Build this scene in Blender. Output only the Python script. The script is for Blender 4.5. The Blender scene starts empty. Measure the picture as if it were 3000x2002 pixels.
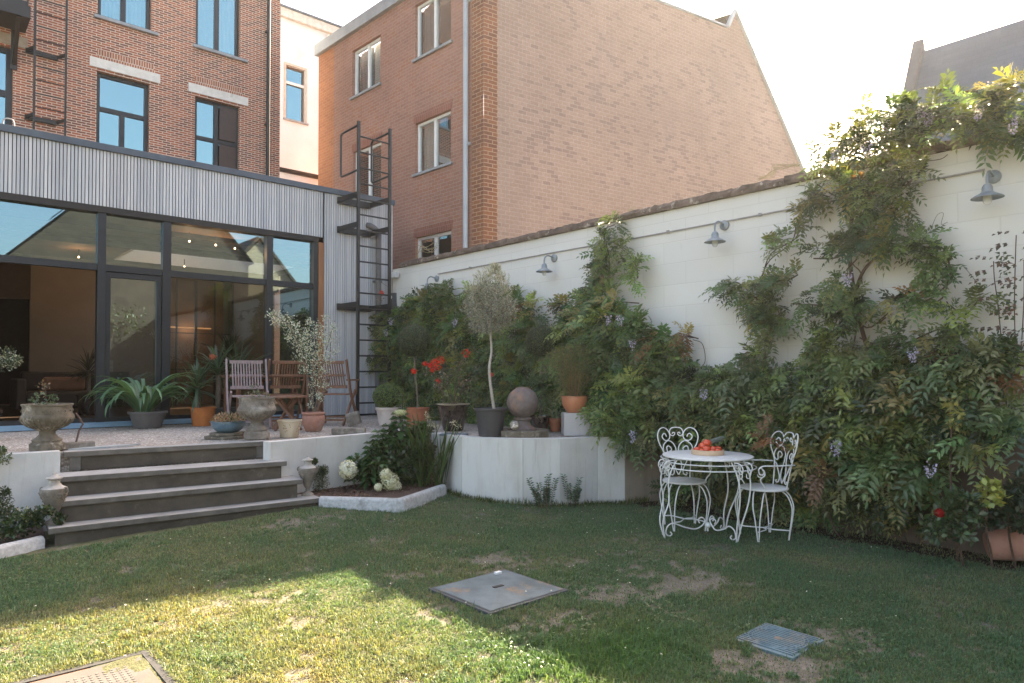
import bpy, bmesh, math, random
import numpy as np
from mathutils import Vector, Matrix

random.seed(7)
RNG = np.random.default_rng(7)
rad = math.radians
scene = bpy.context.scene
COL = scene.collection

# ------------------------------------------------------------------ camera
FPX = 2000.0            # focal length in pixels of a 3000 px wide frame (24 mm)
EYE = 1.47
YAW = rad(48.4)
PITCH = rad(1.1)
ROW0 = 1095.0 - FPX * math.tan(PITCH)
cam_d = bpy.data.cameras.new("camera")
cam = bpy.data.objects.new("camera", cam_d)
COL.objects.link(cam)
cam_d.sensor_width = 36.0
cam_d.lens = 24.0
cam_d.shift_y = (ROW0 - 1001.0) / 3000.0
cam_d.clip_start = 0.05
cam_d.clip_end = 2000.0
cam.location = (0, 0, EYE)
cam.rotation_euler = (rad(90) + PITCH, 0, YAW - rad(90))
scene.camera = cam

# ------------------------------------------------------------------ light
SUNV = Vector((1.20, 0.43, 1.0)).normalized()
SUN_EL = math.asin(SUNV.z)
SUN_AZ = math.atan2(SUNV.x, SUNV.y)
world = bpy.data.worlds.new("World")
scene.world = world
world.use_nodes = True
wn = world.node_tree.nodes
wl = world.node_tree.links
for n_ in list(wn):
    wn.remove(n_)
w_out = wn.new("ShaderNodeOutputWorld")
w_bg = wn.new("ShaderNodeBackground")
w_sky = wn.new("ShaderNodeTexSky")
w_sky.sky_type = 'NISHITA'
w_sky.sun_disc = False
w_sky.sun_elevation = SUN_EL
w_sky.sun_rotation = SUN_AZ
w_sky.air_density = 1.0
w_sky.dust_density = 3.5
w_sky.ozone_density = 0.8
w_mul = wn.new("ShaderNodeMix")
w_mul.data_type = 'RGBA'
w_mul.blend_type = 'MULTIPLY'
w_mul.inputs[0].default_value = 1.0
w_mul.inputs[7].default_value = (1.14, 1.0, 0.88, 1)
wl.new(w_sky.outputs[0], w_mul.inputs[6])
wl.new(w_mul.outputs[2], w_bg.inputs[0])
w_bg.inputs[1].default_value = 0.1
wl.new(w_bg.outputs[0], w_out.inputs[0])

sun_d = bpy.data.lights.new("sun", 'SUN')
sun_d.energy = 5.0
sun_d.angle = rad(0.6)
sun_d.color = (1.0, 0.84, 0.62)
sun = bpy.data.objects.new("sun", sun_d)
COL.objects.link(sun)
sun.rotation_euler = SUNV.to_track_quat('Z', 'Y').to_euler()

scene.view_settings.view_transform = 'Standard'
scene.view_settings.look = 'None'
scene.view_settings.gamma = 1.0
scene.view_settings.exposure = 2.72

# ------------------------------------------------------------------ helpers: rays of the survey
_F = np.array([math.cos(YAW), math.sin(YAW), 0.0])
_R = np.array([math.sin(YAW), -math.cos(YAW), 0.0])
_Z = np.array([0, 0, 1.0])
_V = _F * math.cos(PITCH) + _Z * math.sin(PITCH)
_U = -_F * math.sin(PITCH) + _Z * math.cos(PITCH)


def ray(x, y):
    return _V + (x - 1500) / FPX * _R + (ROW0 - y) / FPX * _U


def onX(x, y, X):
    d = ray(x, y)
    return np.array([0, 0, EYE]) + d * (X / d[0])


def onY(x, y, Y):
    d = ray(x, y)
    return np.array([0, 0, EYE]) + d * (Y / d[1])


def onZ(x, y, z):
    d = ray(x, y)
    return np.array([0, 0, EYE]) + d * ((z - EYE) / d[2])


# ------------------------------------------------------------------ helpers: objects
def thing(name, label, cat, loc=(0, 0, 0), rz=0.0, group=None):
    o = bpy.data.objects.new(name, None)
    COL.objects.link(o)
    o.location = tuple(float(v) for v in loc)
    o.rotation_euler = (0, 0, rz)
    o.empty_display_size = 0.2
    o["label"] = label
    o["category"] = cat
    if group:
        o["group"] = group
    return o


def tag(o, label, cat, group=None, kind=None):
    o["label"] = label
    o["category"] = cat
    if group:
        o["group"] = group
    if kind:
        o["kind"] = kind
    return o


def struct(o):
    o["kind"] = "structure"
    return o


def copy_tree(o, parent=None):
    c = o.copy()
    COL.objects.link(c)
    if parent is not None:
        c.parent = parent
    for ch in [k for k in o.children]:
        copy_tree(ch, c)
    return c


class MB:
    """mesh builder: faces of any size, metre UVs from the local wall space"""
    def __init__(self, M=None):
        self.v = []
        self.lv = []
        self.f = []
        self.M = M if M is not None else Matrix.Identity(4)
        self.neg = self.M.to_3x3().determinant() < 0
        self.fr = []

    def add(self, verts, faces, flip=False, rnd=0.0):
        b = len(self.v)
        for p in verts:
            p = Vector(p)
            self.lv.append(p)
            self.v.append(self.M @ p)
        for fc in faces:
            fc = [b + i for i in fc]
            if self.neg != flip:
                fc.reverse()
            self.f.append(fc)
            self.fr.append(rnd)

    def box(self, x0, x1, y0, y1, z0, z1, R=None, rnd=0.0):
        if x1 < x0: x0, x1 = x1, x0
        if y1 < y0: y0, y1 = y1, y0
        if z1 < z0: z0, z1 = z1, z0
        vs = [Vector(p) for p in ((x0, y0, z0), (x1, y0, z0), (x1, y1, z0), (x0, y1, z0),
                                  (x0, y0, z1), (x1, y0, z1), (x1, y1, z1), (x0, y1, z1))]
        if R is not None:
            vs = [R @ p for p in vs]
        self.add(vs, [(0, 3, 2, 1), (4, 5, 6, 7), (0, 1, 5, 4), (1, 2, 6, 5), (2, 3, 7, 6), (3, 0, 4, 7)], rnd=rnd)

    def quad(self, a, b, c, d, flip=False):
        self.add([a, b, c, d], [(0, 1, 2, 3)], flip)

    def prism(self, poly, z0, z1):
        n = len(poly)
        vs = [(p[0], p[1], z0) for p in poly] + [(p[0], p[1], z1) for p in poly]
        area = sum(poly[i][0] * poly[(i + 1) % n][1] - poly[(i + 1) % n][0] * poly[i][1] for i in range(n))
        fs = [tuple(range(n))[::-1], tuple(range(n, 2 * n))]
        for i in range(n):
            j = (i + 1) % n
            fs.append((i, j, n + j, n + i))
        self.add(vs, fs, flip=area < 0)

    def tube(self, pts, r, n=6, closed=False, caps=True):
        P = [Vector(p) for p in pts]
        m = len(P)
        if m < 2:
            return
        rs = list(r) if hasattr(r, '__len__') else [r] * m
        T = []
        for i in range(m):
            if closed:
                t = P[(i + 1) % m] - P[i - 1]
            else:
                t = P[min(i + 1, m - 1)] - P[max(i - 1, 0)]
            if t.length < 1e-9:
                t = Vector((0, 0, 1))
            T.append(t.normalized())
        ref = Vector((0, 0, 1)) if abs(T[0].z) < 0.9 else Vector((1, 0, 0))
        N = (ref - T[0] * ref.dot(T[0])).normalized()
        vs = []
        for i in range(m):
            N = (N - T[i] * N.dot(T[i]))
            if N.length < 1e-6:
                N = T[i].orthogonal()
            N.normalize()
            B = T[i].cross(N)
            for k in range(n):
                a = 2 * math.pi * k / n
                vs.append(P[i] + (N * math.cos(a) + B * math.sin(a)) * rs[i])
        fs = []
        for i in range(m if closed else m - 1):
            j = (i + 1) % m
            for k in range(n):
                l = (k + 1) % n
                fs.append((i * n + k, i * n + l, j * n + l, j * n + k))
        if caps and not closed:
            fs.append(tuple(range(n))[::-1])
            fs.append(tuple((m - 1) * n + k for k in range(n)))
        self.add(vs, fs)

    def bar(self, a, b, w, h=None):
        """square bar between two points"""
        a = Vector(a); b = Vector(b)
        h = h or w
        t = (b - a)
        L = t.length
        if L < 1e-9:
            return
        t.normalize()
        ref = Vector((0, 0, 1)) if abs(t.z) < 0.95 else Vector((0, 1, 0))
        s = t.cross(ref).normalized()
        u = s.cross(t)
        R = Matrix((s, t, u)).transposed().to_4x4()
        R.translation = a
        self.box(-w / 2, w / 2, 0, L, -h / 2, h / 2, R)

    def lathe(self, prof, n=24, cx=0.0, cy=0.0, z0=0.0, R=None, closed_ends=True, wob=0.0):
        vs = []
        m = len(prof)
        for i, (r, z) in enumerate(prof):
            for k in range(n):
                a = 2 * math.pi * k / n
                rr = r * (1 + wob * math.sin(3 * a + i))
                p = Vector((cx + rr * math.cos(a), cy + rr * math.sin(a), z0 + z))
                if R is not None:
                    p = R @ p
                vs.append(p)
        fs = []
        for i in range(m - 1):
            for k in range(n):
                l = (k + 1) % n
                fs.append((i * n + k, i * n + l, (i + 1) * n + l, (i + 1) * n + k))
        if closed_ends:
            fs.append(tuple(range(n))[::-1])
            fs.append(tuple((m - 1) * n + k for k in range(n)))
        self.add(vs, fs)

    def ball(self, c, r, n=16, m=10, sz=1.0, jit=0.0, seed=0):
        rr = random.Random(seed)
        vs = [(c[0], c[1], c[2] - r * sz)]
        for i in range(1, m):
            t = math.pi * i / m
            for k in range(n):
                a = 2 * math.pi * k / n
                q = r * (1 + rr.uniform(-jit, jit))
                vs.append((c[0] + q * math.sin(t) * math.cos(a), c[1] + q * math.sin(t) * math.sin(a), c[2] - q * sz * math.cos(t)))
        vs.append((c[0], c[1], c[2] + r * sz))
        fs = []
        for k in range(n):
            l = (k + 1) % n
            fs.append((0, 1 + l, 1 + k))
            for i in range(m - 2):
                a = 1 + i * n
                fs.append((a + k, a + l, a + n + l, a + n + k))
            a = 1 + (m - 2) * n
            fs.append((a + k, a + l, len(vs) - 1))
        self.add(vs, fs)

    def build(self, name, mat, parent=None, smooth=False, bevel=0.0, world=True, auto=40):
        me = bpy.data.meshes.new(name)
        off = Vector((0, 0, 0))
        inv = None
        if parent is not None and world:
            p = parent
            mw = Matrix.Identity(4)
            while p is not None:
                mw = p.matrix_basis @ mw
                p = p.parent
            inv = mw.inverted()
        vs = [(inv @ v) if inv is not None else v for v in self.v]
        me.from_pydata([tuple(v) for v in vs], [], self.f)
        uvl = me.uv_layers.new(name="UVMap")
        uvs = []
        for fc in self.f:
            P = [self.lv[i] for i in fc]
            nrm = Vector((0, 0, 0))
            for i in range(len(P)):
                a = P[i]; b = P[(i + 1) % len(P)]
                nrm += Vector(((a.y - b.y) * (a.z + b.z), (a.z - b.z) * (a.x + b.x), (a.x - b.x) * (a.y + b.y)))
            ax, ay, az = abs(nrm.x), abs(nrm.y), abs(nrm.z)
            for p in P:
                if ay >= ax and ay >= az:
                    uvs += (p.x, p.z)
                elif ax >= az:
                    uvs += (p.y, p.z)
                else:
                    uvs += (p.x, p.y)
        uvl.data.foreach_set("uv", uvs)
        if any(self.fr):
            at = me.attributes.new("rnd", 'FLOAT', 'FACE')
            at.data.foreach_set("value", self.fr)
        if mat is not None:
            me.materials.append(mat)
        if smooth:
            me.polygons.foreach_set("use_smooth", [True] * len(me.polygons))
            me.set_sharp_from_angle(angle=rad(auto))
        me.update()
        o = bpy.data.objects.new(name, me)
        COL.objects.link(o)
        if parent is not None:
            o.parent = parent
        if bevel > 0:
            md = o.modifiers.new("bevel", 'BEVEL')
            md.width = bevel
            md.segments = 2
            md.limit_method = 'ANGLE'
            md.angle_limit = rad(35)
        return o


def raw_mesh(name, verts, nper, mat, parent=None, cols=None, smooth=False, faces=None):
    """numpy mesh: verts (N,3); faces (M,k) index array; parent without rotation"""
    verts = np.asarray(verts, dtype=np.float32).reshape(-1, 3).copy()
    if parent is not None:
        p = parent
        while p is not None:
            verts -= np.array(p.location, dtype=np.float32)
            p = p.parent
    me = bpy.data.meshes.new(name)
    nv = len(verts)
    if faces is None:
        faces = np.arange(nv, dtype=np.int32).reshape(-1, nper)
    faces = np.asarray(faces, dtype=np.int32)
    k = faces.shape[1]
    me.vertices.add(nv)
    me.vertices.foreach_set("co", verts.ravel())
    me.loops.add(faces.size)
    me.loops.foreach_set("vertex_index", faces.ravel())
    me.polygons.add(len(faces))
    me.polygons.foreach_set("loop_start", np.arange(0, faces.size, k, dtype=np.int32))
    me.update(calc_edges=True)
    if cols is not None:
        at = me.attributes.new("Col", 'FLOAT_COLOR', 'POINT')
        c4 = np.ones((nv, 4), dtype=np.float32)
        c4[:, :3] = cols
        at.data.foreach_set("color", c4.ravel())
    if smooth:
        me.polygons.foreach_set("use_smooth", np.ones(len(faces), dtype=bool))
    me.materials.append(mat)
    me.validate()
    o = bpy.data.objects.new(name, me)
    COL.objects.link(o)
    if parent is not None:
        o.parent = parent
    return o


def spline(pts, n=8):
    """Catmull-Rom through points"""
    P = [np.array(p, float) for p in pts]
    P = [2 * P[0] - P[1]] + P + [2 * P[-1] - P[-2]]
    out = []
    for i in range(1, len(P) - 2):
        for k in range(n):
            t = k / n
            a, b, c, d = P[i - 1], P[i], P[i + 1], P[i + 2]
            out.append(0.5 * ((2 * b) + (-a + c) * t + (2 * a - 5 * b + 4 * c - d) * t * t + (-a + 3 * b - 3 * c + d) * t ** 3))
    out.append(P[-2])
    return [tuple(p) for p in out]


# ------------------------------------------------------------------ materials
MATS = {}


def newmat(name):
    m = bpy.data.materials.new(name)
    m.use_nodes = True
    nt = m.node_tree
    for n in list(nt.nodes):
        nt.nodes.remove(n)
    return m, nt.nodes, nt.links


def N(nodes, typ, **kw):
    n = nodes.new(typ)
    for k, v in kw.items():
        setattr(n, k, v)
    return n


def mixcol(nodes, links, fac, a, b, blend='MIX'):
    m = nodes.new("ShaderNodeMix")
    m.data_type = 'RGBA'
    m.blend_type = blend
    for idx, val in ((0, fac), (6, a), (7, b)):
        if hasattr(val, 'is_linked') or hasattr(val, 'links'):
            links.new(val, m.inputs[idx])
        else:
            m.inputs[idx].default_value = val if idx == 0 else (tuple(val) + (1,))[:4]
    return m.outputs[2]


def ramp(nodes, links, src, stops):
    r = nodes.new("ShaderNodeValToRGB")
    el = r.color_ramp.elements
    el[0].position, el[0].color = stops[0][0], tuple([stops[0][1]] * 3) + (1,)
    el[1].position, el[1].color = stops[-1][0], tuple([stops[-1][1]] * 3) + (1,)
    for p, c in stops[1:-1]:
        e = el.new(p)
        e.color = (c, c, c, 1)
    links.new(src, r.inputs[0])
    return r.outputs[0]


def noise(nodes, links, vec, scale, detail=4, rough=0.55, mapscale=None, dist=0.0):
    n = nodes.new("ShaderNodeTexNoise")
    n.inputs['Scale'].default_value = scale
    n.inputs['Detail'].default_value = detail
    n.inputs['Roughness'].default_value = rough
    n.inputs['Distortion'].default_value = dist
    if mapscale is not None:
        mp = nodes.new("ShaderNodeMapping")
        mp.inputs['Scale'].default_value = mapscale
        links.new(vec, mp.inputs[0])
        vec = mp.outputs[0]
    links.new(vec, n.inputs['Vector'])
    return n.outputs[0]


def finish(m, nodes, links, col, rough=0.7, metal=0.0, bumpsrc=None, bump=0.2, bdist=0.01, spec=0.5, coat=0.0):
    out = nodes.new("ShaderNodeOutputMaterial")
    b = nodes.new("ShaderNodeBsdfPrincipled")
    if hasattr(col, 'links'):
        links.new(col, b.inputs['Base Color'])
    else:
        b.inputs['Base Color'].default_value = tuple(col) + (1,)
    if hasattr(rough, 'links'):
        links.new(rough, b.inputs['Roughness'])
    else:
        b.inputs['Roughness'].default_value = rough
    b.inputs['Metallic'].default_value = metal
    b.inputs['Specular IOR Level'].default_value = spec
    b.inputs['Coat Weight'].default_value = coat
    if bumpsrc is not None:
        bp = nodes.new("ShaderNodeBump")
        bp.inputs['Strength'].default_value = bump
        bp.inputs['Distance'].default_value = bdist
        links.new(bumpsrc, bp.inputs['Height'])
        links.new(bp.outputs[0], b.inputs['Normal'])
    links.new(b.outputs[0], out.inputs[0])
    return m


def mat_noise(name, c1, c2, scale=6, rough=0.75, metal=0.0, bump=0.3, bdist=0.004, c3=None, s3=1.3, t3=(0.5, 0.7),
              mapscale=None, spec=0.5, coat=0.0, t=(0.35, 0.65), fine=60):
    m, nd, ln = newmat(name)
    tc = nd.new("ShaderNodeTexCoord").outputs['Object']
    n1 = noise(nd, ln, tc, scale, 6, 0.6, mapscale)
    col = mixcol(nd, ln, ramp(nd, ln, n1, [(t[0], 0), (t[1], 1)]), c1, c2)
    if c3 is not None:
        n3 = noise(nd, ln, tc, s3, 5, 0.65, mapscale)
        col = mixcol(nd, ln, ramp(nd, ln, n3, [(t3[0], 0), (t3[1], 1)]), col, c3)
    n2 = noise(nd, ln, tc, fine, 4, 0.6)
    finish(m, nd, ln, col, rough, metal, n2 if bump else None, bump, bdist, spec, coat)
    return m


def mat_flat(name, c, rough=0.5, metal=0.0, coat=0.0, var=0.12):
    c2 = tuple(max(0, x * (1 - var * 2)) for x in c)
    return mat_noise(name, c, c2, scale=9, rough=rough, metal=metal, bump=0.08, bdist=0.002, coat=coat, fine=90)


def mat_brick(name, c1, c2, mortar, bw=0.2, bh=0.05, ms=0.006, bias=0.0, big=(0.8, 1.15), bump=0.5, dirt=None, odd=None, oddt=(0.62, 0.66)):
    m, nd, ln = newmat(name)
    uv = nd.new("ShaderNodeTexCoord").outputs['UV']
    oc = nd.new("ShaderNodeTexCoord").outputs['Object']
    b = nd.new("ShaderNodeTexBrick")
    b.inputs['Scale'].default_value = 1.0
    b.inputs['Brick Width'].default_value = bw
    b.inputs['Row Height'].default_value = bh
    b.inputs['Mortar Size'].default_value = ms
    b.inputs['Mortar Smooth'].default_value = 0.3
    b.inputs['Bias'].default_value = bias
    b.inputs['Color1'].default_value = tuple(c1) + (1,)
    b.inputs['Color2'].default_value = tuple(c2) + (1,)
    b.inputs['Mortar'].default_value = tuple(mortar) + (1,)
    # slightly wobbly courses
    nz = nd.new("ShaderNodeTexNoise"); nz.inputs['Scale'].default_value = 3.0
    ln.new(uv, nz.inputs['Vector'])
    vm = nd.new("ShaderNodeVectorMath"); vm.operation = 'MULTIPLY_ADD'
    ln.new(nz.outputs[1], vm.inputs[0]); vm.inputs[1].default_value = (0.012, 0.008, 0); ln.new(uv, vm.inputs[2])
    ln.new(vm.outputs[0], b.inputs['Vector'])
    col = b.outputs[0]
    if odd is not None:
        # stray bricks of another firing
        b2 = nd.new("ShaderNodeTexBrick")
        for k in ('Scale', 'Brick Width', 'Row Height'):
            b2.inputs[k].default_value = b.inputs[k].default_value
        b2.inputs['Mortar Size'].default_value = 0
        b2.inputs['Color1'].default_value = (0, 0, 0, 1); b2.inputs['Color2'].default_value = (1, 1, 1, 1)
        ln.new(vm.outputs[0], b2.inputs['Vector'])
        nb = noise(nd, ln, oc, 0.9, 3)
        ad = nd.new("ShaderNodeMath"); ad.operation = 'MULTIPLY_ADD'
        ln.new(b2.outputs[0], ad.inputs[0]); ad.inputs[1].default_value = 0.55; ln.new(nb, ad.inputs[2])
        f1 = ramp(nd, ln, ad.outputs[0], [(oddt[0], 0), (oddt[1], 1)])
        mm = nd.new("ShaderNodeMath"); mm.operation = 'MULTIPLY'
        inv = nd.new("ShaderNodeMath"); inv.operation = 'SUBTRACT'; inv.inputs[0].default_value = 1
        ln.new(b.outputs[1], inv.inputs[1])
        ln.new(f1, mm.inputs[0]); ln.new(inv.outputs[0], mm.inputs[1])
        col = mixcol(nd, ln, mm.outputs[0], col, odd)
    nb2 = noise(nd, ln, oc, 0.45, 5, 0.6)
    lo, hi = big
    r = nd.new("ShaderNodeMapRange")
    r.inputs['From Min'].default_value = 0.3; r.inputs['From Max'].default_value = 0.7
    r.inputs['To Min'].default_value = lo; r.inputs['To Max'].default_value = hi
    ln.new(nb2, r.inputs['Value'])
    cc = nd.new("ShaderNodeCombineColor")
    for i in range(3):
        ln.new(r.outputs[0], cc.inputs[i])
    col = mixcol(nd, ln, 1.0, col, cc.outputs[0], 'MULTIPLY')
    fine = noise(nd, ln, oc, 30, 4, 0.7)
    cf = ramp(nd, ln, fine, [(0.3, 0.82), (0.7, 1.1)])
    col = mixcol(nd, ln, 1.0, col, cf, 'MULTIPLY')
    if dirt is not None:
        nd3 = noise(nd, ln, oc, 0.7, 6, 0.7, (1.0, 1.0, 0.35))
        col = mixcol(nd, ln, ramp(nd, ln, nd3, [(0.54, 0), (0.75, 0.7)]), col, dirt)
    iv = nd.new("ShaderNodeMath"); iv.operation = 'SUBTRACT'; iv.inputs[0].default_value = 1
    ln.new(b.outputs[1], iv.inputs[1])
    finish(m, nd, ln, col, 0.85, 0, iv.outputs[0], bump, 0.008, 0.3)
    return m


def mat_glass(name, refl=0.35, tint=(0.6, 0.85, 0.95), trans=(0.75, 0.8, 0.78), rough=0.0, wave=0.004):
    m, nd, ln = newmat(name)
    out = nd.new("ShaderNodeOutputMaterial")
    tr = nd.new("ShaderNodeBsdfTransparent"); tr.inputs[0].default_value = tuple(trans) + (1,)
    gl = nd.new("ShaderNodeBsdfGlossy"); gl.inputs[0].default_value = tuple(tint) + (1,)
    gl.inputs['Roughness'].default_value = rough
    fr = nd.new("ShaderNodeLayerWeight"); fr.inputs[0].default_value = 0.35
    mp = nd.new("ShaderNodeMapRange")
    mp.inputs['From Min'].default_value = 0; mp.inputs['From Max'].default_value = 1
    mp.inputs['To Min'].default_value = refl; mp.inputs['To Max'].default_value = 1
    ln.new(fr.outputs['Fresnel'], mp.inputs['Value'])
    if wave:
        tc = nd.new("ShaderNodeTexCoord").outputs['Object']
        nz = noise(nd, ln, tc, 1.1, 2)
        bp = nd.new("ShaderNodeBump"); bp.inputs['Strength'].default_value = 0.25; bp.inputs['Distance'].default_value = wave
        ln.new(nz, bp.inputs['Height']); ln.new(bp.outputs[0], gl.inputs['Normal'])
    mx = nd.new("ShaderNodeMixShader")
    ln.new(mp.outputs[0], mx.inputs[0]); ln.new(tr.outputs[0], mx.inputs[1]); ln.new(gl.outputs[0], mx.inputs[2])
    ln.new(mx.outputs[0], out.inputs[0])
    return m


def mat_leaf(name, transl=0.3, rough=0.45, spec=0.5):
    m, nd, ln = newmat(name)
    out = nd.new("ShaderNodeOutputMaterial")
    at = nd.new("ShaderNodeAttribute"); at.attribute_name = "Col"
    b = nd.new("ShaderNodeBsdfPrincipled")
    b.inputs['Roughness'].default_value = rough
    b.inputs['Specular IOR Level'].default_value = spec
    ln.new(at.outputs[0], b.inputs['Base Color'])
    t = nd.new("ShaderNodeBsdfTranslucent")
    tcol = mixcol(nd, ln, 1.0, at.outputs[0], (1.6, 1.5, 0.6), 'MULTIPLY')
    ln.new(tcol, t.inputs[0])
    mx = nd.new("ShaderNodeMixShader"); mx.inputs[0].default_value = transl
    ln.new(b.outputs[0], mx.inputs[1]); ln.new(t.outputs[0], mx.inputs[2])
    ln.new(mx.outputs[0], out.inputs[0])
    return m


def mat_streak(name, base, dark, green, rough=0.85):
    """rendered concrete with rain streaks and stains"""
    m, nd, ln = newmat(name)
    tc = nd.new("ShaderNodeTexCoord").outputs['Object']
    n1 = noise(nd, ln, tc, 3.2, 7, 0.65, (1.6, 1.6, 0.28))
    n2 = noise(nd, ln, tc, 1.1, 5, 0.7)
    n3 = noise(nd, ln, tc, 9.0, 5, 0.7, (2.0, 2.0, 0.15))
    col = mixcol(nd, ln, ramp(nd, ln, n1, [(0.48, 0), (0.75, 0.5)]), base, dark)
    col = mixcol(nd, ln, ramp(nd, ln, n3, [(0.58, 0), (0.78, 0.5)]), col, green)
    col = mixcol(nd, ln, ramp(nd, ln, n2, [(0.3, 0.8), (0.7, 1.08)]), (0, 0, 0), col)
    fb = noise(nd, ln, tc, 70, 4)
    finish(m, nd, ln, col, rough, 0, fb, 0.25, 0.004, 0.3)
    return m


LEAF = mat_leaf("leaf_surface", 0.28, 0.36, 0.6)
PETAL = mat_leaf("petal_surface", 0.25, 0.6, 0.2)
GRASSM = mat_leaf("grass_blade_surface", 0.35, 0.5, 0.3)
M_BARK = mat_noise("bark", (0.22, 0.17, 0.13), (0.12, 0.085, 0.06), 25, 0.9, mapscale=(3, 3, 0.6))
M_TWIG = mat_noise("twig", (0.13, 0.075, 0.045), (0.07, 0.045, 0.03), 20, 0.85)
M_BLACK = mat_flat("black_painted_steel", (0.018, 0.017, 0.016), 0.45)
M_FRAME = mat_flat("anthracite_window_frame", (0.018, 0.021, 0.024), 0.4)
M_WHITEPAINT = mat_noise("white_painted_wire", (0.78, 0.77, 0.73), (0.66, 0.65, 0.6), 14, 0.4, bump=0.1, c3=(0.45, 0.36, 0.27), s3=22, t3=(0.68, 0.76))
M_TERRA = mat_noise("terracotta", (0.40, 0.14, 0.07), (0.30, 0.1, 0.05), 8, 0.8, c3=(0.52, 0.36, 0.26), s3=3.5, t3=(0.56, 0.72))
M_TERRAOR = mat_noise("orange_terracotta", (0.56, 0.19, 0.045), (0.44, 0.14, 0.04), 7, 0.75)
M_TERRAPINK = mat_noise("pinkish_terracotta", (0.44, 0.22, 0.15), (0.33, 0.15, 0.1), 7, 0.8, c3=(0.5, 0.36, 0.29), s3=4)
M_STONE = mat_noise("mossy_stone", (0.2, 0.165, 0.12), (0.1, 0.082, 0.055), 12, 0.95, bump=0.7, bdist=0.008, c3=(0.42, 0.38, 0.31), s3=9, t3=(0.56, 0.7), fine=45)
M_STONE2 = mat_noise("weathered_grey_stone", (0.24, 0.205, 0.165), (0.13, 0.105, 0.08), 11, 0.95, bump=0.6, bdist=0.006, c3=(0.36, 0.33, 0.28), s3=6, fine=45)
LEAF_SILVER = mat_leaf("silver_leaf_surface", 0.08, 0.6, 0.3)
M_SOIL = mat_noise("dark_soil", (0.05, 0.032, 0.022), (0.1, 0.055, 0.035), 30, 0.95, bump=1.0, bdist=0.02, fine=40)
def mat_step():
    m, nd, ln = newmat("bluestone_step")
    oc = nd.new("ShaderNodeTexCoord").outputs['Object']
    n1 = noise(nd, ln, oc, 6, 6, .65); n2 = noise(nd, ln, oc, 2.2, 5, .65, (1, 1, 1)); fb = noise(nd, ln, oc, 50, 4)
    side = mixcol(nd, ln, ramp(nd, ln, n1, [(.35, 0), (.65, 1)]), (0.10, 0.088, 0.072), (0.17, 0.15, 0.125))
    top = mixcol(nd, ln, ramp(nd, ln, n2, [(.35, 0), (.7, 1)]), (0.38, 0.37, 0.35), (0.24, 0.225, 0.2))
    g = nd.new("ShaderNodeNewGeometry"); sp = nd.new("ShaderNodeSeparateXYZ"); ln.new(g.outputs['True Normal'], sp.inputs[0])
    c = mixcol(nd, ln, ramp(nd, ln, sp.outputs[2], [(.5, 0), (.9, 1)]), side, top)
    return finish(m, nd, ln, c, .8, 0, fb, .4, .004, .4)


M_STEP = mat_step()
M_RISER = mat_noise("brown_step_riser", (0.105, 0.085, 0.062), (0.06, 0.048, 0.034), 4, 0.9, bump=0.4, c3=(0.19, 0.16, 0.125), s3=7, t3=(0.6, 0.8))
# ------------------------------------------------------------------ foliage generators
def unit(a):
    return a / np.maximum(np.linalg.norm(a, axis=-1, keepdims=True), 1e-9)


def rnd_unit(n, rng):
    return unit(rng.normal(size=(n, 3)))


def jcol(base, n, rng, var=0.25, hue=0.09):
    """per leaf colour variation around one or several base colours"""
    base = np.atleast_2d(np.array(base, dtype=float))
    c = base[rng.integers(0, len(base), n)]
    b = 1 + rng.normal(0, var, (n, 1))
    h = rng.normal(0, hue, (n, 1))
    c = c * np.clip(b, 0.35, 1.9)
    c[:, 0:1] *= np.clip(1 + h, 0.5, 1.8)
    c[:, 2:3] *= np.clip(1 - 0.5 * h, 0.5, 1.6)
    return np.clip(c, 0.002, 0.95)


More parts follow.
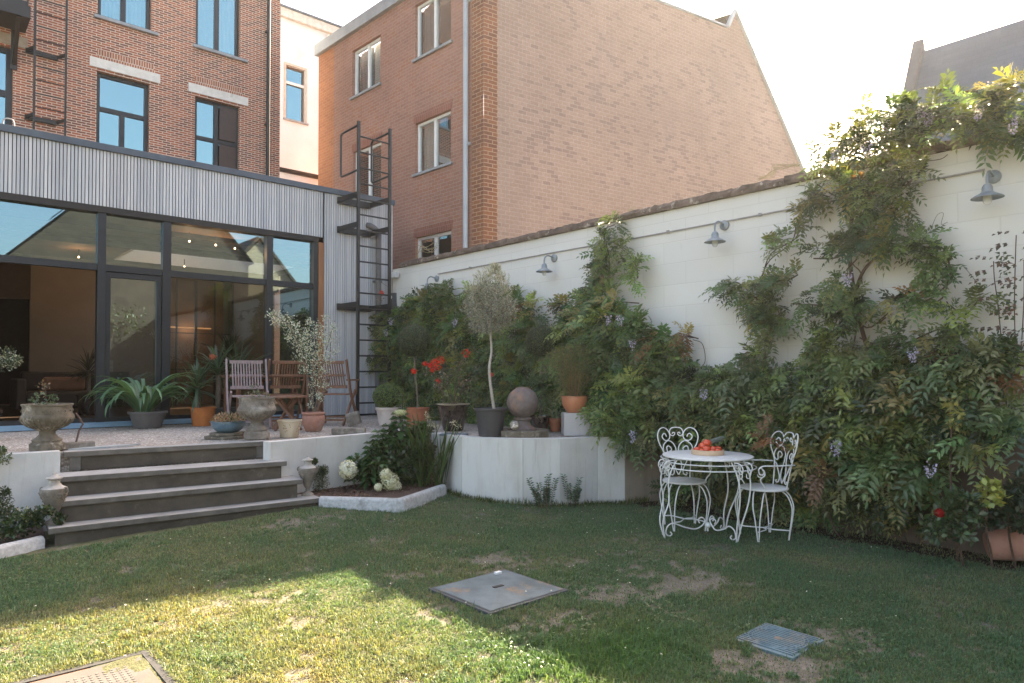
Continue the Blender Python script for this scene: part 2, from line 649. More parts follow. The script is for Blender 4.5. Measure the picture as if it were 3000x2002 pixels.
class Leaves:
    """simple leaves: two folded triangles pairs (diamond with midrib)"""
    def __init__(self):
        self.V = []
        self.C = []
        self.F = []
        self.n = 0

    def add(self, P, D, Nn, L, W, col, fold=0.25, mid=0.45, droop=0.0):
        P = np.asarray(P, float); D = unit(np.asarray(D, float))
        S = unit(np.cross(D, Nn)); Nn = np.cross(S, D)
        n = len(P)
        L = np.broadcast_to(np.asarray(L, float).reshape(-1, 1), (n, 1)); W = np.broadcast_to(np.asarray(W, float).reshape(-1, 1), (n, 1))
        a = P
        tip = P + D * L - np.array([0, 0, 1.0]) * (L * droop)
        m = P + D * L * mid
        l = m + S * W * 0.5 + Nn * W * fold
        r = m - S * W * 0.5 + Nn * W * fold
        v = np.stack([a, l, tip, r], 1).reshape(-1, 3)
        f = (np.arange(n) * 4)[:, None]
        F = np.concatenate([f + np.array([[0, 2, 1]]), f + np.array([[0, 3, 2]])], 0) + self.n
        self.V.append(v); self.F.append(F); self.C.append(np.repeat(col, 4, axis=0))
        self.n += 4 * n

    def compound(self, P, D, Nn, L, col, pairs=6, ll=0.28, lw=0.1, rng=RNG, droop=0.35, ang=55):
        """pinnate leaves: P base, D direction, Nn up normal, L rachis length"""
        P = np.asarray(P, float); D = unit(np.asarray(D, float)); n = len(P)
        S = unit(np.cross(D, Nn)); Nn = np.cross(S, D)
        L = np.broadcast_to(np.asarray(L, float).reshape(-1, 1), (n, 1))
        for k in range(pairs + 1):
            t = 0.18 + 0.82 * k / pairs
            q = P + D * L * t - np.array([0, 0, 1.0]) * L * droop * t * t
            dd = unit(D - np.array([0, 0, 1.0]) * 2 * droop * t)
            nn = np.cross(unit(np.cross(dd, Nn)), dd) * -1
            nn = np.where(np.sum(nn * Nn, 1, keepdims=True) < 0, -nn, nn)
            size = L * ll * (0.75 + 0.5 * math.sin(math.pi * min(1, t)))
            if k == pairs:
                self.add(q, dd, nn, size, size * lw / ll * 1.0, col * (1 + rng.normal(0, .08, (n, 1))), droop=0.1)
            else:
                for s in (-1, 1):
                    a = math.radians(ang)
                    ld = dd * math.cos(a) + S * s * math.sin(a) + rng.normal(0, 0.12, (n, 3))
                    self.add(q, ld, nn + rng.normal(0, 0.18, (n, 3)), size, size * lw / ll, col * (1 + rng.normal(0, .1, (n, 1))), droop=0.12)

    def build(self, name, parent, mat=None):
        return raw_mesh(name, np.concatenate(self.V), 3, mat or LEAF, parent, np.clip(np.concatenate(self.C), 0, 1), faces=np.concatenate(self.F))


class Ribbons:
    """long strap leaves as bent ribbons with a keel"""
    def __init__(self):
        self.V = []; self.C = []; self.F = []; self.n = 0

    def add(self, p0, az, el, L, W, bend, col, seg=9, keel=0.25, col2=None, taper=1.0, twist=0.0):
        p = np.array(p0, float)
        ds = L / seg
        h = np.array([math.cos(az), math.sin(az), 0.0])
        side = np.array([-math.sin(az), math.cos(az), 0.0])
        e = el
        pts = []
        for i in range(seg + 1):
            t = i / seg
            d = h * math.cos(e) + np.array([0, 0, 1.0]) * math.sin(e)
            nrm = -h * math.sin(e) + np.array([0, 0, 1.0]) * math.cos(e)
            w = W * (math.sin(math.pi * min(1, 0.12 + 0.9 * t) ** taper) ** 0.6 if t < 1 else 0.02)
            w = max(w, 0.02 * W)
            s = side * math.cos(twist * t) + nrm * math.sin(twist * t)
            pts.append((p + s * w / 2 + nrm * w * keel, p.copy(), p - s * w / 2 + nrm * w * keel))
            p = p + d * ds
            e -= bend / seg * (0.4 + 1.2 * t)
        v = np.array(pts).reshape(-1, 3)
        F = []
        for i in range(seg):
            a = i * 3
            F += [(a, a + 1, a + 4, a + 3), (a + 1, a + 2, a + 5, a + 4)]
        c = np.repeat(np.array([col], float), len(v), 0)
        if col2 is not None:
            c[1::3] = col2
        self.V.append(v); self.C.append(c); self.F.append(np.array(F) + self.n); self.n += len(v)

    def build(self, name, parent, mat=None):
        return raw_mesh(name, np.concatenate(self.V), 4, mat or LEAF, parent, np.clip(np.concatenate(self.C), 0, 1), faces=np.concatenate(self.F), smooth=True)


def sphere_leaves(c, r, n, L, W, cols, rng=RNG, shell=0.35, sz=1.0, out=0.7, mb=None, up=0.2, var=0.25, tang=False):
    lv = mb or Leaves()
    d = rnd_unit(n, rng)
    rr = r * (1 - shell * rng.random((n, 1)) ** 1.7)
    P = np.array(c) + d * rr * np.array([1, 1, sz])
    D = unit(d * out + rnd_unit(n, rng) * 0.8 + np.array([0, 0, up]))
    Nn = unit(d + rnd_unit(n, rng) * 0.5 + np.array([0, 0, 0.3]))
    if tang:
        D = unit(np.cross(d, rnd_unit(n, rng)) + d * 0.45)
        Nn = unit(d + rnd_unit(n, rng) * 0.45)
    lv.add(P, D, Nn, L * (0.7 + 0.6 * rng.random(n)), W * (0.7 + 0.6 * rng.random(n)), jcol(cols, n, rng, var))
    return lv


def flower_ball(c, r, n, size, cols, rng=RNG, mb=None, sz=1.0):
    lv = mb or Leaves()
    d = rnd_unit(n, rng)
    P = np.array(c) + d * r * np.array([1, 1, sz]) * (0.3 + 0.75 * rng.random((n, 1)) ** .35)
    D = unit(np.cross(d, rnd_unit(n, rng)))
    lv.add(P - D * size * 0.5, D, d + rnd_unit(n, rng) * 0.3, size, size * 0.9, jcol(cols, n, rng, 0.08, 0.02), fold=0.1, mid=0.5)
    return lv


GREEN_W = [(0.08, 0.14, 0.045), (0.06, 0.11, 0.04), (0.14, 0.2, 0.065), (0.075, 0.1, 0.04), (0.04, 0.07, 0.028)]
GREEN_TIP = [(0.2, 0.24, 0.06), (0.24, 0.22, 0.08)]
BROWN_L = [(0.2, 0.11, 0.045), (0.13, 0.07, 0.03)]
# ------------------------------------------------------------------ ground and lawn
TZ = 0.73          # terrace level
WX = 6.65          # face of the garden wall
FY = 10.8          # face of the extension

_gr = np.random.default_rng(11).random((64, 64))


def vnoise(x, y, s):
    x = np.asarray(x) * s; y = np.asarray(y) * s
    xi = np.floor(x).astype(int); yi = np.floor(y).astype(int)
    fx = x - xi; fy = y - yi
    fx = fx * fx * (3 - 2 * fx); fy = fy * fy * (3 - 2 * fy)
    g = lambda a, b: _gr[a % 64, b % 64]
    return (g(xi, yi) * (1 - fx) + g(xi + 1, yi) * fx) * (1 - fy) + (g(xi, yi + 1) * (1 - fx) + g(xi + 1, yi + 1) * fx) * fy


def fbm(x, y, s, o=4):
    v = 0; a = 0.5; t = 0
    for i in range(o):
        v = v + a * vnoise(x + 13.7 * i, y + 7.3 * i, s); t += a; a *= 0.55; s *= 2.1
    return v / t


BALD = [(3.5, 4.0, .12, .3, .2), (2.5, 3.6, .2, .12, .3), (4.1, 3.3, .15, .1, .25), (3.15, 4.25, .5, .1, .28), (4.9, 3.1, .15, .1, .3), (5.2, 3.3, .12, .1, .25), (4.05, 2.75, .4, .12, .3), (2.6, 2.75, .5, .1, .3), (1.3, 3.0, .3, .15, .3), (.9, 5.1, .2, .1, .3), (2.0, 4.4, .2, .12, .25), (1.6, 4.9, .2, .08, .25), (3.95, 2.95, .42, .24, .42), (3.62, 3.05, .28, .2, .3), (4.3, 2.7, .3, .14, .25), (2.75, 3.0, .32, .15, .36), (2.42, 3.35, .22, .22, .34), (2.98, 2.85, .25, .12, .3), (3.55, 4.15, .35, .2, .26),
        (3.9, 3.7, .3, .15, .25), (3.25, 1.85, .28, .22, .4), (3.55, 1.6, .35, .16, .36), (3.95, 1.7, .16, .25, .3), (1.45, 4.35, .3, .25, .24),
        (1.15, 4.5, .3, .15, .2), (1.75, 3.9, .25, .2, .24), (1.9, 2.8, .3, .25, .25), (2.1, 2.4, .4, .2, .3), (1.6, 3.2, .25, .2, .18),
        (3.1, 6.25, .45, .15, .28), (2.6, 6.2, .3, .1, .22), (4.35, 3.3, .25, .14, .2), (5.0, 2.7, .25, .12, .16), (.5, 4.6, .2, .3, .2), (1.1, 4.95, .4, .12, .12), (0.62, 3.75, .5, .6, .1)]


def bald(x, y):
    b = np.zeros_like(np.asarray(x, float))
    for cx, cy, rx, ry, a in BALD:
        b = b + .78 * a * np.exp(-((x - cx) / rx) ** 2 - ((y - cy) / ry) ** 2)
    b = b + (fbm(x, y, 2.3) - 0.5) * 0.55 + (fbm(x + 40, y, 7.0) - 0.5) * 0.45
    b = b + np.clip((x - 6.05) * 2.2, 0, 1) * (y < 5.5)        # mulch under the climbers
    b = b + (fbm(x + 3, y + 50, 17.0, 4) - 0.5) * 0.95
    return np.clip((b - 0.15) / 0.16, 0, 1)


def lawn_z(x, y):
    return 0.018 * (fbm(x + 3, y + 9, 1.3) - 0.5) + 0.012 * (fbm(x, y, 6) - 0.5) + 0.095 * np.clip((y - 4.9) / 1.7, 0, 1) * np.clip(x / 3, 0.25, 1) * np.clip((6.4 - x) / 1.2, 0, 1)


gb = MB()
gb.box(-300, 300, -300, 300, -0.6, -0.06)
struct(gb.build("ground", mat_noise("distant_ground", (0.16, 0.15, 0.12), (0.1, 0.11, 0.06), 0.6, 0.95)))

xs = np.arange(-2.5, 6.66, 0.035); ys = np.arange(-3.0, 7.75, 0.035)
GX, GY = np.meshgrid(xs, ys, indexing='ij')
GZ = lawn_z(GX, GY)
bm_ = bald(GX, GY)
soil = np.array([0.215, 0.19, 0.15]); mulch = np.array([0.06, 0.036, 0.024]); under = np.array([0.12, 0.12, 0.06])
cc = under[None, None] * (0.8 + 0.5 * fbm(GX, GY, 9)[..., None])
sc_ = soil[None, None] * (0.7 + 0.6 * fbm(GX + 5, GY, 15)[..., None])
mk = (np.clip((GX - 6.0) * 4, 0, 1) * (GY < 5.6))[..., None]
sc_ = sc_ * (1 - mk) + mulch * mk
cc = cc * (1 - bm_[..., None]) + sc_ * bm_[..., None]
GZ = GZ - 0.012 * bm_ + 0.006 * (fbm(GX, GY, 25, 2) - 0.5)
nx, ny = GX.shape
idx = np.arange(nx * ny).reshape(nx, ny)
F4 = np.stack([idx[:-1, :-1], idx[1:, :-1], idx[1:, 1:], idx[:-1, 1:]], -1).reshape(-1, 4)
m, nd, ln = newmat("lawn_soil")
at = nd.new("ShaderNodeAttribute"); at.attribute_name = "Col"
oc = nd.new("ShaderNodeTexCoord").outputs['Object']
nf = noise(nd, ln, oc, 60, 5, 0.7)
cl = mixcol(nd, ln, 1.0, at.outputs[0], ramp(nd, ln, nf, [(0.3, 0.6), (0.7, 1.25)]), 'MULTIPLY')
finish(m, nd, ln, cl, 0.95, 0, nf, 0.9, 0.015, 0.2)
struct(raw_mesh("lawn", np.stack([GX, GY, GZ], -1), 4, m, None, cc.reshape(-1, 3), faces=F4, smooth=True))

K1_ = [tuple(onZ(x, y, .2)[:2]) for x, y in ((934, 1456), (1050, 1459), (1160, 1462), (1185, 1460), (1245, 1441), (1308, 1419))]
# manhole rectangles kept free of grass
HOLES = [(2.66, 3.36, 3.2, 3.86), (3.43, 3.81, 1.69, 2.04), (0.32, 0.99, 3.34, 4.02)]


def grass(n, name="grass"):
    rng = np.random.default_rng(5)
    # density falls with distance from the camera
    P = []
    need = n
    while need > 0:
        x = rng.uniform(-1.0, 6.6, need * 3); y = rng.uniform(0.2, 7.6, need * 3)
        dep = x * _F[0] + y * _F[1]; lat = (x * _R[0] + y * _R[1]) / np.maximum(dep, .1)
        ok = (dep > 2.7) & (abs(lat) < 0.80)
        ok &= rng.random(len(x)) < np.clip((3.2 / dep) ** 1.3, 0.12, 1)
        ok &= rng.random(len(x)) > bald(x, y) * 0.8
        ok &= rng.random(len(x)) < 0.45 + 1.1 * fbm(x, y, 5, 3) - 0.1
        for a, b, c, d in HOLES:
            ok &= ~((x > a + .02) & (x < b - .02) & (y > c + .02) & (y < d - .02))
        # planting beds and stairs
        ok &= ~((y > 6.62) & (x < 3.25))
        ok &= ~((y > np.interp(x, [p[0] for p in K1_], [p[1] for p in K1_]) - .0) & (x < K1_[-1][0] + .1) & (x > 3.0))
        P.append(np.stack([x[ok], y[ok]], 1)); need -= ok.sum()
    P = np.concatenate(P)[:n]
    x, y = P[:, 0], P[:, 1]
    z = lawn_z(x, y) - 0.004
    b0 = np.stack([x, y, z], 1)
    clump = fbm(x + 20, y, 3.1)
    h = (0.014 + 0.028 * clump * rng.random(n) ** 0.8) * (1 + 0.3 * rng.normal(size=n)).clip(.4, 2.2)
    h *= 0.45 + 1.15 * fbm(x + 60, y, 8, 3)
    h *= 1 - 0.45 * bald(x, y)
    h *= 1.0 + 0.9 * np.exp(-((x - 2.75) / .5) ** 2 - ((y - 2.35) / .35) ** 2)
    h = np.where((x > 4.8) & (y > 4.9 - 0.0 * x) & (y > 5.0 + (6.3 - x) * 0.5), h * 1.8, h)
    az = rng.uniform(0, 2 * math.pi, n)
    lean = rng.uniform(0.15, 1.0, n)
    hd = np.stack([np.cos(az), np.sin(az), np.zeros(n)], 1)
    up = np.array([0, 0, 1.0])
    w = rng.uniform(0.0016, 0.0034, n)[:, None]
    sd = np.stack([-np.sin(az + .6), np.cos(az + .6), np.zeros(n)], 1) * w
    H = h[:, None]; Lh = lean[:, None]
    m1 = b0 + up * H * 0.6 + hd * H * 0.25 * Lh
    tip = b0 + up * H * (1.05 - 0.45 * Lh) + hd * H * 0.95 * Lh
    V = np.stack([b0 - sd, b0 + sd, m1 + sd * .8, m1 - sd * .8, tip], 1).reshape(-1, 3)
    k = (np.arange(n) * 5)[:, None]
    F = np.concatenate([k + [[0, 1, 2]], k + [[0, 2, 3]], k + [[3, 2, 4]]])
    dry = np.clip(fbm(x + 7, y + 31, 1.7) * 1.3 - 0.56 + 0.42 * np.exp(-((x - .9) / 1.4) ** 4 - ((y - 3.4) / 1.7) ** 4) + rng.normal(0, .18, n) + 0.35 * bald(x, y), 0, 1)[:, None]  # broad bump paints the sun patch's yellow on top of real dryness
    g = np.array([0.10, 0.18, 0.095]); s = np.array([0.30, 0.265, 0.14])
    c = g * (1 - dry) + s * dry  # dry also carries the painted yellow of the sun patch
    lush = np.exp(-((x - 2.75) / .55) ** 2 - ((y - 2.35) / .4) ** 2)[:, None]
    c = c * (1 - .6 * lush) + np.array([0.08, 0.17, 0.025]) * .6 * lush
    c = c * (1 + rng.normal(0, .22, (n, 1))).clip(.4, 1.8)
    cv = np.repeat(c, 5, 0).reshape(n, 5, 3)
    cv[:, :2] *= 0.75
    o = raw_mesh(name, V, 3, GRASSM, None, np.clip(cv.reshape(-1, 3), 0, 1), faces=F)
    tag(o, "short patchy garden grass with worn dry spots", "grass", kind='stuff')


grass(400000)
cvw = Leaves(); rq = np.random.default_rng(91); n = 9000
wx_ = rq.uniform(.4, 6.0, n); wy_ = rq.uniform(1.2, 6.4, n)
ok = (fbm(wx_ + 11, wy_ + 4, 1.9, 3) > .56) & ~((wy_ > 6.3) & (wx_ < 3.3))
for a_, b__, c__, d__ in HOLES: ok &= ~((wx_ > a_) & (wx_ < b__) & (wy_ > c__) & (wy_ < d__))
wx_, wy_ = wx_[ok], wy_[ok]; n = len(wx_)
for s_ in range(3):
    az_ = rq.uniform(0, 6.28, n)
    cvw.add(np.stack([wx_, wy_, lawn_z(wx_, wy_) + .022 + .012 * rq.random(n)], 1), np.stack([np.cos(az_), np.sin(az_), np.full(n, .15)], 1), np.tile([0, 0, 1.], (n, 1)) + .3 * rnd_unit(n, rq), .013, .011, jcol([(.09, .17, .06), (.13, .2, .08), (.07, .14, .05)], n, rq, .2))
tag(cvw.build("clover", None), "small clover leaves in darker tufts through the lawn", "clover", kind='stuff')
# daisies and fallen petals
dz = Leaves()
rr = np.random.default_rng(3)
dx = rr.uniform(0.3, 6.2, 150); dy = rr.uniform(1.4, 6.6, 150)
kk = ~((dy > 6.5) & (dx < 3.3)); dx = dx[kk]; dy = dy[kk]
for s in range(3):
    D = np.stack([np.cos(rr.uniform(0, 6.3, len(dx))), np.sin(rr.uniform(0, 6.3, len(dx))), 0.2 * np.ones(len(dx))], 1)
    dz.add(np.stack([dx, dy, lawn_z(dx, dy) + 0.03], 1) - D * .006, D, np.tile([0, 0, 1.0], (len(dx), 1)), 0.014, 0.009, jcol([(0.7, 0.68, 0.6)], len(dx), rr, .1, .02))
tag(dz.build("fallen_petals", None, PETAL), "tiny pale petals and daisies scattered through the lawn", "petals", kind='stuff')

# ------------------------------------------------------------------ retaining wall and gravel terrace
M_CONC = mat_streak("rendered_terrace_wall", (0.62, 0.60, 0.555), (0.46, 0.40, 0.32), (0.27, 0.21, 0.15))
WL = [(-3.0, 7.75), (1.08, 7.52)]
pk = [onZ(x, y, TZ + .02)[:2] for x, y in ((793, 1296), (930, 1284), (1075, 1272), (1180, 1261), (1274, 1270), (1310, 1274), (1353, 1280), (1440, 1285), (1532, 1287), (1640, 1286), (1750, 1281), (1830, 1280), (1900, 1278))]
WR = [tuple(p) for p in pk]
WR = [(WR[0][0], WR[0][1])] + WR[1:]
WR[-1] = (6.45, 4.9); WR.append((6.64, 4.82))


def offset(poly, d):
    out = []
    for i, p in enumerate(poly):
        a = Vector(poly[max(i - 1, 0)]); b = Vector(poly[min(i + 1, len(poly) - 1)])
        t = (b - a).normalized(); n = Vector((-t.y, t.x))
        out.append((p[0] + n.x * d, p[1] + n.y * d))
    return out


def wall_strip(path, z0, z1, th):
    b = MB()
    inn = offset(path, th)
    for i in range(len(path) - 1):
        a, c, d, e = path[i], path[i + 1], inn[i + 1], inn[i]
        vs = [(a[0], a[1], z0), (c[0], c[1], z0), (d[0], d[1], z0), (e[0], e[1], z0), (a[0], a[1], z1), (c[0], c[1], z1), (d[0], d[1], z1), (e[0], e[1], z1)]
        fs = [(4, 5, 6, 7), (0, 1, 5, 4), (2, 3, 7, 6)]
        if i == 0: fs.append((3, 0, 4, 7))
        if i == len(path) - 2: fs.append((1, 2, 6, 5))
        b.add(vs, fs)
    return b


o = wall_strip(WL, -0.05, TZ + .02, .14).build("terrace_wall", M_CONC)
tag(o, "low stained white rendered wall left of the garden steps", "retaining wall")
o = wall_strip(WR[:-2], -0.05, TZ + .02, .14).build("terrace_wall", M_CONC)
o2 = wall_strip(WR[-3:], -0.05, TZ + .015, .14).build("brown_wall_end", mat_streak("stain_and_shade_render", (.33, .27, .21), (.17, .125, .09), (.09, .07, .05)), o)  # brown mixes real stain with shade put into the colour
tag(o, "low curving white rendered wall right of the steps holding up the potted plants", "retaining wall")
# fine vertical joints of the curved wall
jb = MB()
for x, y in ((1355, 1281), (1532, 1287), (1716, 1283)):
    p = onZ(x, y, TZ + .02)
    k = min(range(len(WR)), key=lambda i: (WR[i][0] - p[0]) ** 2 + (WR[i][1] - p[1]) ** 2)
    q = WR[k]
    jb.box(q[0] - .002, q[0] + .002, q[1] - .002, q[1] + .002, 0, TZ + .018)
jb.build("wall_joint", mat_flat("dark_joint", (0.42, 0.39, 0.35), .9), o)

# terrace slab (gravel)
m, nd, ln = newmat("pale_gravel")
oc = nd.new("ShaderNodeTexCoord").outputs['Object']
vo = nd.new("ShaderNodeTexVoronoi"); vo.inputs['Scale'].default_value = 42
ln.new(oc, vo.inputs['Vector'])
sep = nd.new("ShaderNodeSeparateColor"); ln.new(vo.outputs['Color'], sep.inputs[0])
c = mixcol(nd, ln, ramp(nd, ln, sep.outputs[0], [(0.1, 0), (0.9, 1)]), (0.4, 0.34, 0.28), (0.78, 0.73, 0.66))
nn = noise(nd, ln, oc, 0.9, 5, .6)
c = mixcol(nd, ln, ramp(nd, ln, nn, [(0.45, 0), (0.7, 0.55)]), c, (0.3, 0.24, 0.18))
c = mixcol(nd, ln, ramp(nd, ln, vo.outputs['Distance'], [(0.0, 0.0), (0.9, 0.75)]), c, (0.16, 0.12, 0.09))
ivd = nd.new("ShaderNodeMath"); ivd.operation = 'SUBTRACT'; ivd.inputs[0].default_value = 1; ln.new(vo.outputs['Distance'], ivd.inputs[1])
M_GRAVEL = finish(m, nd, ln, c, 0.9, 0, ivd.outputs[0], 1.0, 0.012, 0.3)
tb = MB()
poly = [(-3, FY - .02), (-3, WL[0][1] + .13)] + [offset(WL, .13)[1]] + [(1.08, 7.64), (2.98, 7.41)] + offset(WR, .13)[1:-1] + [(6.645, 4.98), (6.645, FY - .02)]
tb.prism(poly, 0.02, TZ - .004)
struct(tb.build("gravel_terrace", M_GRAVEL))
# loose pebbles on the gravel
rg = np.random.default_rng(17)
peb = MB()
n = 2600
px = rg.uniform(0.2, 5.6, n); py = rg.uniform(7.4, 10.6, n)
V = []; Fp = []; Cp = []
octv = np.array([(1, 0, 0), (0, 1, 0), (-1, 0, 0), (0, -1, 0), (0, 0, .7), (0, 0, -.3)])
octf = np.array([(0, 1, 4), (1, 2, 4), (2, 3, 4), (3, 0, 4)])
for i in range(n):
    if py[i] < 7.75 - 0.12 * px[i] + .1 and px[i] < 3.3: continue
    if px[i] > 3.3 and py[i] < 7.6: continue
    s = rg.uniform(.006, .014); a = rg.uniform(0, 6.28)
    R2 = np.array([[math.cos(a), -math.sin(a), 0], [math.sin(a), math.cos(a), 0], [0, 0, 1]])
    Fp.append(octf + len(V) * 6); V.append((octv * [s, s * .7, s * .8]) @ R2.T + [px[i], py[i], TZ]); Cp.append(np.tile(np.array([.6, .54, .46]) * rg.uniform(.45, 1.2), (6, 1)))
o = raw_mesh("loose_pebbles", np.concatenate(V), 3, mat_leaf("pebble_surface", 0.0, .9, .2), None, np.clip(np.concatenate(Cp), 0, .9), faces=np.concatenate(Fp))
tag(o, "pale loose pebbles lying over the gravel terrace", "pebbles", kind='stuff')

# ------------------------------------------------------------------ garden steps
st = thing("garden_steps", "four brown stone steps with pale worn treads leading up from the lawn to the gravel", "steps", (1.1, 7.1, 0))
lv = [((1.11, 7.57), (2.98, 7.32), .73), ((1.00, 7.19), (3.0, 6.93), .55), ((.96, 6.96), (3.1, 6.76), .37), ((.90, 6.80), (3.24, 6.62), .18)]
zb = [.55, .37, .18, -.03]
for i, (a, b, z) in enumerate(lv):
    a = Vector(a); b = Vector(b); t = (b - a).normalized(); nrm = Vector((-t.y, t.x))
    back = .34 if i else .16
    tr = MB()
    A = [a, b, b + nrm * back, a + nrm * back]
    tr.prism([tuple(p) for p in A], z - .045, z + (.004 if i else .006))
    tr.build("tread", M_STEP, st, bevel=.006)
    ri = MB()
    ins = .05
    a2 = a + nrm * .03 + t * ins; b2 = b + nrm * .03 - t * ins
    ri.prism([tuple(a2), tuple(b2), tuple(b2 + nrm * .3), tuple(a2 + nrm * .3)], zb[i] + .004, z - .045)
    ri.build("riser", M_RISER, st)
    if i == 0:
        for e, s in ((a2, 1), (b2, -1)):
            pb = MB()
            p = e + t * s * .0
            pb.prism([tuple(p - nrm * .015), tuple(p + t * s * .09 - nrm * .015), tuple(p + t * s * .09 + nrm * .02), tuple(p + nrm * .02)], .556, z - .046)
            pb.build("corner_post", M_STEP, st)

# ------------------------------------------------------------------ planting beds and kerbs
M_KERB = mat_noise("speckled_concrete_kerb", (0.5, 0.5, 0.48), (0.34, 0.33, 0.31), 30, 0.85, bump=.5, c3=(0.24, 0.23, 0.2), s3=7, t3=(.55, .72))


def kerb(path, label, z=.125, zb_=-.05):
    kb = MB()
    cl_ = [Vector((p[0], p[1])) for p in path]
    inn = offset(path, .07)
    prof = [(0, -.05), (0, z - .03), (.02, z - .006), (.05, z), (.09, z - .01), (.1, -.05)]
    for i in range(len(path) - 1):
        a, c_ = Vector(path[i]), Vector(path[i + 1])
        def off(j, d):
            q = offset(path, d)[j]
            return q
        ring = []
        for j in (i, i + 1):
            ring.append([(*off(j, d), zz) for d, zz in prof])
        vs = ring[0] + ring[1]
        k = len(prof)
        kb.add(vs, [(u, u + k, u + k + 1, u + 1) for u in range(k - 1)], flip=True)
    o_ = kb.build("bed_kerb", M_KERB, None, smooth=True, auto=50)
    # joints
    return tag(o_, label, "kerb", "concrete kerbs edging the planting beds")


K1 = [(3.27, 6.90)] + [tuple(onZ(x, y, .12)[:2]) for x, y in ((945, 1462), (1060, 1466), (1168, 1467), (1230, 1445), (1308, 1420))]
K1 = [tuple(onZ(x, y, .2)[:2]) for x, y in ((934, 1456), (1050, 1459), (1160, 1462), (1185, 1460), (1245, 1441), (1308, 1419))]
kerb(K1, "rounded concrete kerb round the hydrangea bed", .2)
K2 = [(-.4, 6.2), (.2, 6.46), (.57, 6.68), (.93, 6.93)]
kerb([(-.4, 6.25), (.1, 6.45), (.5, 6.62), (.88, 6.82)], "pale concrete kerb left of the steps at the photo's left edge")
sb = MB()
kin = offset(K1, .06)
sb.prism([tuple(p) for p in kin] + [tuple(onZ(1308, 1276, TZ)[:2] + np.array([.03, .05])), (WR[4][0], WR[4][1] + .05), (WR[2][0], WR[2][1] + .05), (3.0, 7.35), (3.0, 6.9)], -.04, .17)
struct(sb.build("soil_bed", M_SOIL))
sb = MB()
sb.prism([(-.4, 6.32), (.1, 6.52), (.5, 6.69), (.9, 6.9), (.95, 7.58), (-.4, 7.6)], -.04, .085)
struct(sb.build("soil_bed", M_SOIL))
chip = Leaves(); n = 1400
cx = rg.uniform(3.2, 5.0, n); cy = rg.uniform(6.4, 7.4, n)
ok = (cy > np.interp(cx, [p[0] for p in kin], [p[1] for p in kin]) + .02)
cx, cy = cx[ok], cy[ok]
chip.add(np.stack([cx, cy, np.full(len(cx), .175)], 1), rnd_unit(len(cx), rg) * [1, 1, .3], np.tile([0, 0, 1.], (len(cx), 1)) + .4 * rnd_unit(len(cx), rg), .035, .016, jcol([(.1, .045, .03), (.16, .08, .05), (.05, .03, .02)], len(cx), rg, .3))
tag(chip.build("bark_chips", None), "reddish brown bark chips covering the hydrangea bed", "bark mulch", kind='stuff')
# ------------------------------------------------------------------ wall helpers
def frame_matrix(ox, oy, dx, dy, nx_, ny_):
    """local (s, d, z) -> world; s along the wall, d into the wall"""
    return Matrix(((dx, nx_, 0, ox), (dy, ny_, 0, oy), (0, 0, 1, 0), (0, 0, 0, 1)))


def wall_sheet(mb, s0, s1, z0, z1, holes, depth=.14, d=0.0):
    xs_ = sorted(set([s0, s1] + [h for k in holes for h in k[:2]])); zs_ = sorted(set([z0, z1] + [h for k in holes for h in k[2:4]]))
    xs_ = [x for x in xs_ if s0 <= x <= s1]; zs_ = [z for z in zs_ if z0 <= z <= z1]
    for i in range(len(xs_) - 1):
        for j in range(len(zs_) - 1):
            cx_ = (xs_[i] + xs_[i + 1]) / 2; cz_ = (zs_[j] + zs_[j + 1]) / 2
            if any(h[0] < cx_ < h[1] and h[2] < cz_ < h[3] for h in holes):
                continue
            mb.quad((xs_[i], d, zs_[j]), (xs_[i + 1], d, zs_[j]), (xs_[i + 1], d, zs_[j + 1]), (xs_[i], d, zs_[j + 1]))
    for a, b, c, e in [h[:4] for h in holes]:
        mb.quad((a, d, c), (a, d + depth, c), (a, d + depth, e), (a, d, e), flip=True)
        mb.quad((b, d, c), (b, d + depth, c), (b, d + depth, e), (b, d, e))
        mb.quad((a, d, e), (b, d, e), (b, d + depth, e), (a, d + depth, e))
        mb.quad((a, d, c), (b, d, c), (b, d + depth, c), (a, d + depth, c), flip=True)


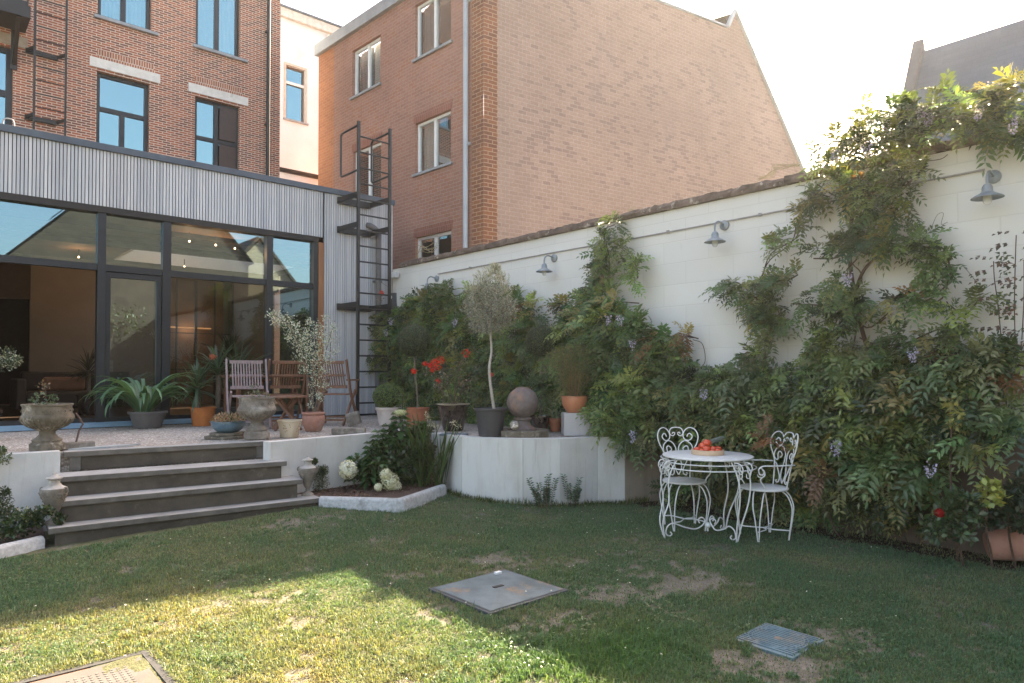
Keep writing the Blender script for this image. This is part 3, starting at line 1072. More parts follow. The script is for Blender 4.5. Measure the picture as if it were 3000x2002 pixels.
def window(parent, M, s0, s1, z0, z1, d, fmat, gmat, vs=(), hs=(), fw=.06, curtain=None, vz=None, back=None):
    f = MB(M)
    g = .002
    f.box(s0 + g, s0 + fw, d, d + .06, z0 + g, z1 - g); f.box(s1 - fw, s1 - g, d, d + .06, z0 + g, z1 - g)
    f.box(s0 + fw + .001, s1 - fw - .001, d, d + .06, z0 + g, z0 + fw); f.box(s0 + fw + .001, s1 - fw - .001, d, d + .06, z1 - fw, z1 - g)
    for h in hs:
        f.box(s0 + fw + .001, s1 - fw - .001, d + .002, d + .055, h - fw * .6, h + fw * .6)
    for v in vs:
        lo, hi = (z0 + fw + .001, z1 - fw - .001) if vz is None else vz
        if hs and vz is None:
            cuts = [lo] + [q for h in hs for q in (h - fw * .6 - .001, h + fw * .6 + .001)] + [hi]
            for k in range(0, len(cuts), 2):
                f.box(v - fw * .65, v + fw * .65, d + .001, d + .058, cuts[k], cuts[k + 1])
        else:
            f.box(v - fw * .65, v + fw * .65, d + .001, d + .058, lo, hi)
    w = f.build("window", fmat, parent)
    p = MB(M)
    p.quad((s0 + fw * .5, d + .035, z0 + fw * .5), (s1 - fw * .5, d + .035, z0 + fw * .5), (s1 - fw * .5, d + .035, z1 - fw * .5), (s0 + fw * .5, d + .035, z1 - fw * .5))
    p.build("pane", gmat, w)
    if curtain is not None:
        for (c0, c1, cm) in curtain:
            c = MB(M); nfold = max(4, int((c1 - c0) / .045) * 2)
            pts = [(c0 + (c1 - c0) * k / nfold, d + .16 + .02 * math.sin(k * 1.9) + .012 * math.sin(k * .7)) for k in range(nfold + 1)]
            for k in range(nfold):
                c.quad((pts[k][0], pts[k][1], z0), (pts[k + 1][0], pts[k + 1][1], z0), (pts[k + 1][0], pts[k + 1][1], z1), (pts[k][0], pts[k][1], z1))
            c.build("curtain", cm, w, smooth=True, auto=80)
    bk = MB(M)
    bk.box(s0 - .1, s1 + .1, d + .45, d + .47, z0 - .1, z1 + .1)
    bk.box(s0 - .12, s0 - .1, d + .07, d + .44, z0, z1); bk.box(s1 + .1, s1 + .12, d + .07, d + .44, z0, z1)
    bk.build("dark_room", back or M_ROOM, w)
    return w


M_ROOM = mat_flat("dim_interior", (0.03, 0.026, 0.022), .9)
M_CURT = mat_flat("white_net_curtain", (0.75, 0.76, 0.74), .9, var=.04)
G_CYAN = mat_glass("coated_window_glass", .42, (.5, .8, .85), (.5, .62, .62), wave=.0)
G_CLEAR = mat_glass("clear_window_glass", .3, (.8, .9, .95), (.7, .72, .7))
G_EXT = mat_glass("large_sliding_glass", .27, (.55, .86, .98), (.66, .62, .56), wave=.0)
G_LOW = mat_glass("thin_sliding_glass", .06, (.6, .8, .85), (.6, .56, .5), wave=.0)
M_LIMEST = mat_noise("pale_limestone", (0.76, 0.73, 0.67), (0.64, 0.61, 0.55), 8, .8, c3=(.36, .33, .28), s3=5, t3=(.6, .8))
M_SILL = mat_noise("blue_grey_sill", (0.33, 0.35, 0.37), (0.26, 0.27, 0.28), 8, .7)
M_ZINC = mat_noise("grey_zinc", (0.36, 0.38, 0.4), (0.28, 0.3, 0.32), 4, .5, metal=.2, bump=.1)
BR_HOUSE = mat_brick("red_brown_brick", (0.42, 0.14, 0.07), (0.26, 0.08, 0.05), (0.64, 0.50, 0.40), .165, .0485, .0095, big=(.85, 1.12), odd=(.2, .08, .055), oddt=(.82, .86))
BR_SOLD = mat_brick("soldier_brick", (0.42, 0.16, 0.08), (0.30, 0.11, 0.065), (0.60, 0.47, 0.38), .0485, .165, .0095)
BR_GABLE = mat_brick("salmon_brick", (0.40, 0.27, 0.205), (0.355, 0.235, 0.18), (0.46, 0.35, 0.285), .195, .08, .006, big=(.86, 1.12), bump=.25, dirt=(.27, .2, .175), odd=(.30, .20, .16), oddt=(.95, 1.0))
BR_FAC = mat_brick("rosy_brick", (0.38, 0.2, 0.145), (0.325, 0.165, 0.12), (0.41, 0.27, 0.215), .195, .07, .006, big=(.82, 1.12), bump=.25, odd=(.36, .17, .11), oddt=(.95, 1.0))
BR_QUOIN = mat_brick("orange_quoin_brick", (0.30, 0.12, 0.055), (0.2, 0.085, 0.05), (0.46, 0.30, 0.2), .2, .075, .008, big=(.75, 1.15))
BR_BOUNCE = mat_brick("bounce_tinted_brick", (0.46, 0.19, 0.085), (0.38, 0.15, 0.07), (0.44, 0.24, 0.15), .2, .07, .006, big=(.85, 1.15))  # bounced orange sunlight put into the brick colour
M_STUCCO = mat_noise("white_stucco", (0.72, 0.75, 0.78), (0.64, 0.67, 0.69), 1.3, .9, bump=.3, c3=(.55, .5, .44), s3=.8, t3=(.6, .85))

# ------------------------------------------------------------------ brick house
Mh = frame_matrix(0, 15.8, 1, 0, 0, 1)
bh = thing("brick_house", "tall red brick house with white lintels standing behind the wood clad extension", "house", (1, 15.8, 0))
holes = [(2.81, 3.78, 5.0, 7.6), (4.69, 5.66, 5.0, 7.6), (2.81, 3.80, 8.72, 11.2), (4.69, 5.66, 8.72, 11.2), (.35, 1.44, 5.0, 7.62)]
w = MB(Mh); wall_sheet(w, -5, 6.61, 3.95, 13.5, holes, .2)
w.quad((-5, 0, 13.5), (6.61, 0, 13.5), (6.61, 8, 13.5), (-5, 8, 13.5))
w.quad((-5, 8, 0), (6.61, 8, 0), (6.61, 8, 13.5), (-5, 8, 13.5), flip=True)
wb = w.build("wall", BR_HOUSE, bh)
w = MB(Mh); w.quad((6.608, .01, 3.4), (6.608, 8, 3.4), (6.608, 8, 13.5), (6.608, .01, 13.5)); w.build("side_wall", mat_flat("bounce_damping_grey", (.3, .31, .32), .9), bh)  # unseen face made grey to damp orange bounce onto the white house
for (a, b) in ((2.68, 3.98), (4.55, 5.85)):
    l = MB(Mh); l.box(a, b, -.02, .12, 7.655, 7.85); l.build("lintel", M_LIMEST, bh, bevel=.004)
    l = MB(Mh)
    l.box(a + .13, b - .13, -.006, .05, 7.853, 8.03); l.build("soldier_course", BR_SOLD, bh)
l = MB(Mh); l.box(.1, 1.66, -.02, .12, 7.66, 7.86); l.build("lintel", mat_noise("dull_lintel", (.42, .36, .28), (.32, .26, .2), 6, .9), bh)
for (a, b) in ((2.75, 3.93), (4.63, 5.82)):
    l = MB(Mh); l.box(a, b, -.06, .1, 8.655, 8.718); l.build("sill", M_SILL, bh, bevel=.004)
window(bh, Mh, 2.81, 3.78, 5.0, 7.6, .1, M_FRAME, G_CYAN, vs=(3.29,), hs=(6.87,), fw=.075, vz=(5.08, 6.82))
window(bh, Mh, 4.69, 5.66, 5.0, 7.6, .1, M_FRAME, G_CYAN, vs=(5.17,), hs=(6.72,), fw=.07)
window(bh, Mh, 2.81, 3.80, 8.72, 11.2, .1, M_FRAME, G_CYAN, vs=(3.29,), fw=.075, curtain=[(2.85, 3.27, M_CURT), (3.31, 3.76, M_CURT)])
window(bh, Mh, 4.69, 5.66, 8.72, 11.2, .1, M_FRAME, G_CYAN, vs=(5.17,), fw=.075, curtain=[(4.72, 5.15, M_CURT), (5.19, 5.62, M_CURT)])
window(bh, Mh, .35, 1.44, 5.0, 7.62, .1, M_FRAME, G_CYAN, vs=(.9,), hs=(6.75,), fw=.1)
# open casement leaf of the right lower window, its room seen brown behind it
cs = MB(Mh); cs.box(5.24, 5.60, .075, .09, 5.08, 6.66); cs.box(5.24, 5.60, .075, .09, 6.78, 7.52)
cs.build("open_casement", mat_flat("brown_inner_wall", (.055, .028, .018), .35), bh)
p = MB(Mh)
p.tube([(6.29, -.08, 3.6), (6.29, -.08, 13.5)], .045, 10)
for z in (5.2, 7.3, 9.5): p.box(6.23, 6.35, -.09, -.005, z, z + .04)
p.build("downpipe", M_BLACK, bh, smooth=True)
# balcony corner at the top left
bl = MB(Mh)
q0 = onY(92, 24, 15.1); q1 = onY(92, 58, 15.1)
bl.box(-2, 1.62, -.75, -.01, q1[2], q0[2])
bl.box(-2, 1.58, -.7, -.62, q0[2] + .01, q0[2] + .1)
for s in (1.58, 1.0, .4, -.2):
    bl.tube([(s, -.7, q0[2]), (s, -.7, q0[2] + 1.1)], .014, 6)
for s in (1.45, .1):
    bl.bar((s, -.7, q1[2]), (s, -.03, q1[2] - .62), .06, .1); bl.box(s - .05, s + .05, -.035, -.005, q1[2] - .75, q1[2])
bl.build("balcony", M_BLACK, bh)

# fixed ladder on the brick wall
fl = thing("wall_ladder", "black steel ladder bolted to the red brick house above the extension roof", "ladder", (2.0, 15.6, 4.7))
xa = onY(101, 200, 15.55)[0]; xb = onY(193, 220, 15.55)[0]
for x in (xa, xb):
    b = MB(); b.bar((x, 15.55, 4.3), (x, 15.55, 11.5), .035, .035); b.build("rail", M_BLACK, fl)
z = 4.45
while z < 11.3:
    b = MB(); b.tube([(xa + .018, 15.55, z), (xb - .018, 15.55, z)], .012, 6); b.build("rung", M_BLACK, fl)
    z += .258
for yy in (345, 150):
    zc = onY(85, yy, 15.78)[2]
    b = MB(); b.box(xa - .12, xb - .1, 15.75, 15.795, zc - .05, zc + .04)
    b.bar((xa - .1, 15.76, zc), (xa, 15.56, zc + .02), .025, .06); b.bar((xb - .12, 15.76, zc), (xb, 15.56, zc + .02), .025, .06)
    b.build("bracket", M_BLACK, fl)

# roof vent hoop at the photo's left edge
hb = MB()
hp = [onY(x, y, 12.5) for x, y in ((10, 390), (10, 352), (30, 349), (40, 358), (43, 392))]
hb.tube(spline([tuple(p) for p in hp], 5), .011, 6)
tag(hb.build("roof_pipe", M_ZINC), "bent pale metal pipe rising from the extension roof at far left", "pipe")

# ------------------------------------------------------------------ extension
M_SLAT = None
m, nd, ln = newmat("silvered_timber")
oc = nd.new("ShaderNodeTexCoord").outputs['Object']
at = nd.new("ShaderNodeAttribute"); at.attribute_name = "rnd"
n1 = noise(nd, ln, oc, 2.2, 6, .65, (9, 9, .7))
n2 = noise(nd, ln, oc, 7, 5, .7, (12, 12, .35))
c = mixcol(nd, ln, at.outputs['Fac'], (0.44, 0.45, 0.47), (0.62, 0.615, 0.61))
c = mixcol(nd, ln, ramp(nd, ln, n1, [(.45, 0), (.72, .55)]), c, (.33, .34, .37))
c = mixcol(nd, ln, ramp(nd, ln, n2, [(.62, 0), (.8, .55)]), c, (.20, .13, .09))
n3 = noise(nd, ln, oc, .5, 3, .5)
c = mixcol(nd, ln, ramp(nd, ln, n3, [(.35, 0), (.7, .35)]), c, (.5, .44, .40))
M_SLAT = finish(m, nd, ln, c, .8, 0, n2, .25, .003, .3)
M_BACK = mat_flat("dark_batten_backing", (.05, .05, .055), .9)

ex = thing("garden_extension", "low modern extension with silvered timber slats over wide black framed glass", "extension", (1, FY, TZ))
sl = MB()
x = -3.0; k = 0
rs_ = random.Random(4)
while x < 6.61:
    z0 = 3.79 if x < 5.29 else TZ + .03
    if x < 5.31 and x + .031 > 5.31: x = 5.315; z0 = TZ + .03
    sl.box(x, x + .032, FY, FY + .03, z0, 4.56, rnd=.02 + .98 * rs_.random() ** 1.0)
    x += .0425
sl.build("slat_cladding", M_SLAT, ex)
b = MB(); b.box(-3, 5.3, FY + .031, FY + .06, 3.79, 4.56); b.box(5.3, 6.64, FY + .031, FY + .06, TZ, 4.56); b.box(6.601, 6.64, FY + .061, 15.7, TZ, 4.56)
b.build("wall", M_BACK, ex)
b = MB(); b.box(6.6, 6.648, FY - .01, FY + .03, TZ + .02, 4.56); b.build("corner_trim", mat_flat("pale_trim", (.55, .54, .53), .7), ex)
b = MB(); b.box(-3.05, 6.69, FY - .035, FY + .3, 4.562, 4.655)
b.build("roof_edge", mat_noise("slate_blue_roof_edge", (.085, .105, .13), (.06, .075, .095), 3, .5, metal=.1), ex, bevel=.006)
# flat roof and ceiling with a skylight opening
SK = (3.1, 6.2, 13.9, 15.55)
rf = MB()
for zz0, zz1 in ((3.78, 4.5),):
    rf.box(-3, 6.6, FY + .31, SK[2], zz0 + .0, zz1); rf.box(-3, SK[0], SK[2] + .001, 15.79, zz0, zz1); rf.box(SK[1], 6.6, SK[2] + .001, 15.79, zz0, zz1)
    rf.box(SK[0] + .001, SK[1] - .001, SK[3], 15.79, zz0, zz1)
rf.box(-3, 6.6, 15.8, 19.5, 3.78, 3.9)
rf.build("roof", mat_noise("warm_brown_ceiling", (.17, .115, .075), (.13, .085, .055), 3, .8), ex)
bm2 = MB()
for y in (11.9, 12.9, 13.6):
    bm2.box(-3, 6.55, y, y + .06, 3.70, 3.778)
bm2.build("ceiling_beam", mat_flat("dark_beam", (.03, .022, .017), .8), ex)
skl = MB(); skl.box(SK[0] - .001, SK[0] + .03, SK[2], SK[3], 3.76, 4.7); skl.box(SK[1] - .03, SK[1], SK[2], SK[3], 3.76, 4.7); skl.box(SK[0] + .031, SK[1] - .031, SK[2], SK[2] + .03, 3.76, 4.7); skl.box(SK[0] + .031, SK[1] - .031, SK[3] - .03, SK[3], 3.76, 4.7)
so = skl.build("skylight", mat_flat("white_skylight_shaft", (.8, .82, .82), .6, var=.03), ex)
# black frames
GYp = FY + .1
GF = [(-3.0, -2.9), (-.02, .08), (1.96, 2.06), (2.79, 2.9), (4.33, 4.43), (5.13, 5.21)]
for a, c_ in GF:
    f = MB(); f.box(a, c_, FY + .02, GYp + .04, TZ + .07, 3.70); f.build("mullion", M_FRAME, ex)
f = MB(); f.box(-3, 5.208, FY + .005, FY + .2, 3.702, 3.79); f.build("header", mat_flat("dark_header", (.022, .017, .014), .6), ex)
for i in range(len(GF) - 1):
    a, c_ = GF[i][1] + .001, GF[i + 1][0] - .001
    f = MB(); f.box(a, c_, FY + .04, GYp + .03, 2.90, 2.99); f.build("transom", M_FRAME, ex)
    f = MB(); f.box(a, c_, FY + .05, GYp + .03, TZ + .07, TZ + .13); f.build("bottom_rail", M_FRAME, ex)
    if i not in (1,):
        g = MB(); g.quad((a - .02, GYp, TZ + .07), (c_ + .02, GYp, TZ + .07), (c_ + .02, GYp, 2.95), (a - .02, GYp, 2.95)); g.build("glass_door", G_LOW if i == 3 else G_EXT, ex)
    g = MB(); g.quad((a - .02, GYp, 2.95), (c_ + .02, GYp, 2.95), (c_ + .02, GYp, 3.72), (a - .02, GYp, 3.72)); g.build("top_pane", G_EXT, ex)
f = MB(); f.box(2.07, 2.13, FY + .06, GYp + .02, TZ + .13, 2.89); f.box(2.72, 2.78, FY + .06, GYp + .02, TZ + .13, 2.89); f.box(2.131, 2.719, FY + .06, GYp + .02, 2.82, 2.89)
f.build("door_leaf_frame", M_FRAME, ex)
f = MB(); f.box(5.212, 5.31, FY + .01, FY + .2, TZ + .05, 3.70); f.build("timber_reveal", mat_noise("fresh_cedar", (.33, .15, .06), (.24, .1, .04), 4, .6, mapscale=(6, 6, .5)), ex)
f = MB(); f.box(-3, 5.2, FY - .07, FY + .04, TZ + .005, TZ + .055); f.box(-3, 5.2, FY - .01, FY + .15, TZ + .056, TZ + .069)
f.build("sliding_track", mat_noise("blue_grey_aluminium_track", (.27, .4, .5), (.2, .31, .4), 3, .45), ex, bevel=.004)
# interior
M_TAN = mat_noise("beige_plaster", (.21, .17, .135), (.175, .14, .11), 1.5, .8, bump=.1)
M_DKW = mat_flat("dark_brown_wall", (.045, .03, .022), .8)
r = MB(); r.box(-3, 6.6, FY + .16, 19.4, TZ - .03, TZ + .03); r.build("room_floor", mat_noise("dark_wood_floor", (.07, .045, .03), (.045, .03, .02), 3, .35, mapscale=(1, 8, 1)), ex)
k_ = 16 / 14.5
r = MB(); r.box(1.78, 3.95, 16.0, 16.1, TZ + .04, 3.77); r.build("beige_wall", M_TAN, ex)
r = MB(); r.box(5.62, 6.59, 16.0, 16.1, TZ + .04, 3.77); r.build("beige_wall", M_TAN, ex)
r = MB(); r.box(-3.0, 6.59, 19.3, 19.4, TZ + .04, 3.77); r.box(-3.1, -3.0, FY + .1, 19.4, TZ, 3.77); r.box(.2, .9, 13.6, 13.8, TZ + .04, 3.77); r.build("room_wall", M_DKW, ex)
r = MB(); r.box(.9, 1.78, 16.0, 16.1, 2.9, 3.77); r.build("room_wall", M_DKW, ex)
pt = MB()
pa, pb_, zt = 4.0, 5.6, 3.52
for i in range(5):
    x = pa + (pb_ - pa) * i / 4
    w_ = .03 if i != 2 else .05
    pt.box(x - w_ / 2, x + w_ / 2, 15.95, 15.99, TZ + .04, zt)
for z in (1.55, 2.35):
    for i in range(4):
        x0 = pa + (pb_ - pa) * i / 4 + .026; x1 = pa + (pb_ - pa) * (i + 1) / 4 - .026
        pt.box(x0, x1, 15.955, 15.985, z, z + .02)
pt.build("steel_partition", M_BLACK, ex)
r = MB(); r.box(pa, pb_, 16.6, 16.65, TZ + .04, 3.77); r.build("partition_panel", mat_noise("warm_partition_panel", (.15, .085, .045), (.1, .06, .035), 2, .5), ex)

WARM = (1.0, .62, .3)
m, nd, ln = newmat("lit_spot_bulb")
em = nd.new("ShaderNodeEmission"); em.inputs[0].default_value = (1, .72, .42, 1); em.inputs[1].default_value = 7
ou = nd.new("ShaderNodeOutputMaterial"); ln.new(em.outputs[0], ou.inputs[0])
M_BULB = m
for i, (x, y, hot, lab) in enumerate(((3.05, 11.75, 0, "unlit hanging ceiling spot behind the second top pane from the left mullion"), (3.42, 11.75, 1, "brightest glowing ceiling spot beside the middle mullion"), (3.85, 11.8, 1, "small glowing ceiling spot right of the middle mullion"),
                                   (4.2, 11.9, 1, "small glowing ceiling spot nearest the reflected gable"), (4.16, 14.6, 1, "glowing ceiling spot below the bright skylight"), (2.36, 14.7, 1, "tiny glowing ceiling spot above the beige wall at left"))):
    t = thing("ceiling_spot", lab, "spotlight", (x, y, 3.775), 0, "track spotlights inside the extension")
    b = MB(); b.tube([(x, y, 3.77), (x, y, 3.66)], .008, 6); b.build("stem", M_BLACK, t)
    b = MB(); b.ball((x, y, 3.62), .013 if hot else .014, 10, 7); b.build("bulb", M_BULB if hot else M_BLACK, t, smooth=True)
    if hot:
        ld = bpy.data.lights.new("spot_light", 'POINT'); ld.energy = 1.0 if y < 13 else 1.5; ld.color = WARM; ld.shadow_soft_size = .06
        lo = bpy.data.objects.new("spot_light", ld); COL.objects.link(lo); lo.location = (0, 0, -.22); lo.parent = t
m, nd, ln = newmat('dim_strip')
em = nd.new('ShaderNodeEmission'); em.inputs[0].default_value = (1, .5, .2, 1); em.inputs[1].default_value = .12
ou = nd.new('ShaderNodeOutputMaterial'); ln.new(em.outputs[0], ou.inputs[0]); mat_strip = m
# wall washer behind the partition
t = thing("wall_lamp", "warm glowing strip lamp behind the black steel partition", "lamp", (4.8, 16.3, 2.5))
b = MB(); b.box(4.3, 5.3, 16.52, 16.57, 2.50, 2.53); b.build("strip", mat_strip, t)
ld = bpy.data.lights.new("strip_light", 'POINT'); ld.energy = 1.1; ld.color = WARM; ld.shadow_soft_size = .1
lo = bpy.data.objects.new("strip_light", ld); COL.objects.link(lo); lo.location = (0, .05, .0); lo.parent = t
# sofa
sf = thing("sofa", "dark sofa seen through the glass below the beige wall", "sofa", (2.3, 14.6, TZ + .03))
b = MB(); b.box(1.55, 3.3, 14.2, 15.2, TZ + .13, TZ + .42); b.build("seat", M_DKW, sf, bevel=.04)
b = MB(); b.box(1.55, 3.3, 15.0, 15.25, TZ + .43, TZ + .78); b.build("backrest", M_DKW, sf, bevel=.04)
b = MB(); b.box(1.4, 1.54, 14.2, 15.2, TZ + .13, TZ + .65); b.build("armrest", M_DKW, sf, bevel=.03)
b = MB(); b.box(1.85, 2.5, 14.75, 14.93, TZ + .43, TZ + .68)
tag(b.build("cushion", mat_flat("rust_brown_cushion", (.2, .1, .06), .9), None, bevel=.05), "rust brown cushion leaning on the dark sofa behind the glass", "cushion")
b = MB(); b.box(2.62, 3.05, 15.26, 15.3, TZ + .45, TZ + 1.0)
tag(b.build("framed_picture", mat_noise("pale_picture", (.4, .38, .35), (.2, .18, .17), 8, .6)), "pale framed picture standing behind the sofa", "picture")

# drain pipe beside the ladder
p = MB()
p.tube(spline([(6.13, FY - .0, 4.12), (6.17, FY - .06, 4.1), (6.28, FY - .09, 4.02), (6.31, FY - .09, 3.9), (6.31, FY - .09, 3.7), (6.31, FY - .09, TZ + .02)], 6), .052, 12)
for z in (1.6, 3.1): p.box(6.24, 6.38, FY - .1, FY - .002, z, z + .04)
p.build("drainpipe", mat_noise("dull_purple_grey_zinc", (.13, .12, .12), (.09, .085, .085), 3, .55), ex, smooth=True)

# ------------------------------------------------------------------ roof access ladder
la = thing("roof_ladder", "tall black steel ladder with hoop handles in front of the extension's right end", "ladder", (5.9, 10.15, TZ))
LX0, LX1, LY = 5.6, 6.2, 10.16
zt = onY(1057, 357, LY)[2]; zt2 = onY(1134, 376, LY)[2]
for x, ztop in ((LX0, zt), (LX1, zt2)):
    b = MB(); b.bar((x, LY, TZ), (x, LY, ztop), .045, .045); b.build("rail", M_BLACK, la)
z = TZ + .25
while z < zt - .02:
    b = MB(); b.tube([(LX0 + .023, LY, z), (LX1 - .023, LY, z)], .0145, 6); b.build("rung", M_BLACK, la)
    z += .262
for yy in (590, 675, 900, ):
    zc = onY(1000, yy, FY)[2]
    b = MB(); b.box(LX0 - .06, LX1 - .02, FY - .05, FY - .004, zc - .055, zc + .055)
    b.bar((LX0 - .04, FY - .03, zc), (LX0, LY + .02, zc), .03, .09); b.bar((LX1 - .04, FY - .03, zc), (LX1, LY + .02, zc), .03, .09)
    b.build("bracket", M_BLACK, la)
for x in (LX0, LX1):
    zt_ = zt if x == LX0 else zt2
    b = MB()
    y2 = LY + .62
    b.tube(spline([(x, LY, zt_ - .06), (x, y2 - .1, zt_ - .06), (x, y2 - .02, zt_ - .08), (x, y2, zt_ - .15), (x, y2, zt_ - .72), (x, y2 - .02, zt_ - .79), (x, y2 - .1, zt_ - .81), (x, LY, zt_ - .81)], 5), .019, 7)
    b.build("hoop_handle", M_BLACK, la, smooth=True)

# ------------------------------------------------------------------ white house
wh = thing("white_house", "pale stuccoed house glimpsed between the two brick buildings", "house", (8, 19, 0))
Mw = frame_matrix(0, 19, 1, 0, 0, 1)
w = MB(Mw); wall_sheet(w, 5, 9.75, 0, 11.75, [(8.12, 8.70, 8.85, 10.42)], .15)
w.quad((5, 0, 11.75), (9.75, 0, 11.75), (9.75, 6, 11.75), (5, 6, 11.75)); w.quad((9.75, 0, 0), (9.75, 6, 0), (9.75, 6, 11.75), (9.75, 0, 11.75))
w.build("wall", M_STUCCO, wh)
b = MB(Mw); b.box(5, 9.85, -.12, .2, 11.752, 12.0); b.build("cornice", mat_flat("cream_cornice", (.66, .62, .56), .8), wh)
b = MB(Mw); b.box(5, 9.88, -.16, .2, 12.002, 12.06); b.build("roof_edge", mat_flat("dark_gutter", (.12, .14, .16), .6), wh)
b = MB(Mw)
for a in ((8.06, 8.12), (8.70, 8.76)): b.box(a[0], a[1], -.02, .0, 8.85, 10.48)
b.box(8.121, 8.699, -.02, 0, 10.42, 10.48); b.build("window_surround", mat_flat("cream_surround", (.62, .52, .43), .8), wh)
window(wh, Mw, 8.12, 8.70, 8.85, 10.42, .08, mat_flat("brown_window_frame", (.16, .12, .1), .6), G_CYAN, hs=(9.95,), fw=.05)  # window frame is a plain brown
b = MB(Mw); b.box(8.125, 8.695, .06, .079, 9.9, 9.98); b.build("white_transom", M_CURT, wh)
b = MB(Mw); b.box(8.04, 8.8, -.05, .06, 8.8, 8.848); b.build("sill", M_SILL, wh)
p = MB(Mw); p.tube([(9.35, -.06, 7.5), (9.35, -.06, 11.7)], .03, 8); p.build("downpipe", mat_flat("white_pipe", (.62, .6, .57), .6), wh, smooth=True)
# lower wing
lw = MB()
a = onY(815, 490, 16.6); c_ = onY(952, 519, 16.6)
b = MB(); b.box(6.5, c_[0], 16.6, 18.9, 0, c_[2] - .1)
b.build("low_wing", M_STUCCO, wh)
b = MB(); b.box(6.5, c_[0] + .02, 16.56, 18.9, c_[2] - .098, c_[2] + .01); b.build("wing_roof_edge", M_BLACK, wh)

# ------------------------------------------------------------------ neighbour: salmon brick building beyond the wall
C0 = (7.98, 9.78)
Mu = frame_matrix(C0[0], C0[1], .9905, -.1375, .1375, .9905)
Mv = frame_matrix(C0[0], C0[1], -.06, .998, .998, .06)
nb = thing("neighbour_building", "big salmon brick building with windowless gable rising beyond the white garden wall", "building", (C0[0], C0[1], 0))
hv = [(3.38, 4.52, 7.9, 9.0), (.95, 2.12, 8.0, 9.15), (.95, 2.10, 5.6, 6.66), (.93, 2.09, 3.1, 4.28), (3.33, 4.47, 4.9, 6.62)]
w = MB(Mv); wall_sheet(w, .33, 5.35, 0, 9.4, hv, .13); w.build("window_wall", BR_FAC, nb)
w = MB(Mv); wall_sheet(w, 5.35, 6.08, 0, 9.4, [], 0); w.quad((6.08, 0, 0), (6.08, 9, 0), (6.08, 9, 9.4), (6.08, 0, 9.4)); w.build("bounce_tinted_wall_end", BR_BOUNCE, nb)  # far strip of the facade carries the painted sun bounce
w = MB(Mv); w.quad((0, -.003, 0), (.33, -.003, 0), (.33, -.003, 9.4), (0, -.003, 9.4)); w.build("corner_brickwork", BR_QUOIN, nb)
w = MB(Mu); w.quad((0, -.003, 0), (.3, -.003, 0), (.3, -.003, 9.66), (0, -.003, 9.66)); w.build("corner_brickwork", BR_QUOIN, nb)
w = MB(Mv); w.box(-.06, 6.14, -.09, .2, 9.402, 9.66); w.build("fascia", M_ZINC, nb)
w = MB(Mu)
gp = [(0, 0), (13.5, 0), (13.5, 2.4), (9.86, 6.98), (7.19, 10.36), (6.9, 9.87), (.2, 9.66), (0, 9.66)]
w.add([(s, 0, z) for s, z in gp], [tuple(range(len(gp)))])
w.build("gable_wall", BR_GABLE, nb)
w = MB(Mu)
w.add([(.2, .25, 9.6), (6.9, .25, 9.7), (6.9, 6.2, 9.7), (.2, 6.2, 9.6)], [(0, 1, 2, 3)])
w.build("flat_roof", M_ZINC, nb)
w = MB(Mu)
w.add([(7.19, .02, 10.34), (13.5, .02, 2.38), (13.5, 7, 2.38), (7.19, 7, 10.34)], [(0, 1, 2, 3)])
w.add([(7.19, .02, 10.34), (5.2, .3, 9.4), (5.2, 7, 9.4), (7.19, 7, 10.34)], [(0, 3, 2, 1)])
w.build("pitched_roof", mat_brick("grey_roof_tiles", (.24, .25, .27), (.2, .2, .22), (.13, .13, .14), .2, .15, .01), nb)
w = MB(Mu)
w.bar((7.19, -.0, 10.37), (13.5, -.0, 2.42), .14, .05)
w.bar((6.9, -.02, 9.88), (7.19, -.02, 10.39), .12, .06)
w.build("verge_trim", mat_noise("pale_zinc_verge", (.4, .43, .44), (.33, .36, .37), 3, .5), nb)
w = MB(Mu); w.bar((0, .05, 9.685), (6.88, .05, 9.9), .18, .04); w.build("coping", M_ZINC, nb)
w = MB(Mu); w.box(8.65, 9.05, .5, 1.1, 8.0, 9.0); w.build("dormer", M_ZINC, nb)
p = MB(Mv); p.tube([(.41, -.09, 2.5), (.41, -.09, 9.4)], .05, 10)
for z in (3.6, 5.8, 8.55): p.box(.35, .47, -.1, -.01, z, z + .05)
p.build("downpipe", mat_noise("pale_blue_grey_pipe", (.44, .48, .52), (.36, .4, .44), 2, .5), nb, smooth=True)
M_WFR = mat_flat("white_window_frame", (.82, .82, .8), .5, var=.04)
M_CURT2 = mat_flat("grey_curtain", (.4, .4, .41), .9)
for h, cur in zip(hv, ([(3.42, 3.92, M_CURT), (3.98, 4.48, M_CURT2)], [(1.56, 2.1, M_CURT2)], [(1.65, 2.05, M_CURT)], None, None)):
    mid = (h[0] + h[1]) / 2
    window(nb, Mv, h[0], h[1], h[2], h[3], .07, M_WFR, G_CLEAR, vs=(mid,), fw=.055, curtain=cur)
    sx = MB(Mv); sx.box(h[0] - .06, h[1] + .05, -.05, .06, h[2] - .05, h[2] - .002); sx.build("sill", M_SILL, nb)
for h in (hv[2], hv[3], hv[4]):
    sx = MB(Mv); sx.box(h[0] - .05, h[1] + .05, -.004, .02, h[3] + .003, h[3] + .19)
    sx.build("soldier_course", mat_brick("rosy_soldier_brick", (.31, .13, .088), (.26, .108, .075), (.35, .2, .155), .07, .2, .006, bump=.2), nb)

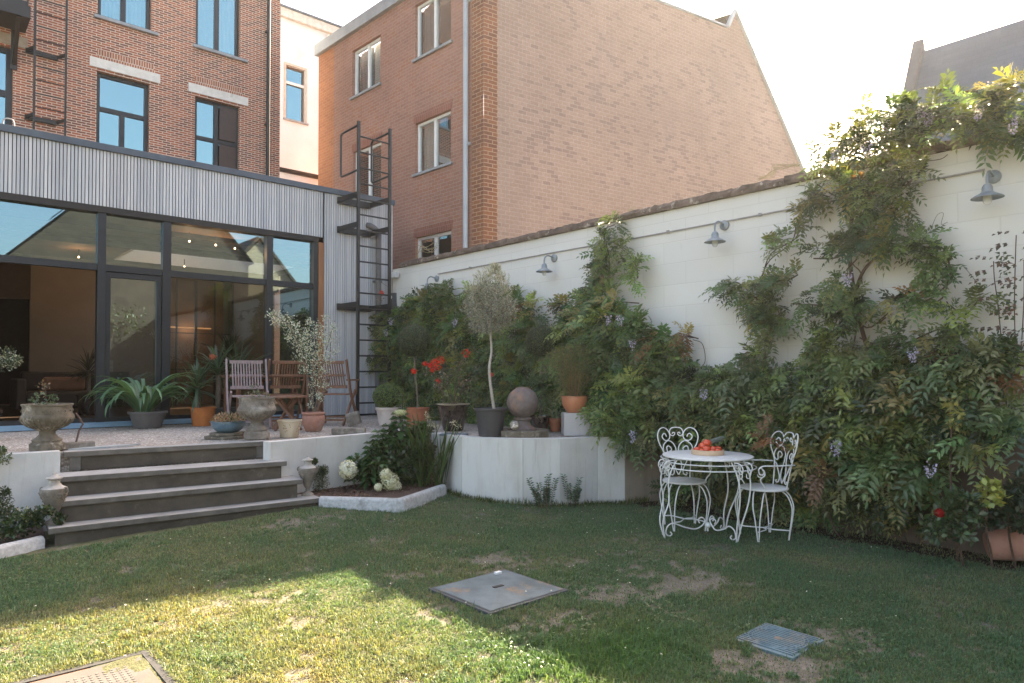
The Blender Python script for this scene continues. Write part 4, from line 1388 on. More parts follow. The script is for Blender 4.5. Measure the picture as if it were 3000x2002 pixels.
# ------------------------------------------------------------------ garden wall
m, nd, ln = newmat("white_painted_blockwork")
uv = nd.new("ShaderNodeTexCoord").outputs['UV']; oc = nd.new("ShaderNodeTexCoord").outputs['Object']
bk = nd.new("ShaderNodeTexBrick"); bk.inputs['Scale'].default_value = 1; bk.inputs['Brick Width'].default_value = .6; bk.inputs['Row Height'].default_value = .25
bk.inputs['Mortar Size'].default_value = .007; bk.inputs['Mortar Smooth'].default_value = .6
bk.inputs['Color1'].default_value = (.70, .675, .625, 1); bk.inputs['Color2'].default_value = (.67, .645, .595, 1); bk.inputs['Mortar'].default_value = (.63, .60, .555, 1)
ln.new(uv, bk.inputs['Vector'])
n1 = noise(nd, ln, oc, 1.2, 5, .6); n2 = noise(nd, ln, oc, 6, 6, .7, (1, 1, .5))
c = mixcol(nd, ln, ramp(nd, ln, n1, [(.4, 0), (.8, .45)]), bk.outputs[0], (.62, .575, .51))
c = mixcol(nd, ln, ramp(nd, ln, n2, [(.63, 0), (.78, .5)]), c, (.48, .42, .34))
bs = nd.new("ShaderNodeMath"); bs.operation = 'SUBTRACT'; bs.inputs[0].default_value = 1; ln.new(bk.outputs[1], bs.inputs[1])
M_GW = finish(m, nd, ln, c, .85, 0, bs.outputs[0], .25, .005, .3)
gw = thing("garden_wall", "high white painted block wall with rough brown coping along the right side of the garden", "wall", (WX, 0, 0))
b = MB(); b.box(WX, WX + .22, -9, FY - .02, -.05, 3.375); b.build("wall", M_GW, gw)
b = MB(); b.box(WX - .03, WX - .002, -9, 4.75, -.05, .92); b.build("shade_band", mat_streak("painted_base_shade", (.12, .088, .065), (.07, .05, .035), (.05, .035, .025)), gw)  # added dark strip, paints the shade at the wall's base
b = MB()
rc = random.Random(9)
y = -9.0
while y < FY - .3:
    L = rc.uniform(.55, .95)
    y2 = min(y + L, FY - .02)
    n_ = 9
    ring = []
    for k in range(n_ + 1):
        yy = y + (y2 - y - .008) * k / n_
        j = lambda a=.006: rc.uniform(-a, a)
        ring.append([(WX - .05 + j(), yy, 3.378 + j(.004)), (WX - .055 + j(.012), yy, 3.42 + j(.006)), (WX - .035 + j(.014), yy, 3.462 + j(.011)), (WX + .26, yy, 3.465 + j(.008)), (WX + .27, yy, 3.378)])
    vs = [p for r_ in ring for p in r_]
    fs = []
    for k in range(n_):
        for q in range(5):
            q2 = (q + 1) % 5
            fs.append((k * 5 + q, k * 5 + q2, (k + 1) * 5 + q2, (k + 1) * 5 + q))
    fs.append((4, 3, 2, 1, 0)); fs.append(tuple(n_ * 5 + q for q in range(5)))
    b.add(vs, fs, flip=True)
    y = y2
M_COPE = mat_noise("mossy_brown_coping", (.19, .135, .105), (.08, .058, .045), 9, .95, bump=.9, bdist=.012, c3=(.48, .42, .36), s3=7, t3=(.58, .68), fine=35)
b.build("coping", M_COPE, gw)

# conduit
cb = MB()
pts = [onX(x, y, WX - .02) for x, y in ((1283, 803), (1450, 772), (1634, 738), (1850, 700), (2110, 652), (2300, 616), (2500, 577), (2687, 535), (2885, 497))]
cb.tube([tuple(p) for p in pts], .009, 6)
for x, y in ((1380, 785), (1750, 718), (1960, 680), (2230, 630)):
    p = onX(x, y, WX); cb.box(WX - .035, WX - .001, p[1] - .015, p[1] + .015, p[2] - .015, p[2] + .015)
tag(cb.build("electric_conduit", mat_flat("grey_conduit", (.34, .32, .3), .6), None, smooth=True), "thin grey cable conduit running along the white wall between the lamps", "conduit")

M_GALV = mat_noise("blue_grey_galvanised", (.29, .32, .335), (.21, .235, .25), 14, .5, metal=.3, bump=.15)
m, nd, ln = newmat("lamp_glass")
g = nd.new("ShaderNodeBsdfPrincipled"); g.inputs['Base Color'].default_value = (.8, .8, .76, 1); g.inputs['Alpha'].default_value = .45; g.inputs['Roughness'].default_value = .12
ou = nd.new("ShaderNodeOutputMaterial"); ln.new(g.outputs[0], ou.inputs[0]); M_LGL = m


def wall_lamp(px, py, label):
    p = onX(px, py, WX)
    t = thing("wall_lamp", label, "lamp", (WX, p[1], p[2]), 0, "galvanised wall lamps on the white garden wall")
    y, z = p[1], p[2]
    b = MB(); R_ = Matrix.Translation((WX, y, z)) @ Matrix.Rotation(rad(-90), 4, 'Y')
    b.lathe([(.0, -.002), (.055, .0), (.055, .02), (.035, .03), (0.001, .035)], 16, R=R_, closed_ends=False); b.build("back_plate", M_GALV, t, smooth=True)
    b = MB(); pt_ = spline([(WX - .02, y, z), (WX - .08, y, z + .015), (WX - .14, y, z + .02), (WX - .185, y, z - .01), (WX - .2, y, z - .06), (WX - .2, y, z - .1)], 6)
    b.tube(pt_, .011, 8); b.build("gooseneck", M_GALV, t, smooth=True)
    cx_, cz = WX - .2, z - .1
    b = MB(); b.lathe([(.010, .01), (.026, .0), (.037, -.02), (.039, -.055), (.052, -.068), (.087, -.086), (.112, -.102), (.114, -.108), (.108, -.108), (.083, -.09), (.035, -.075), (.01, -.07)], 28, cx_, y, cz, closed_ends=False)
    b.build("shade", M_GALV, t, smooth=True, auto=60)
    b = MB(); b.lathe([(.03, -.08), (.034, -.115), (.03, -.142), (.018, -.158), (.001, -.163)], 16, cx_, y, cz, closed_ends=False); b.build("glass_globe", M_LGL, t, smooth=True)
    b = MB(); b.ball((cx_, y, cz - .12), .02, 8, 6); b.build("bulb", M_CURT, t, smooth=True)


wall_lamp(1281, 817, "galvanised wall lamp half hidden by leaves near the far corner of the white wall")
wall_lamp(1625, 757, "galvanised gooseneck wall lamp above the right ball topiary, second along the white wall")
wall_lamp(2124, 661, "galvanised wall lamp left of the tall climber on the white wall, third along")
wall_lamp(2912, 519, "largest nearest galvanised wall lamp at the right edge of the white wall")

# floodlight box near the corner
p = onX(1165, 808, WX)
t = thing("floodlight", "small white floodlight box high on the white wall beside the ladder", "floodlight", (WX, p[1], p[2]))
b = MB(); b.box(WX - .12, WX - .03, p[1] - .1, p[1] + .1, p[2] - .05, p[2] + .05); b.build("housing", mat_flat("white_plastic", (.68, .68, .66), .5), t, bevel=.008)
b = MB(); b.box(WX - .03, WX - .001, p[1] - .03, p[1] + .03, p[2] - .03, p[2] + .03); b.build("bracket", M_GALV, t)
b = MB(); b.tube([(WX - .01, p[1], p[2] - .05), (WX - .01, p[1] + .02, p[2] - .9)], .004, 5); b.build("cable", M_CURT, t)
# number box on the corner
p = onX(1152, 880, WX)
t = thing("meter_box", "narrow dark box with a round badge fixed beside the ladder at the wall corner", "box", (WX, p[1], p[2]))
b = MB(); b.box(WX - .09, WX - .002, p[1] - .14, p[1] - .02, p[2] - .3, p[2] + .12); b.build("case", mat_flat("dark_grey_case", (.08, .08, .085), .5), t, bevel=.006)
b = MB(); R_ = Matrix.Translation((WX - .092, p[1] - .08, p[2] + .04)) @ Matrix.Rotation(rad(-90), 4, 'Y'); b.lathe([(.03, 0), (.03, .004)], 16, R=R_); b.build("badge", M_CURT, t)

# ------------------------------------------------------------------ slate roofed house at the right
sh = thing("slate_roof_house", "house with tall plain blue grey slate roof beyond the wall at the upper right", "house", (18, 1, 0))
RX0, RX1, RZ0, RZ1 = 15.0, 17.6, 4.2, 8.75
top0 = onX(2706, 150, RX1); top1 = onX(3000, 68, RX1)
ya = top0[1]; za = top0[2]
M_SLATE = mat_brick("blue_grey_slates", (.055, .085, .125), (.042, .07, .105), (.035, .055, .08), .3, .12, .004, bump=.3)
b = MB(); b.add([(RX0, ya + .1, RZ0), (RX0, -8, RZ0), (RX1, -8, za), (RX1, ya + .1, za)], [(0, 1, 2, 3)], flip=True)
b.add([(RX1, ya + .1, za), (RX1, -8, za), (RX1 + 2.6, -8, RZ0), (RX1 + 2.6, ya + .1, RZ0)], [(0, 1, 2, 3)], flip=True); b.build("roof", M_SLATE, sh)
b = MB(); b.box(RX0 + .1, RX1 + 2.5, -8, ya, 0, RZ0); b.build("wall", M_STUCCO, sh)
b = MB(); b.add([(RX0 - .1, ya, RZ0 - .2), (RX1, ya, za + .3), (RX1 + 2.6, ya, RZ0), (RX0 - .1, ya + .22, RZ0 - .2), (RX1, ya + .22, za + .3), (RX1 + 2.6, ya + .22, RZ0)],
               [(0, 1, 2), (5, 4, 3), (0, 3, 4, 1), (1, 4, 5, 2), (2, 5, 3, 0)]); b.build("gable_parapet", mat_noise("grey_stone_parapet", (.07, .075, .085), (.055, .06, .07), 3, .85), sh)

# ------------------------------------------------------------------ houses behind the camera, seen mirrored in the glass
gh = thing("gabled_house", "cream gabled house across the garden, seen mirrored in the top panes of the extension", "house", (12, -8.4, 0))
b = MB(); b.add([(10.0, -8.4, 0), (13.5, -8.4, 0), (13.5, -8.4, 5.5), (11.73, -8.4, 7.4), (10.0, -8.4, 5.5)], [(4, 3, 2, 1, 0)])
b.build("wall", mat_noise("tan_render", (.55, .42, .3), (.48, .36, .25), 2, .9), gh)
b = MB()
for s, (xa_, za_) in enumerate(((9.75, 5.15), (13.75, 5.15))):
    dxv = Vector((11.73 - xa_, 0, 7.5 - za_)).normalized()
    nrm = Vector((-dxv.z, 0, dxv.x)) if s == 0 else Vector((dxv.z, 0, -dxv.x))
    P0 = Vector((xa_, -8.3, za_)); P1 = Vector((11.73, -8.3, 7.5))
    b.add([P0, P1, P1 + Vector((0, -8, 0)), P0 + Vector((0, -8, 0)), P0 + nrm * .12, P1 + nrm * .12, P1 + nrm * .12 + Vector((0, -8, 0)), P0 + nrm * .12 + Vector((0, -8, 0))],
          [(0, 1, 5, 4), (4, 5, 6, 7), (0, 3, 2, 1), (0, 4, 7, 3)])
b.build("roof", mat_flat("brown_roof_tiles", (.1, .07, .055), .8), gh)
b = MB(); b.box(13.5, 15.5, -12, -8.5, 0, 5.6); b.build("side_wing", M_STUCCO, gh)
g2 = thing("slate_gable_house", "big slate roofed house with roof windows, seen mirrored in the left top pane", "house", (6, -4.4, 0))
b = MB(); b.add([(2.0, -4.4, 4.9), (6.5, -4.4, 9.6), (6.5, -12, 9.6), (2.0, -12, 4.9)], [(0, 1, 2, 3)])
b.add([(6.5, -4.4, 9.6), (10.0, -4.4, 5.7), (10.0, -12, 5.7), (6.5, -12, 9.6)], [(0, 1, 2, 3)]); b.build("roof", M_SLATE, g2)
b = MB(); b.add([(2.2, -4.5, 0), (9.8, -4.5, 0), (9.8, -4.5, 5.8), (6.5, -4.5, 9.45), (2.2, -4.5, 5.0)], [(4, 3, 2, 1, 0)]); b.build("wall", mat_noise("brown_shingle_wall", (.12, .09, .07), (.08, .06, .05), 3, .9), g2)
for q in range(2):
    b = MB(); u0 = .35 + q * .3
    P = [Vector((2.0 + 4.5 * u, -4.4, 4.9 + 4.7 * u)) + Vector((-.06, 0, .06)) for u in (u0, u0 + .2)]
    b.add([P[0] + Vector((0, -.5, 0)), P[1] + Vector((0, -.5, 0)), P[1] + Vector((0, -1.4, 0)), P[0] + Vector((0, -1.4, 0))], [(0, 1, 2, 3)]); b.build("roof_window", M_CURT, g2)
# ------------------------------------------------------------------ pots and stone pieces
def ppm(p):
    """pixels per metre (3000 px frame) at a world point"""
    d = p[0] * _F[0] + p[1] * _F[1]
    return FPX / d


M_BLUEGLAZE = mat_noise("blue_grey_glaze", (.12, .2, .25), (.07, .12, .16), 10, .3, c3=(.25, .22, .18), s3=6, t3=(.62, .75), coat=.3)
M_CREAM = mat_noise("cream_glaze", (.60, .5, .36), (.52, .42, .29), 6, .5, c3=(.35, .25, .15), s3=9, t3=(.66, .74))
M_BLACKGLAZE = mat_noise("black_glaze", (.02, .014, .012), (.05, .03, .022), 9, .15, bump=.1, coat=.6)
M_GREYPLAST = mat_noise("dark_grey_plastic", (.062, .058, .06), (.05, .047, .048), 5, .55, bump=.1)
M_WHITEPOT = mat_noise("whitish_clay", (.6, .52, .46), (.5, .42, .36), 8, .8, c3=(.45, .33, .26), s3=6)
M_PURPLE = mat_noise("rusty_grey_stone", (.2, .16, .145), (.13, .1, .09), 16, .85, bump=.5, bdist=.004, c3=(.3, .17, .11), s3=5, t3=(.52, .68), fine=70)

P_FLARE = [(.66, 0), (.7, .02), (.96, .86), (.95, .86), (1.04, .87), (1.04, 1.0), (.93, 1.0), (.9, .9)]
P_STRAIGHT = [(.78, 0), (.8, .02), (.97, .93), (1.05, .94), (1.05, 1.0), (.95, 1.0), (.93, .9)]
P_BELLY = [(.62, 0), (.7, .04), (.95, .4), (1.02, .62), (.95, .82), (.88, .86), (1.0, .9), (1.02, .96), (.98, 1.0), (.88, 1.0), (.86, .9)]
P_BOWL = [(.52, 0), (.62, .05), (.92, .4), (1.0, .75), (.99, .93), (1.06, .95), (1.06, 1.0), (.95, 1.0), (.93, .9)]
P_CLASSIC = [(.66, 0), (.9, .68), (1.03, .7), (1.05, .97), (1.03, 1.0), (.92, 1.0), (.9, .88)]


def pot(parent, x, y, z, r, h, prof, mat_, name="pot", soil=True, n=28):
    b = MB(); b.lathe([(a * r, q * h) for a, q in prof], n, x, y, z, closed_ends=False, wob=.004)
    b.add([(x + prof[0][0] * r * math.cos(a), y + prof[0][0] * r * math.sin(a), z + .001) for a in [2 * math.pi * i / n for i in range(n)]], [tuple(range(n))])
    o_ = b.build(name, mat_, parent, smooth=True, auto=35)
    if soil:
        s = MB(); s.lathe([(r * .93, 0), (.001, .008)], n, x, y, z + h * .9, closed_ends=False); s.build("soil", M_SOIL, parent, smooth=True)
    return o_


def pose(px, py, z=TZ):
    p = onZ(px, py, z); return float(p[0]), float(p[1])


def stem(parent, pts, r, mat_=None, name="stem", n=7):
    b = MB(); b.tube(pts, r, n); return b.build(name, mat_ or M_TWIG, parent, smooth=True)


rg = np.random.default_rng(21)

# large carved stone urns on the terrace
URN = [(.30, 0), (.31, .02), (.33, .03), (.33, .16), (.30, .18), (.27, .2), (.285, .24), (.2, .3), (.15, .36), (.15, .42), (.21, .45), (.23, .48), (.36, .54), (.46, .63), (.5, .7), (.485, .76), (.46, .78), (.455, .95), (.48, .97), (.48, 1.0), (.43, 1.0), (.40, .9)]


def urn(px, py, w, label, wid_px, h_px, mat_, seed):
    x, y = pose(px, py)
    k = ppm((x, y)); h = h_px / k; s = wid_px / k
    t = thing("stone_urn", label, "urn", (x, y, TZ), 0, "carved stone urns on the terrace edge")
    b = MB(); b.lathe([(a * s, q * h) for a, q in URN], 36, x, y, TZ, closed_ends=False, wob=.012)
    o_ = b.build("bowl", mat_, t, smooth=True, auto=50)
    s2 = MB(); s2.lathe([(s * .44, 0), (.001, .01)], 24, x, y, TZ + h * .93, closed_ends=False); s2.build("soil", M_SOIL, t)
    b = MB()
    for i in range(28):
        a = 2 * math.pi * i / 28
        b.tube([(x + s * r_ * math.cos(a), y + s * r_ * math.sin(a), TZ + h * q) for r_, q in ((.235, .48), (.37, .54), (.465, .63), (.495, .69))], s * .02, 5)
    b.build("gadroon_ribs", mat_, t, smooth=True)
    b = MB()
    for i in range(20):
        a = 2 * math.pi * i / 20
        b.ball((x + s * .465 * math.cos(a), y + s * .465 * math.sin(a), TZ + h * .86), s * .02, 6, 5)
    b.build("carved_relief", mat_, t, smooth=True)
    return t, x, y, TZ + h * .95, s


t, x, y, z, s = urn(138, 1322, 0, "moss stained stone urn with a tiny seedling at the left end of the terrace", 135, 138, M_STONE, 1)
lv = sphere_leaves((x - .02, y, z + .07), .11, 90, .035, .018, [(.06, .1, .05), (.1, .14, .08)], rg, sz=.5)
lv = sphere_leaves((x - .03, y, z + .19), .05, 25, .03, .016, [(.22, .13, .07), (.12, .1, .05)], rg, mb=lv)
lv.build("seedling", t); stem(t, [(x, y, z - .03), (x - .02, y, z + .1), (x - .03, y, z + .2)], .004)
t, x, y, z, s = urn(752, 1288, 0, "tan weathered stone urn standing between the blue bowl and the cream pot", 108, 124, M_STONE2, 2)
lv = sphere_leaves((x, y, z + .03), .13, 160, .03, .014, [(.1, .13, .08), (.2, .17, .12)], rg, sz=.4)
lv = sphere_leaves((x - .02, y, z + .12), .05, 30, .03, .014, [(.1, .13, .08), (.05, .07, .03)], rg, mb=lv)
lv.build("sprigs", t)

# boot scraper by the left urn
x, y = pose(228, 1316)
t = thing("boot_scraper", "small mossy stone block with a bent rusty iron rod, right of the left urn", "boot scraper", (x, y, TZ))
b = MB(); b.box(x - .14, x + .14, y - .05, y + .05, TZ, TZ + .07); b.build("block", M_STONE2, t, bevel=.01)
b = MB(); b.tube([tuple(onY(px, py, y)) for px, py in ((222, 1300), (232, 1262), (243, 1243), (233, 1225), (221, 1210))], .009, 6); b.build("rod", mat_flat("rusty_iron", (.14, .09, .07), .8), t)
b = MB(); b.prism([(x - .1, y - .13), (x + .25, y - .16), (x + .55, y - .02), (x + .3, y - .0), (x + .05, y - .06)], TZ + .0, TZ + .02)
tag(b.build("broken_slate", mat_noise("pale_slate_piece", (.4, .42, .42), (.28, .3, .3), 8, .8), None), "flat broken slate pieces on the gravel at the top of the steps", "slate")

# blue bowl with sedum on flat stones
x, y = pose(668, 1284)
for q, (rx, zz, lab) in enumerate(((.24, .0, "lower wide flat mossy stone under the blue bowl"), (.2, .035, "upper flat dark stone directly under the blue bowl"))):
    b = MB(); po = [(x + rx * math.cos(a) * (1 + .1 * math.sin(3 * a + q)), y + rx * .8 * math.sin(a) * (1 + .08 * math.cos(4 * a))) for a in [2 * math.pi * i / 16 for i in range(16)]]
    b.prism(po, TZ + zz, TZ + zz + .032); tag(b.build("flat_stone", M_STONE, None, bevel=.008), lab, "stone", "flat stones under the blue bowl")
t = thing("potted_sedum", "low blue glazed bowl full of pinkish sedum on two flat stones", "potted plant", (x, y, TZ + .068))
pot(t, x, y, TZ + .068, .185, .13, P_BOWL, M_BLUEGLAZE, "bowl")
lv = sphere_leaves((x, y, TZ + .2), .18, 1100, .022, .012, [(.3, .17, .12), (.38, .25, .16), (.12, .14, .06), (.42, .3, .2)], rg, sz=.5, shell=.6, up=.8)
lv.build("sedum", t)

# cream pot
x, y = pose(848, 1281)
t = thing("cream_pot", "empty cream glazed pot with faint painted sprigs right of the tan urn", "pot", (x, y, TZ))
pot(t, x, y, TZ, .135, .2, [(.72, 0), (.75, .02), (.98, .9), (1.04, .92), (1.04, 1.0), (.95, 1.0), (.93, .88)], M_CREAM)
sg = Leaves()
for q in range(34):
    a = math.radians(random.uniform(215, 330)); zz = random.uniform(.05, .16); rr_ = .135 * (.75 + .25 * zz / .18) + .002
    if math.sin(a * 5) < 0: continue
    P = np.array([[x + rr_ * math.cos(a), y + rr_ * math.sin(a), TZ + zz]]); n_ = np.array([[math.cos(a), math.sin(a), 0]])
    sg.add(P, np.array([[-math.sin(a) * random.uniform(-1, 1), math.cos(a) * random.uniform(-1, 1), .7]]), n_, .025, .008, np.array([[.2, .1, .05]]), fold=.02)
sg.build("painted_sprigs", t)

# pink terracotta pot with the white variegated shrub
x, y = pose(918, 1264)
t = thing("potted_shrub", "tall shrub with white variegated leaves in a round pinkish terracotta pot before the wooden chairs", "potted plant", (x, y, TZ))
pot(t, x, y, TZ, .145, .245, P_BELLY, M_TERRAPINK)
zt0 = TZ + .22
dv = math.hypot(x, y)


def shrubpt(px, py, dy=0.0):
    return onY(px, py, y + dy)


br = MB()
brs = [[(918, 1205), (905, 1120), (880, 1030), (850, 960), (800, 920)], [(920, 1205), (915, 1100), (925, 1020), (935, 950)], [(922, 1205), (940, 1110), (955, 1030), (975, 960)], [(916, 1205), (900, 1130), (898, 1040), (880, 985)], [(924, 1205), (950, 1140), (965, 1060), (968, 1000)]]
for k, p_ in enumerate(brs):
    pts = [tuple(shrubpt(a, b_, .05 * (k - 2) * (1205 - b_) / 150)) for a, b_ in p_]
    br.tube(spline(pts, 4), [.008 * (1 - .7 * i / (len(pts) * 4)) for i in range((len(pts) - 1) * 4 + 1)], 5)
br.build("branches", M_BARK, t)
lv = Leaves()
blobs = [(800, 922, 20), (825, 935, 24), (850, 950, 26), (870, 968, 24), (812, 940, 18), (890, 985, 26), (915, 975, 22), (935, 955, 20), (945, 985, 24), (870, 1005, 24), (895, 1010, 28), (925, 1010, 30), (955, 1010, 24), (975, 990, 22), (975, 960, 18),
         (880, 1040, 22), (905, 1050, 28), (935, 1045, 28), (960, 1050, 20), (918, 1085, 26), (945, 1085, 22), (890, 1080, 16), (925, 1120, 20), (950, 1130, 16), (920, 1155, 14), (940, 1165, 12), (850, 985, 16), (985, 1030, 14), (910, 1185, 10), (905, 945, 12), (955, 930, 10)]
for px_, py_, r_ in blobs:
    c_ = shrubpt(px_, py_, random.uniform(-.08, .08)); R_ = r_ * 1.08 / ppm(c_)
    dark = [(.36, .4, .28), (.62, .62, .5), (.72, .72, .62), (.5, .54, .4), (.13, .17, .08)]
    sphere_leaves(c_, R_, int(r_ * 5), .026, .012, dark, rg, shell=.9, mb=lv, up=.3, var=.15)
lv.build("foliage", t, LEAF_SILVER)

# stone blocks
x, y = pose(1022, 1272)
b = MB(); R_ = Matrix.Translation((x, y, TZ)) @ Matrix.Rotation(rad(-38), 4, 'Z'); b.box(-.2, .2, -.07, .07, 0, .075, R_)
tag(b.build("stone_block", M_STONE2, None, bevel=.012), "long flat weathered stone block lying on the wall behind the hydrangea", "stone")
x, y = pose(1042, 1249)
b = MB(); R_ = Matrix.Translation((x, y, TZ + .0)) @ Matrix.Rotation(rad(-38), 4, 'Z') @ Matrix.Rotation(rad(-16), 4, 'Y'); b.box(-.09, .09, -.07, .07, .02, .2, R_)
tag(b.build("stone_block", M_STONE2, None, bevel=.012), "tilted stone block leaning behind the long flat one near the ladder foot", "stone")

# box ball in white pot
x, y = pose(1135, 1250)
t = thing("potted_box_ball", "clipped box ball in a whitish clay pot behind the hydrangea", "potted plant", (x, y, TZ))
pot(t, x, y, TZ, .16, .27, P_FLARE, M_WHITEPOT)
cz = TZ + .27 + .15
c0 = (x + .02, y, cz)
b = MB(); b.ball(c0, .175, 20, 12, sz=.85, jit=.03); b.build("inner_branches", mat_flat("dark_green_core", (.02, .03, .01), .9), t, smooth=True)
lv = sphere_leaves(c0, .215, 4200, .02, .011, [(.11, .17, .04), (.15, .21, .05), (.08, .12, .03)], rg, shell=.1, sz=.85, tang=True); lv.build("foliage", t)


def topiary(px, pot_y, ball_y, rpx, label, potmat, pw, ph, prof, lean=0):
    x, y = pose(px, pot_y)
    t = thing("potted_topiary", label, "topiary", (x, y, TZ), 0, "ball topiaries on thin stems")
    pot(t, x, y, TZ, pw, ph, prof, potmat)
    c = onY(px + lean, ball_y, y); k = ppm(c); r = rpx / k
    pts = [(x, y, TZ + ph * .9), (x + .006, y, TZ + ph + .12), ((x + c[0]) / 2 - .005, y, (TZ + ph + c[2]) / 2), (c[0], y, c[2] - r * .7)]
    stem(t, spline(pts, 5), .011, M_BARK, "stem")
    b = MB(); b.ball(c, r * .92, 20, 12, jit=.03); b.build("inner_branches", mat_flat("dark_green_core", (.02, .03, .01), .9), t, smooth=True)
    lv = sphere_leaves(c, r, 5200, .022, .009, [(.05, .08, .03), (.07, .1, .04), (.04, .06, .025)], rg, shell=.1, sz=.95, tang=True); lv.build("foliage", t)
    return t, x, y, c


topiary(1222, 1252, 998, 50, "left ball topiary on a thin stem in a brick red terracotta pot", M_TERRA, .165, .27, P_STRAIGHT, -9)
topiary(1583, 1264, 1000, 49, "right ball topiary behind the stone sphere, its dark pot half hidden", M_BLACKGLAZE, .13, .2, P_FLARE, 6)

# black glazed pot with red roses
x, y = pose(1328, 1262)
t = thing("potted_rose", "leggy rose with red blooms in a black glazed pot", "potted plant", (x, y, TZ))
pot(t, x, y, TZ, .20, .34, [(.62, 0), (.66, .03), (.78, .3), (.93, .8), (.95, .93), (1.08, .96), (1.08, 1.0), (.95, 1.0), (.9, .9)], M_BLACKGLAZE)
b = MB(); b.lathe([(.19, .0), (.217, .008), (.217, .014), (.19, .012)], 28, x, y, TZ + .335, closed_ends=False); b.build("pale_rim", M_CREAM, t, smooth=True)
cn = MB()
def rp(px, py, d=0): return tuple(onY(px, py, y + d))
canes = [[(1325, 1190), (1310, 1140), (1290, 1100), (1270, 1075)], [(1328, 1190), (1315, 1130), (1300, 1085), (1292, 1062)], [(1330, 1190), (1335, 1130), (1345, 1080), (1362, 1040)], [(1335, 1190), (1350, 1150), (1365, 1120), (1385, 1105)], [(1325, 1190), (1340, 1140), (1352, 1095)], [(1320, 1190), (1300, 1150), (1282, 1120)], [(1330, 1190), (1345, 1160), (1395, 1115), (1435, 1098)]]
for k, c_ in enumerate(canes):
    cn.tube(spline([rp(a, b_, .06 * math.sin(k * 2.1) * i) for i, (a, b_) in enumerate(c_)], 4), .005, 5)
cn.build("canes", M_TWIG, t)
lv = Leaves()
for px_, py_, r_, n_ in ((1260, 1085, 20, 60), (1290, 1110, 26, 70), (1285, 1140, 20, 50), (1340, 1080, 22, 60), (1350, 1120, 24, 60), (1380, 1110, 16, 40), (1375, 1140, 16, 40), (1360, 1060, 14, 30), (1310, 1095, 18, 40), (1300, 1160, 18, 30), (1390, 1075, 9, 12)):
    c_ = rp(px_, py_, random.uniform(-.1, .1)); sphere_leaves(c_, r_ / ppm(c_), n_, .034, .02, [(.06, .08, .03), (.09, .07, .035), (.3, .27, .22), (.12, .07, .04)], rg, shell=1, mb=lv, var=.3)
lv.build("foliage", t)
for k, (px_, py_, r_) in enumerate(((1290, 1056, 13), (1272, 1063, 12), (1283, 1076, 11), (1262, 1070, 9), (1365, 1035, 13), (1245, 1066, 7), (1283, 1117, 8), (1212, 1088, 9), (1440, 1098, 6), (1268, 1083, 9))):
    c_ = rp(px_, py_, -.12 if k == 7 else .0); flower_ball(c_, r_ / ppm(c_), 60, .022, [(.62, .045, .02), (.7, .07, .03), (.5, .02, .02)], rg).build("red_bloom", t, PETAL)

# olive tree in grey pot
x, y = pose(1437, 1283)
t = thing("potted_olive_tree", "standard olive tree with silvery round crown in a big dark grey plastic pot", "tree", (x, y, TZ))
pot(t, x, y, TZ, .185, .345, [(.7, 0), (.72, .02), (.93, .9), (.96, .9), (.98, .93), (1.05, .94), (1.05, 1.0), (.98, 1.0), (.95, .9)], M_GREYPLAST)
b = MB()
for s_ in (-1, 1):
    b.tube(spline([(x + s_ * .1 - .04, y + .12, TZ + .34), (x + s_ * .1 - .04, y + .12, TZ + .375), (x + s_ * .1 + .04, y + .12, TZ + .375), (x + s_ * .1 + .04, y + .12, TZ + .34)], 3), .006, 5)
b.build("rope_handle", M_BLACK, t)
tr = [tuple(onY(a, b_, y)) for a, b_ in ((1448, 1205), (1440, 1150), (1435, 1110), (1434, 1070), (1440, 1030), (1437, 985), (1436, 930))]
stem(t, spline(tr, 4), [.019 - .0003 * i for i in range(25)], mat_noise("pale_olive_bark", (.5, .45, .38), (.36, .31, .25), 20, .85), "trunk", 9)
cc = onY(1434, 905, y); k = ppm(cc)
bb = MB(); rr_ = random.Random(2)
for q in range(40):
    d = Vector((rr_.gauss(0, 1), rr_.gauss(0, 1), rr_.gauss(.3, 1))).normalized() * rr_.uniform(.2, .34)
    o0 = Vector(tr[-1]); bb.tube([o0, o0 + d * .5 + Vector((0, 0, .02)), o0 + d], [.006, .004, .002], 4)
bb.build("branches", M_BARK, t)
lv = Leaves()
rr2 = np.random.default_rng(8)
pal = [(.22, .235, .18), (.32, .32, .26), (.13, .14, .095), (.36, .33, .28)]
sphere_leaves(cc, 66 / k, 2300, .038, .0075, pal, rr2, shell=.75, out=.9, mb=lv, up=.25, sz=.95)
for q in range(95):
    d = rnd_unit(1, rr2)[0]; d[2] = d[2] * .95
    c_ = cc + d * (70 + rr2.uniform(-16, 14)) / k; sphere_leaves(c_, .055, 48, .042, .008, pal, rr2, shell=1, out=1.2, mb=lv, up=.5)
for px_, py_, r_ in ((1440, 805, 26), (1415, 820, 24), (1470, 822, 22), (1390, 850, 26), (1480, 855, 22), (1452, 790, 14)):
    c_ = onY(px_, py_, y); sphere_leaves(c_, r_ / k, 260, .045, .008, [(.34, .35, .24), (.42, .4, .3)], rr2, shell=.95, out=.9, mb=lv, up=.9)
lv.build("crown", t, LEAF_SILVER)

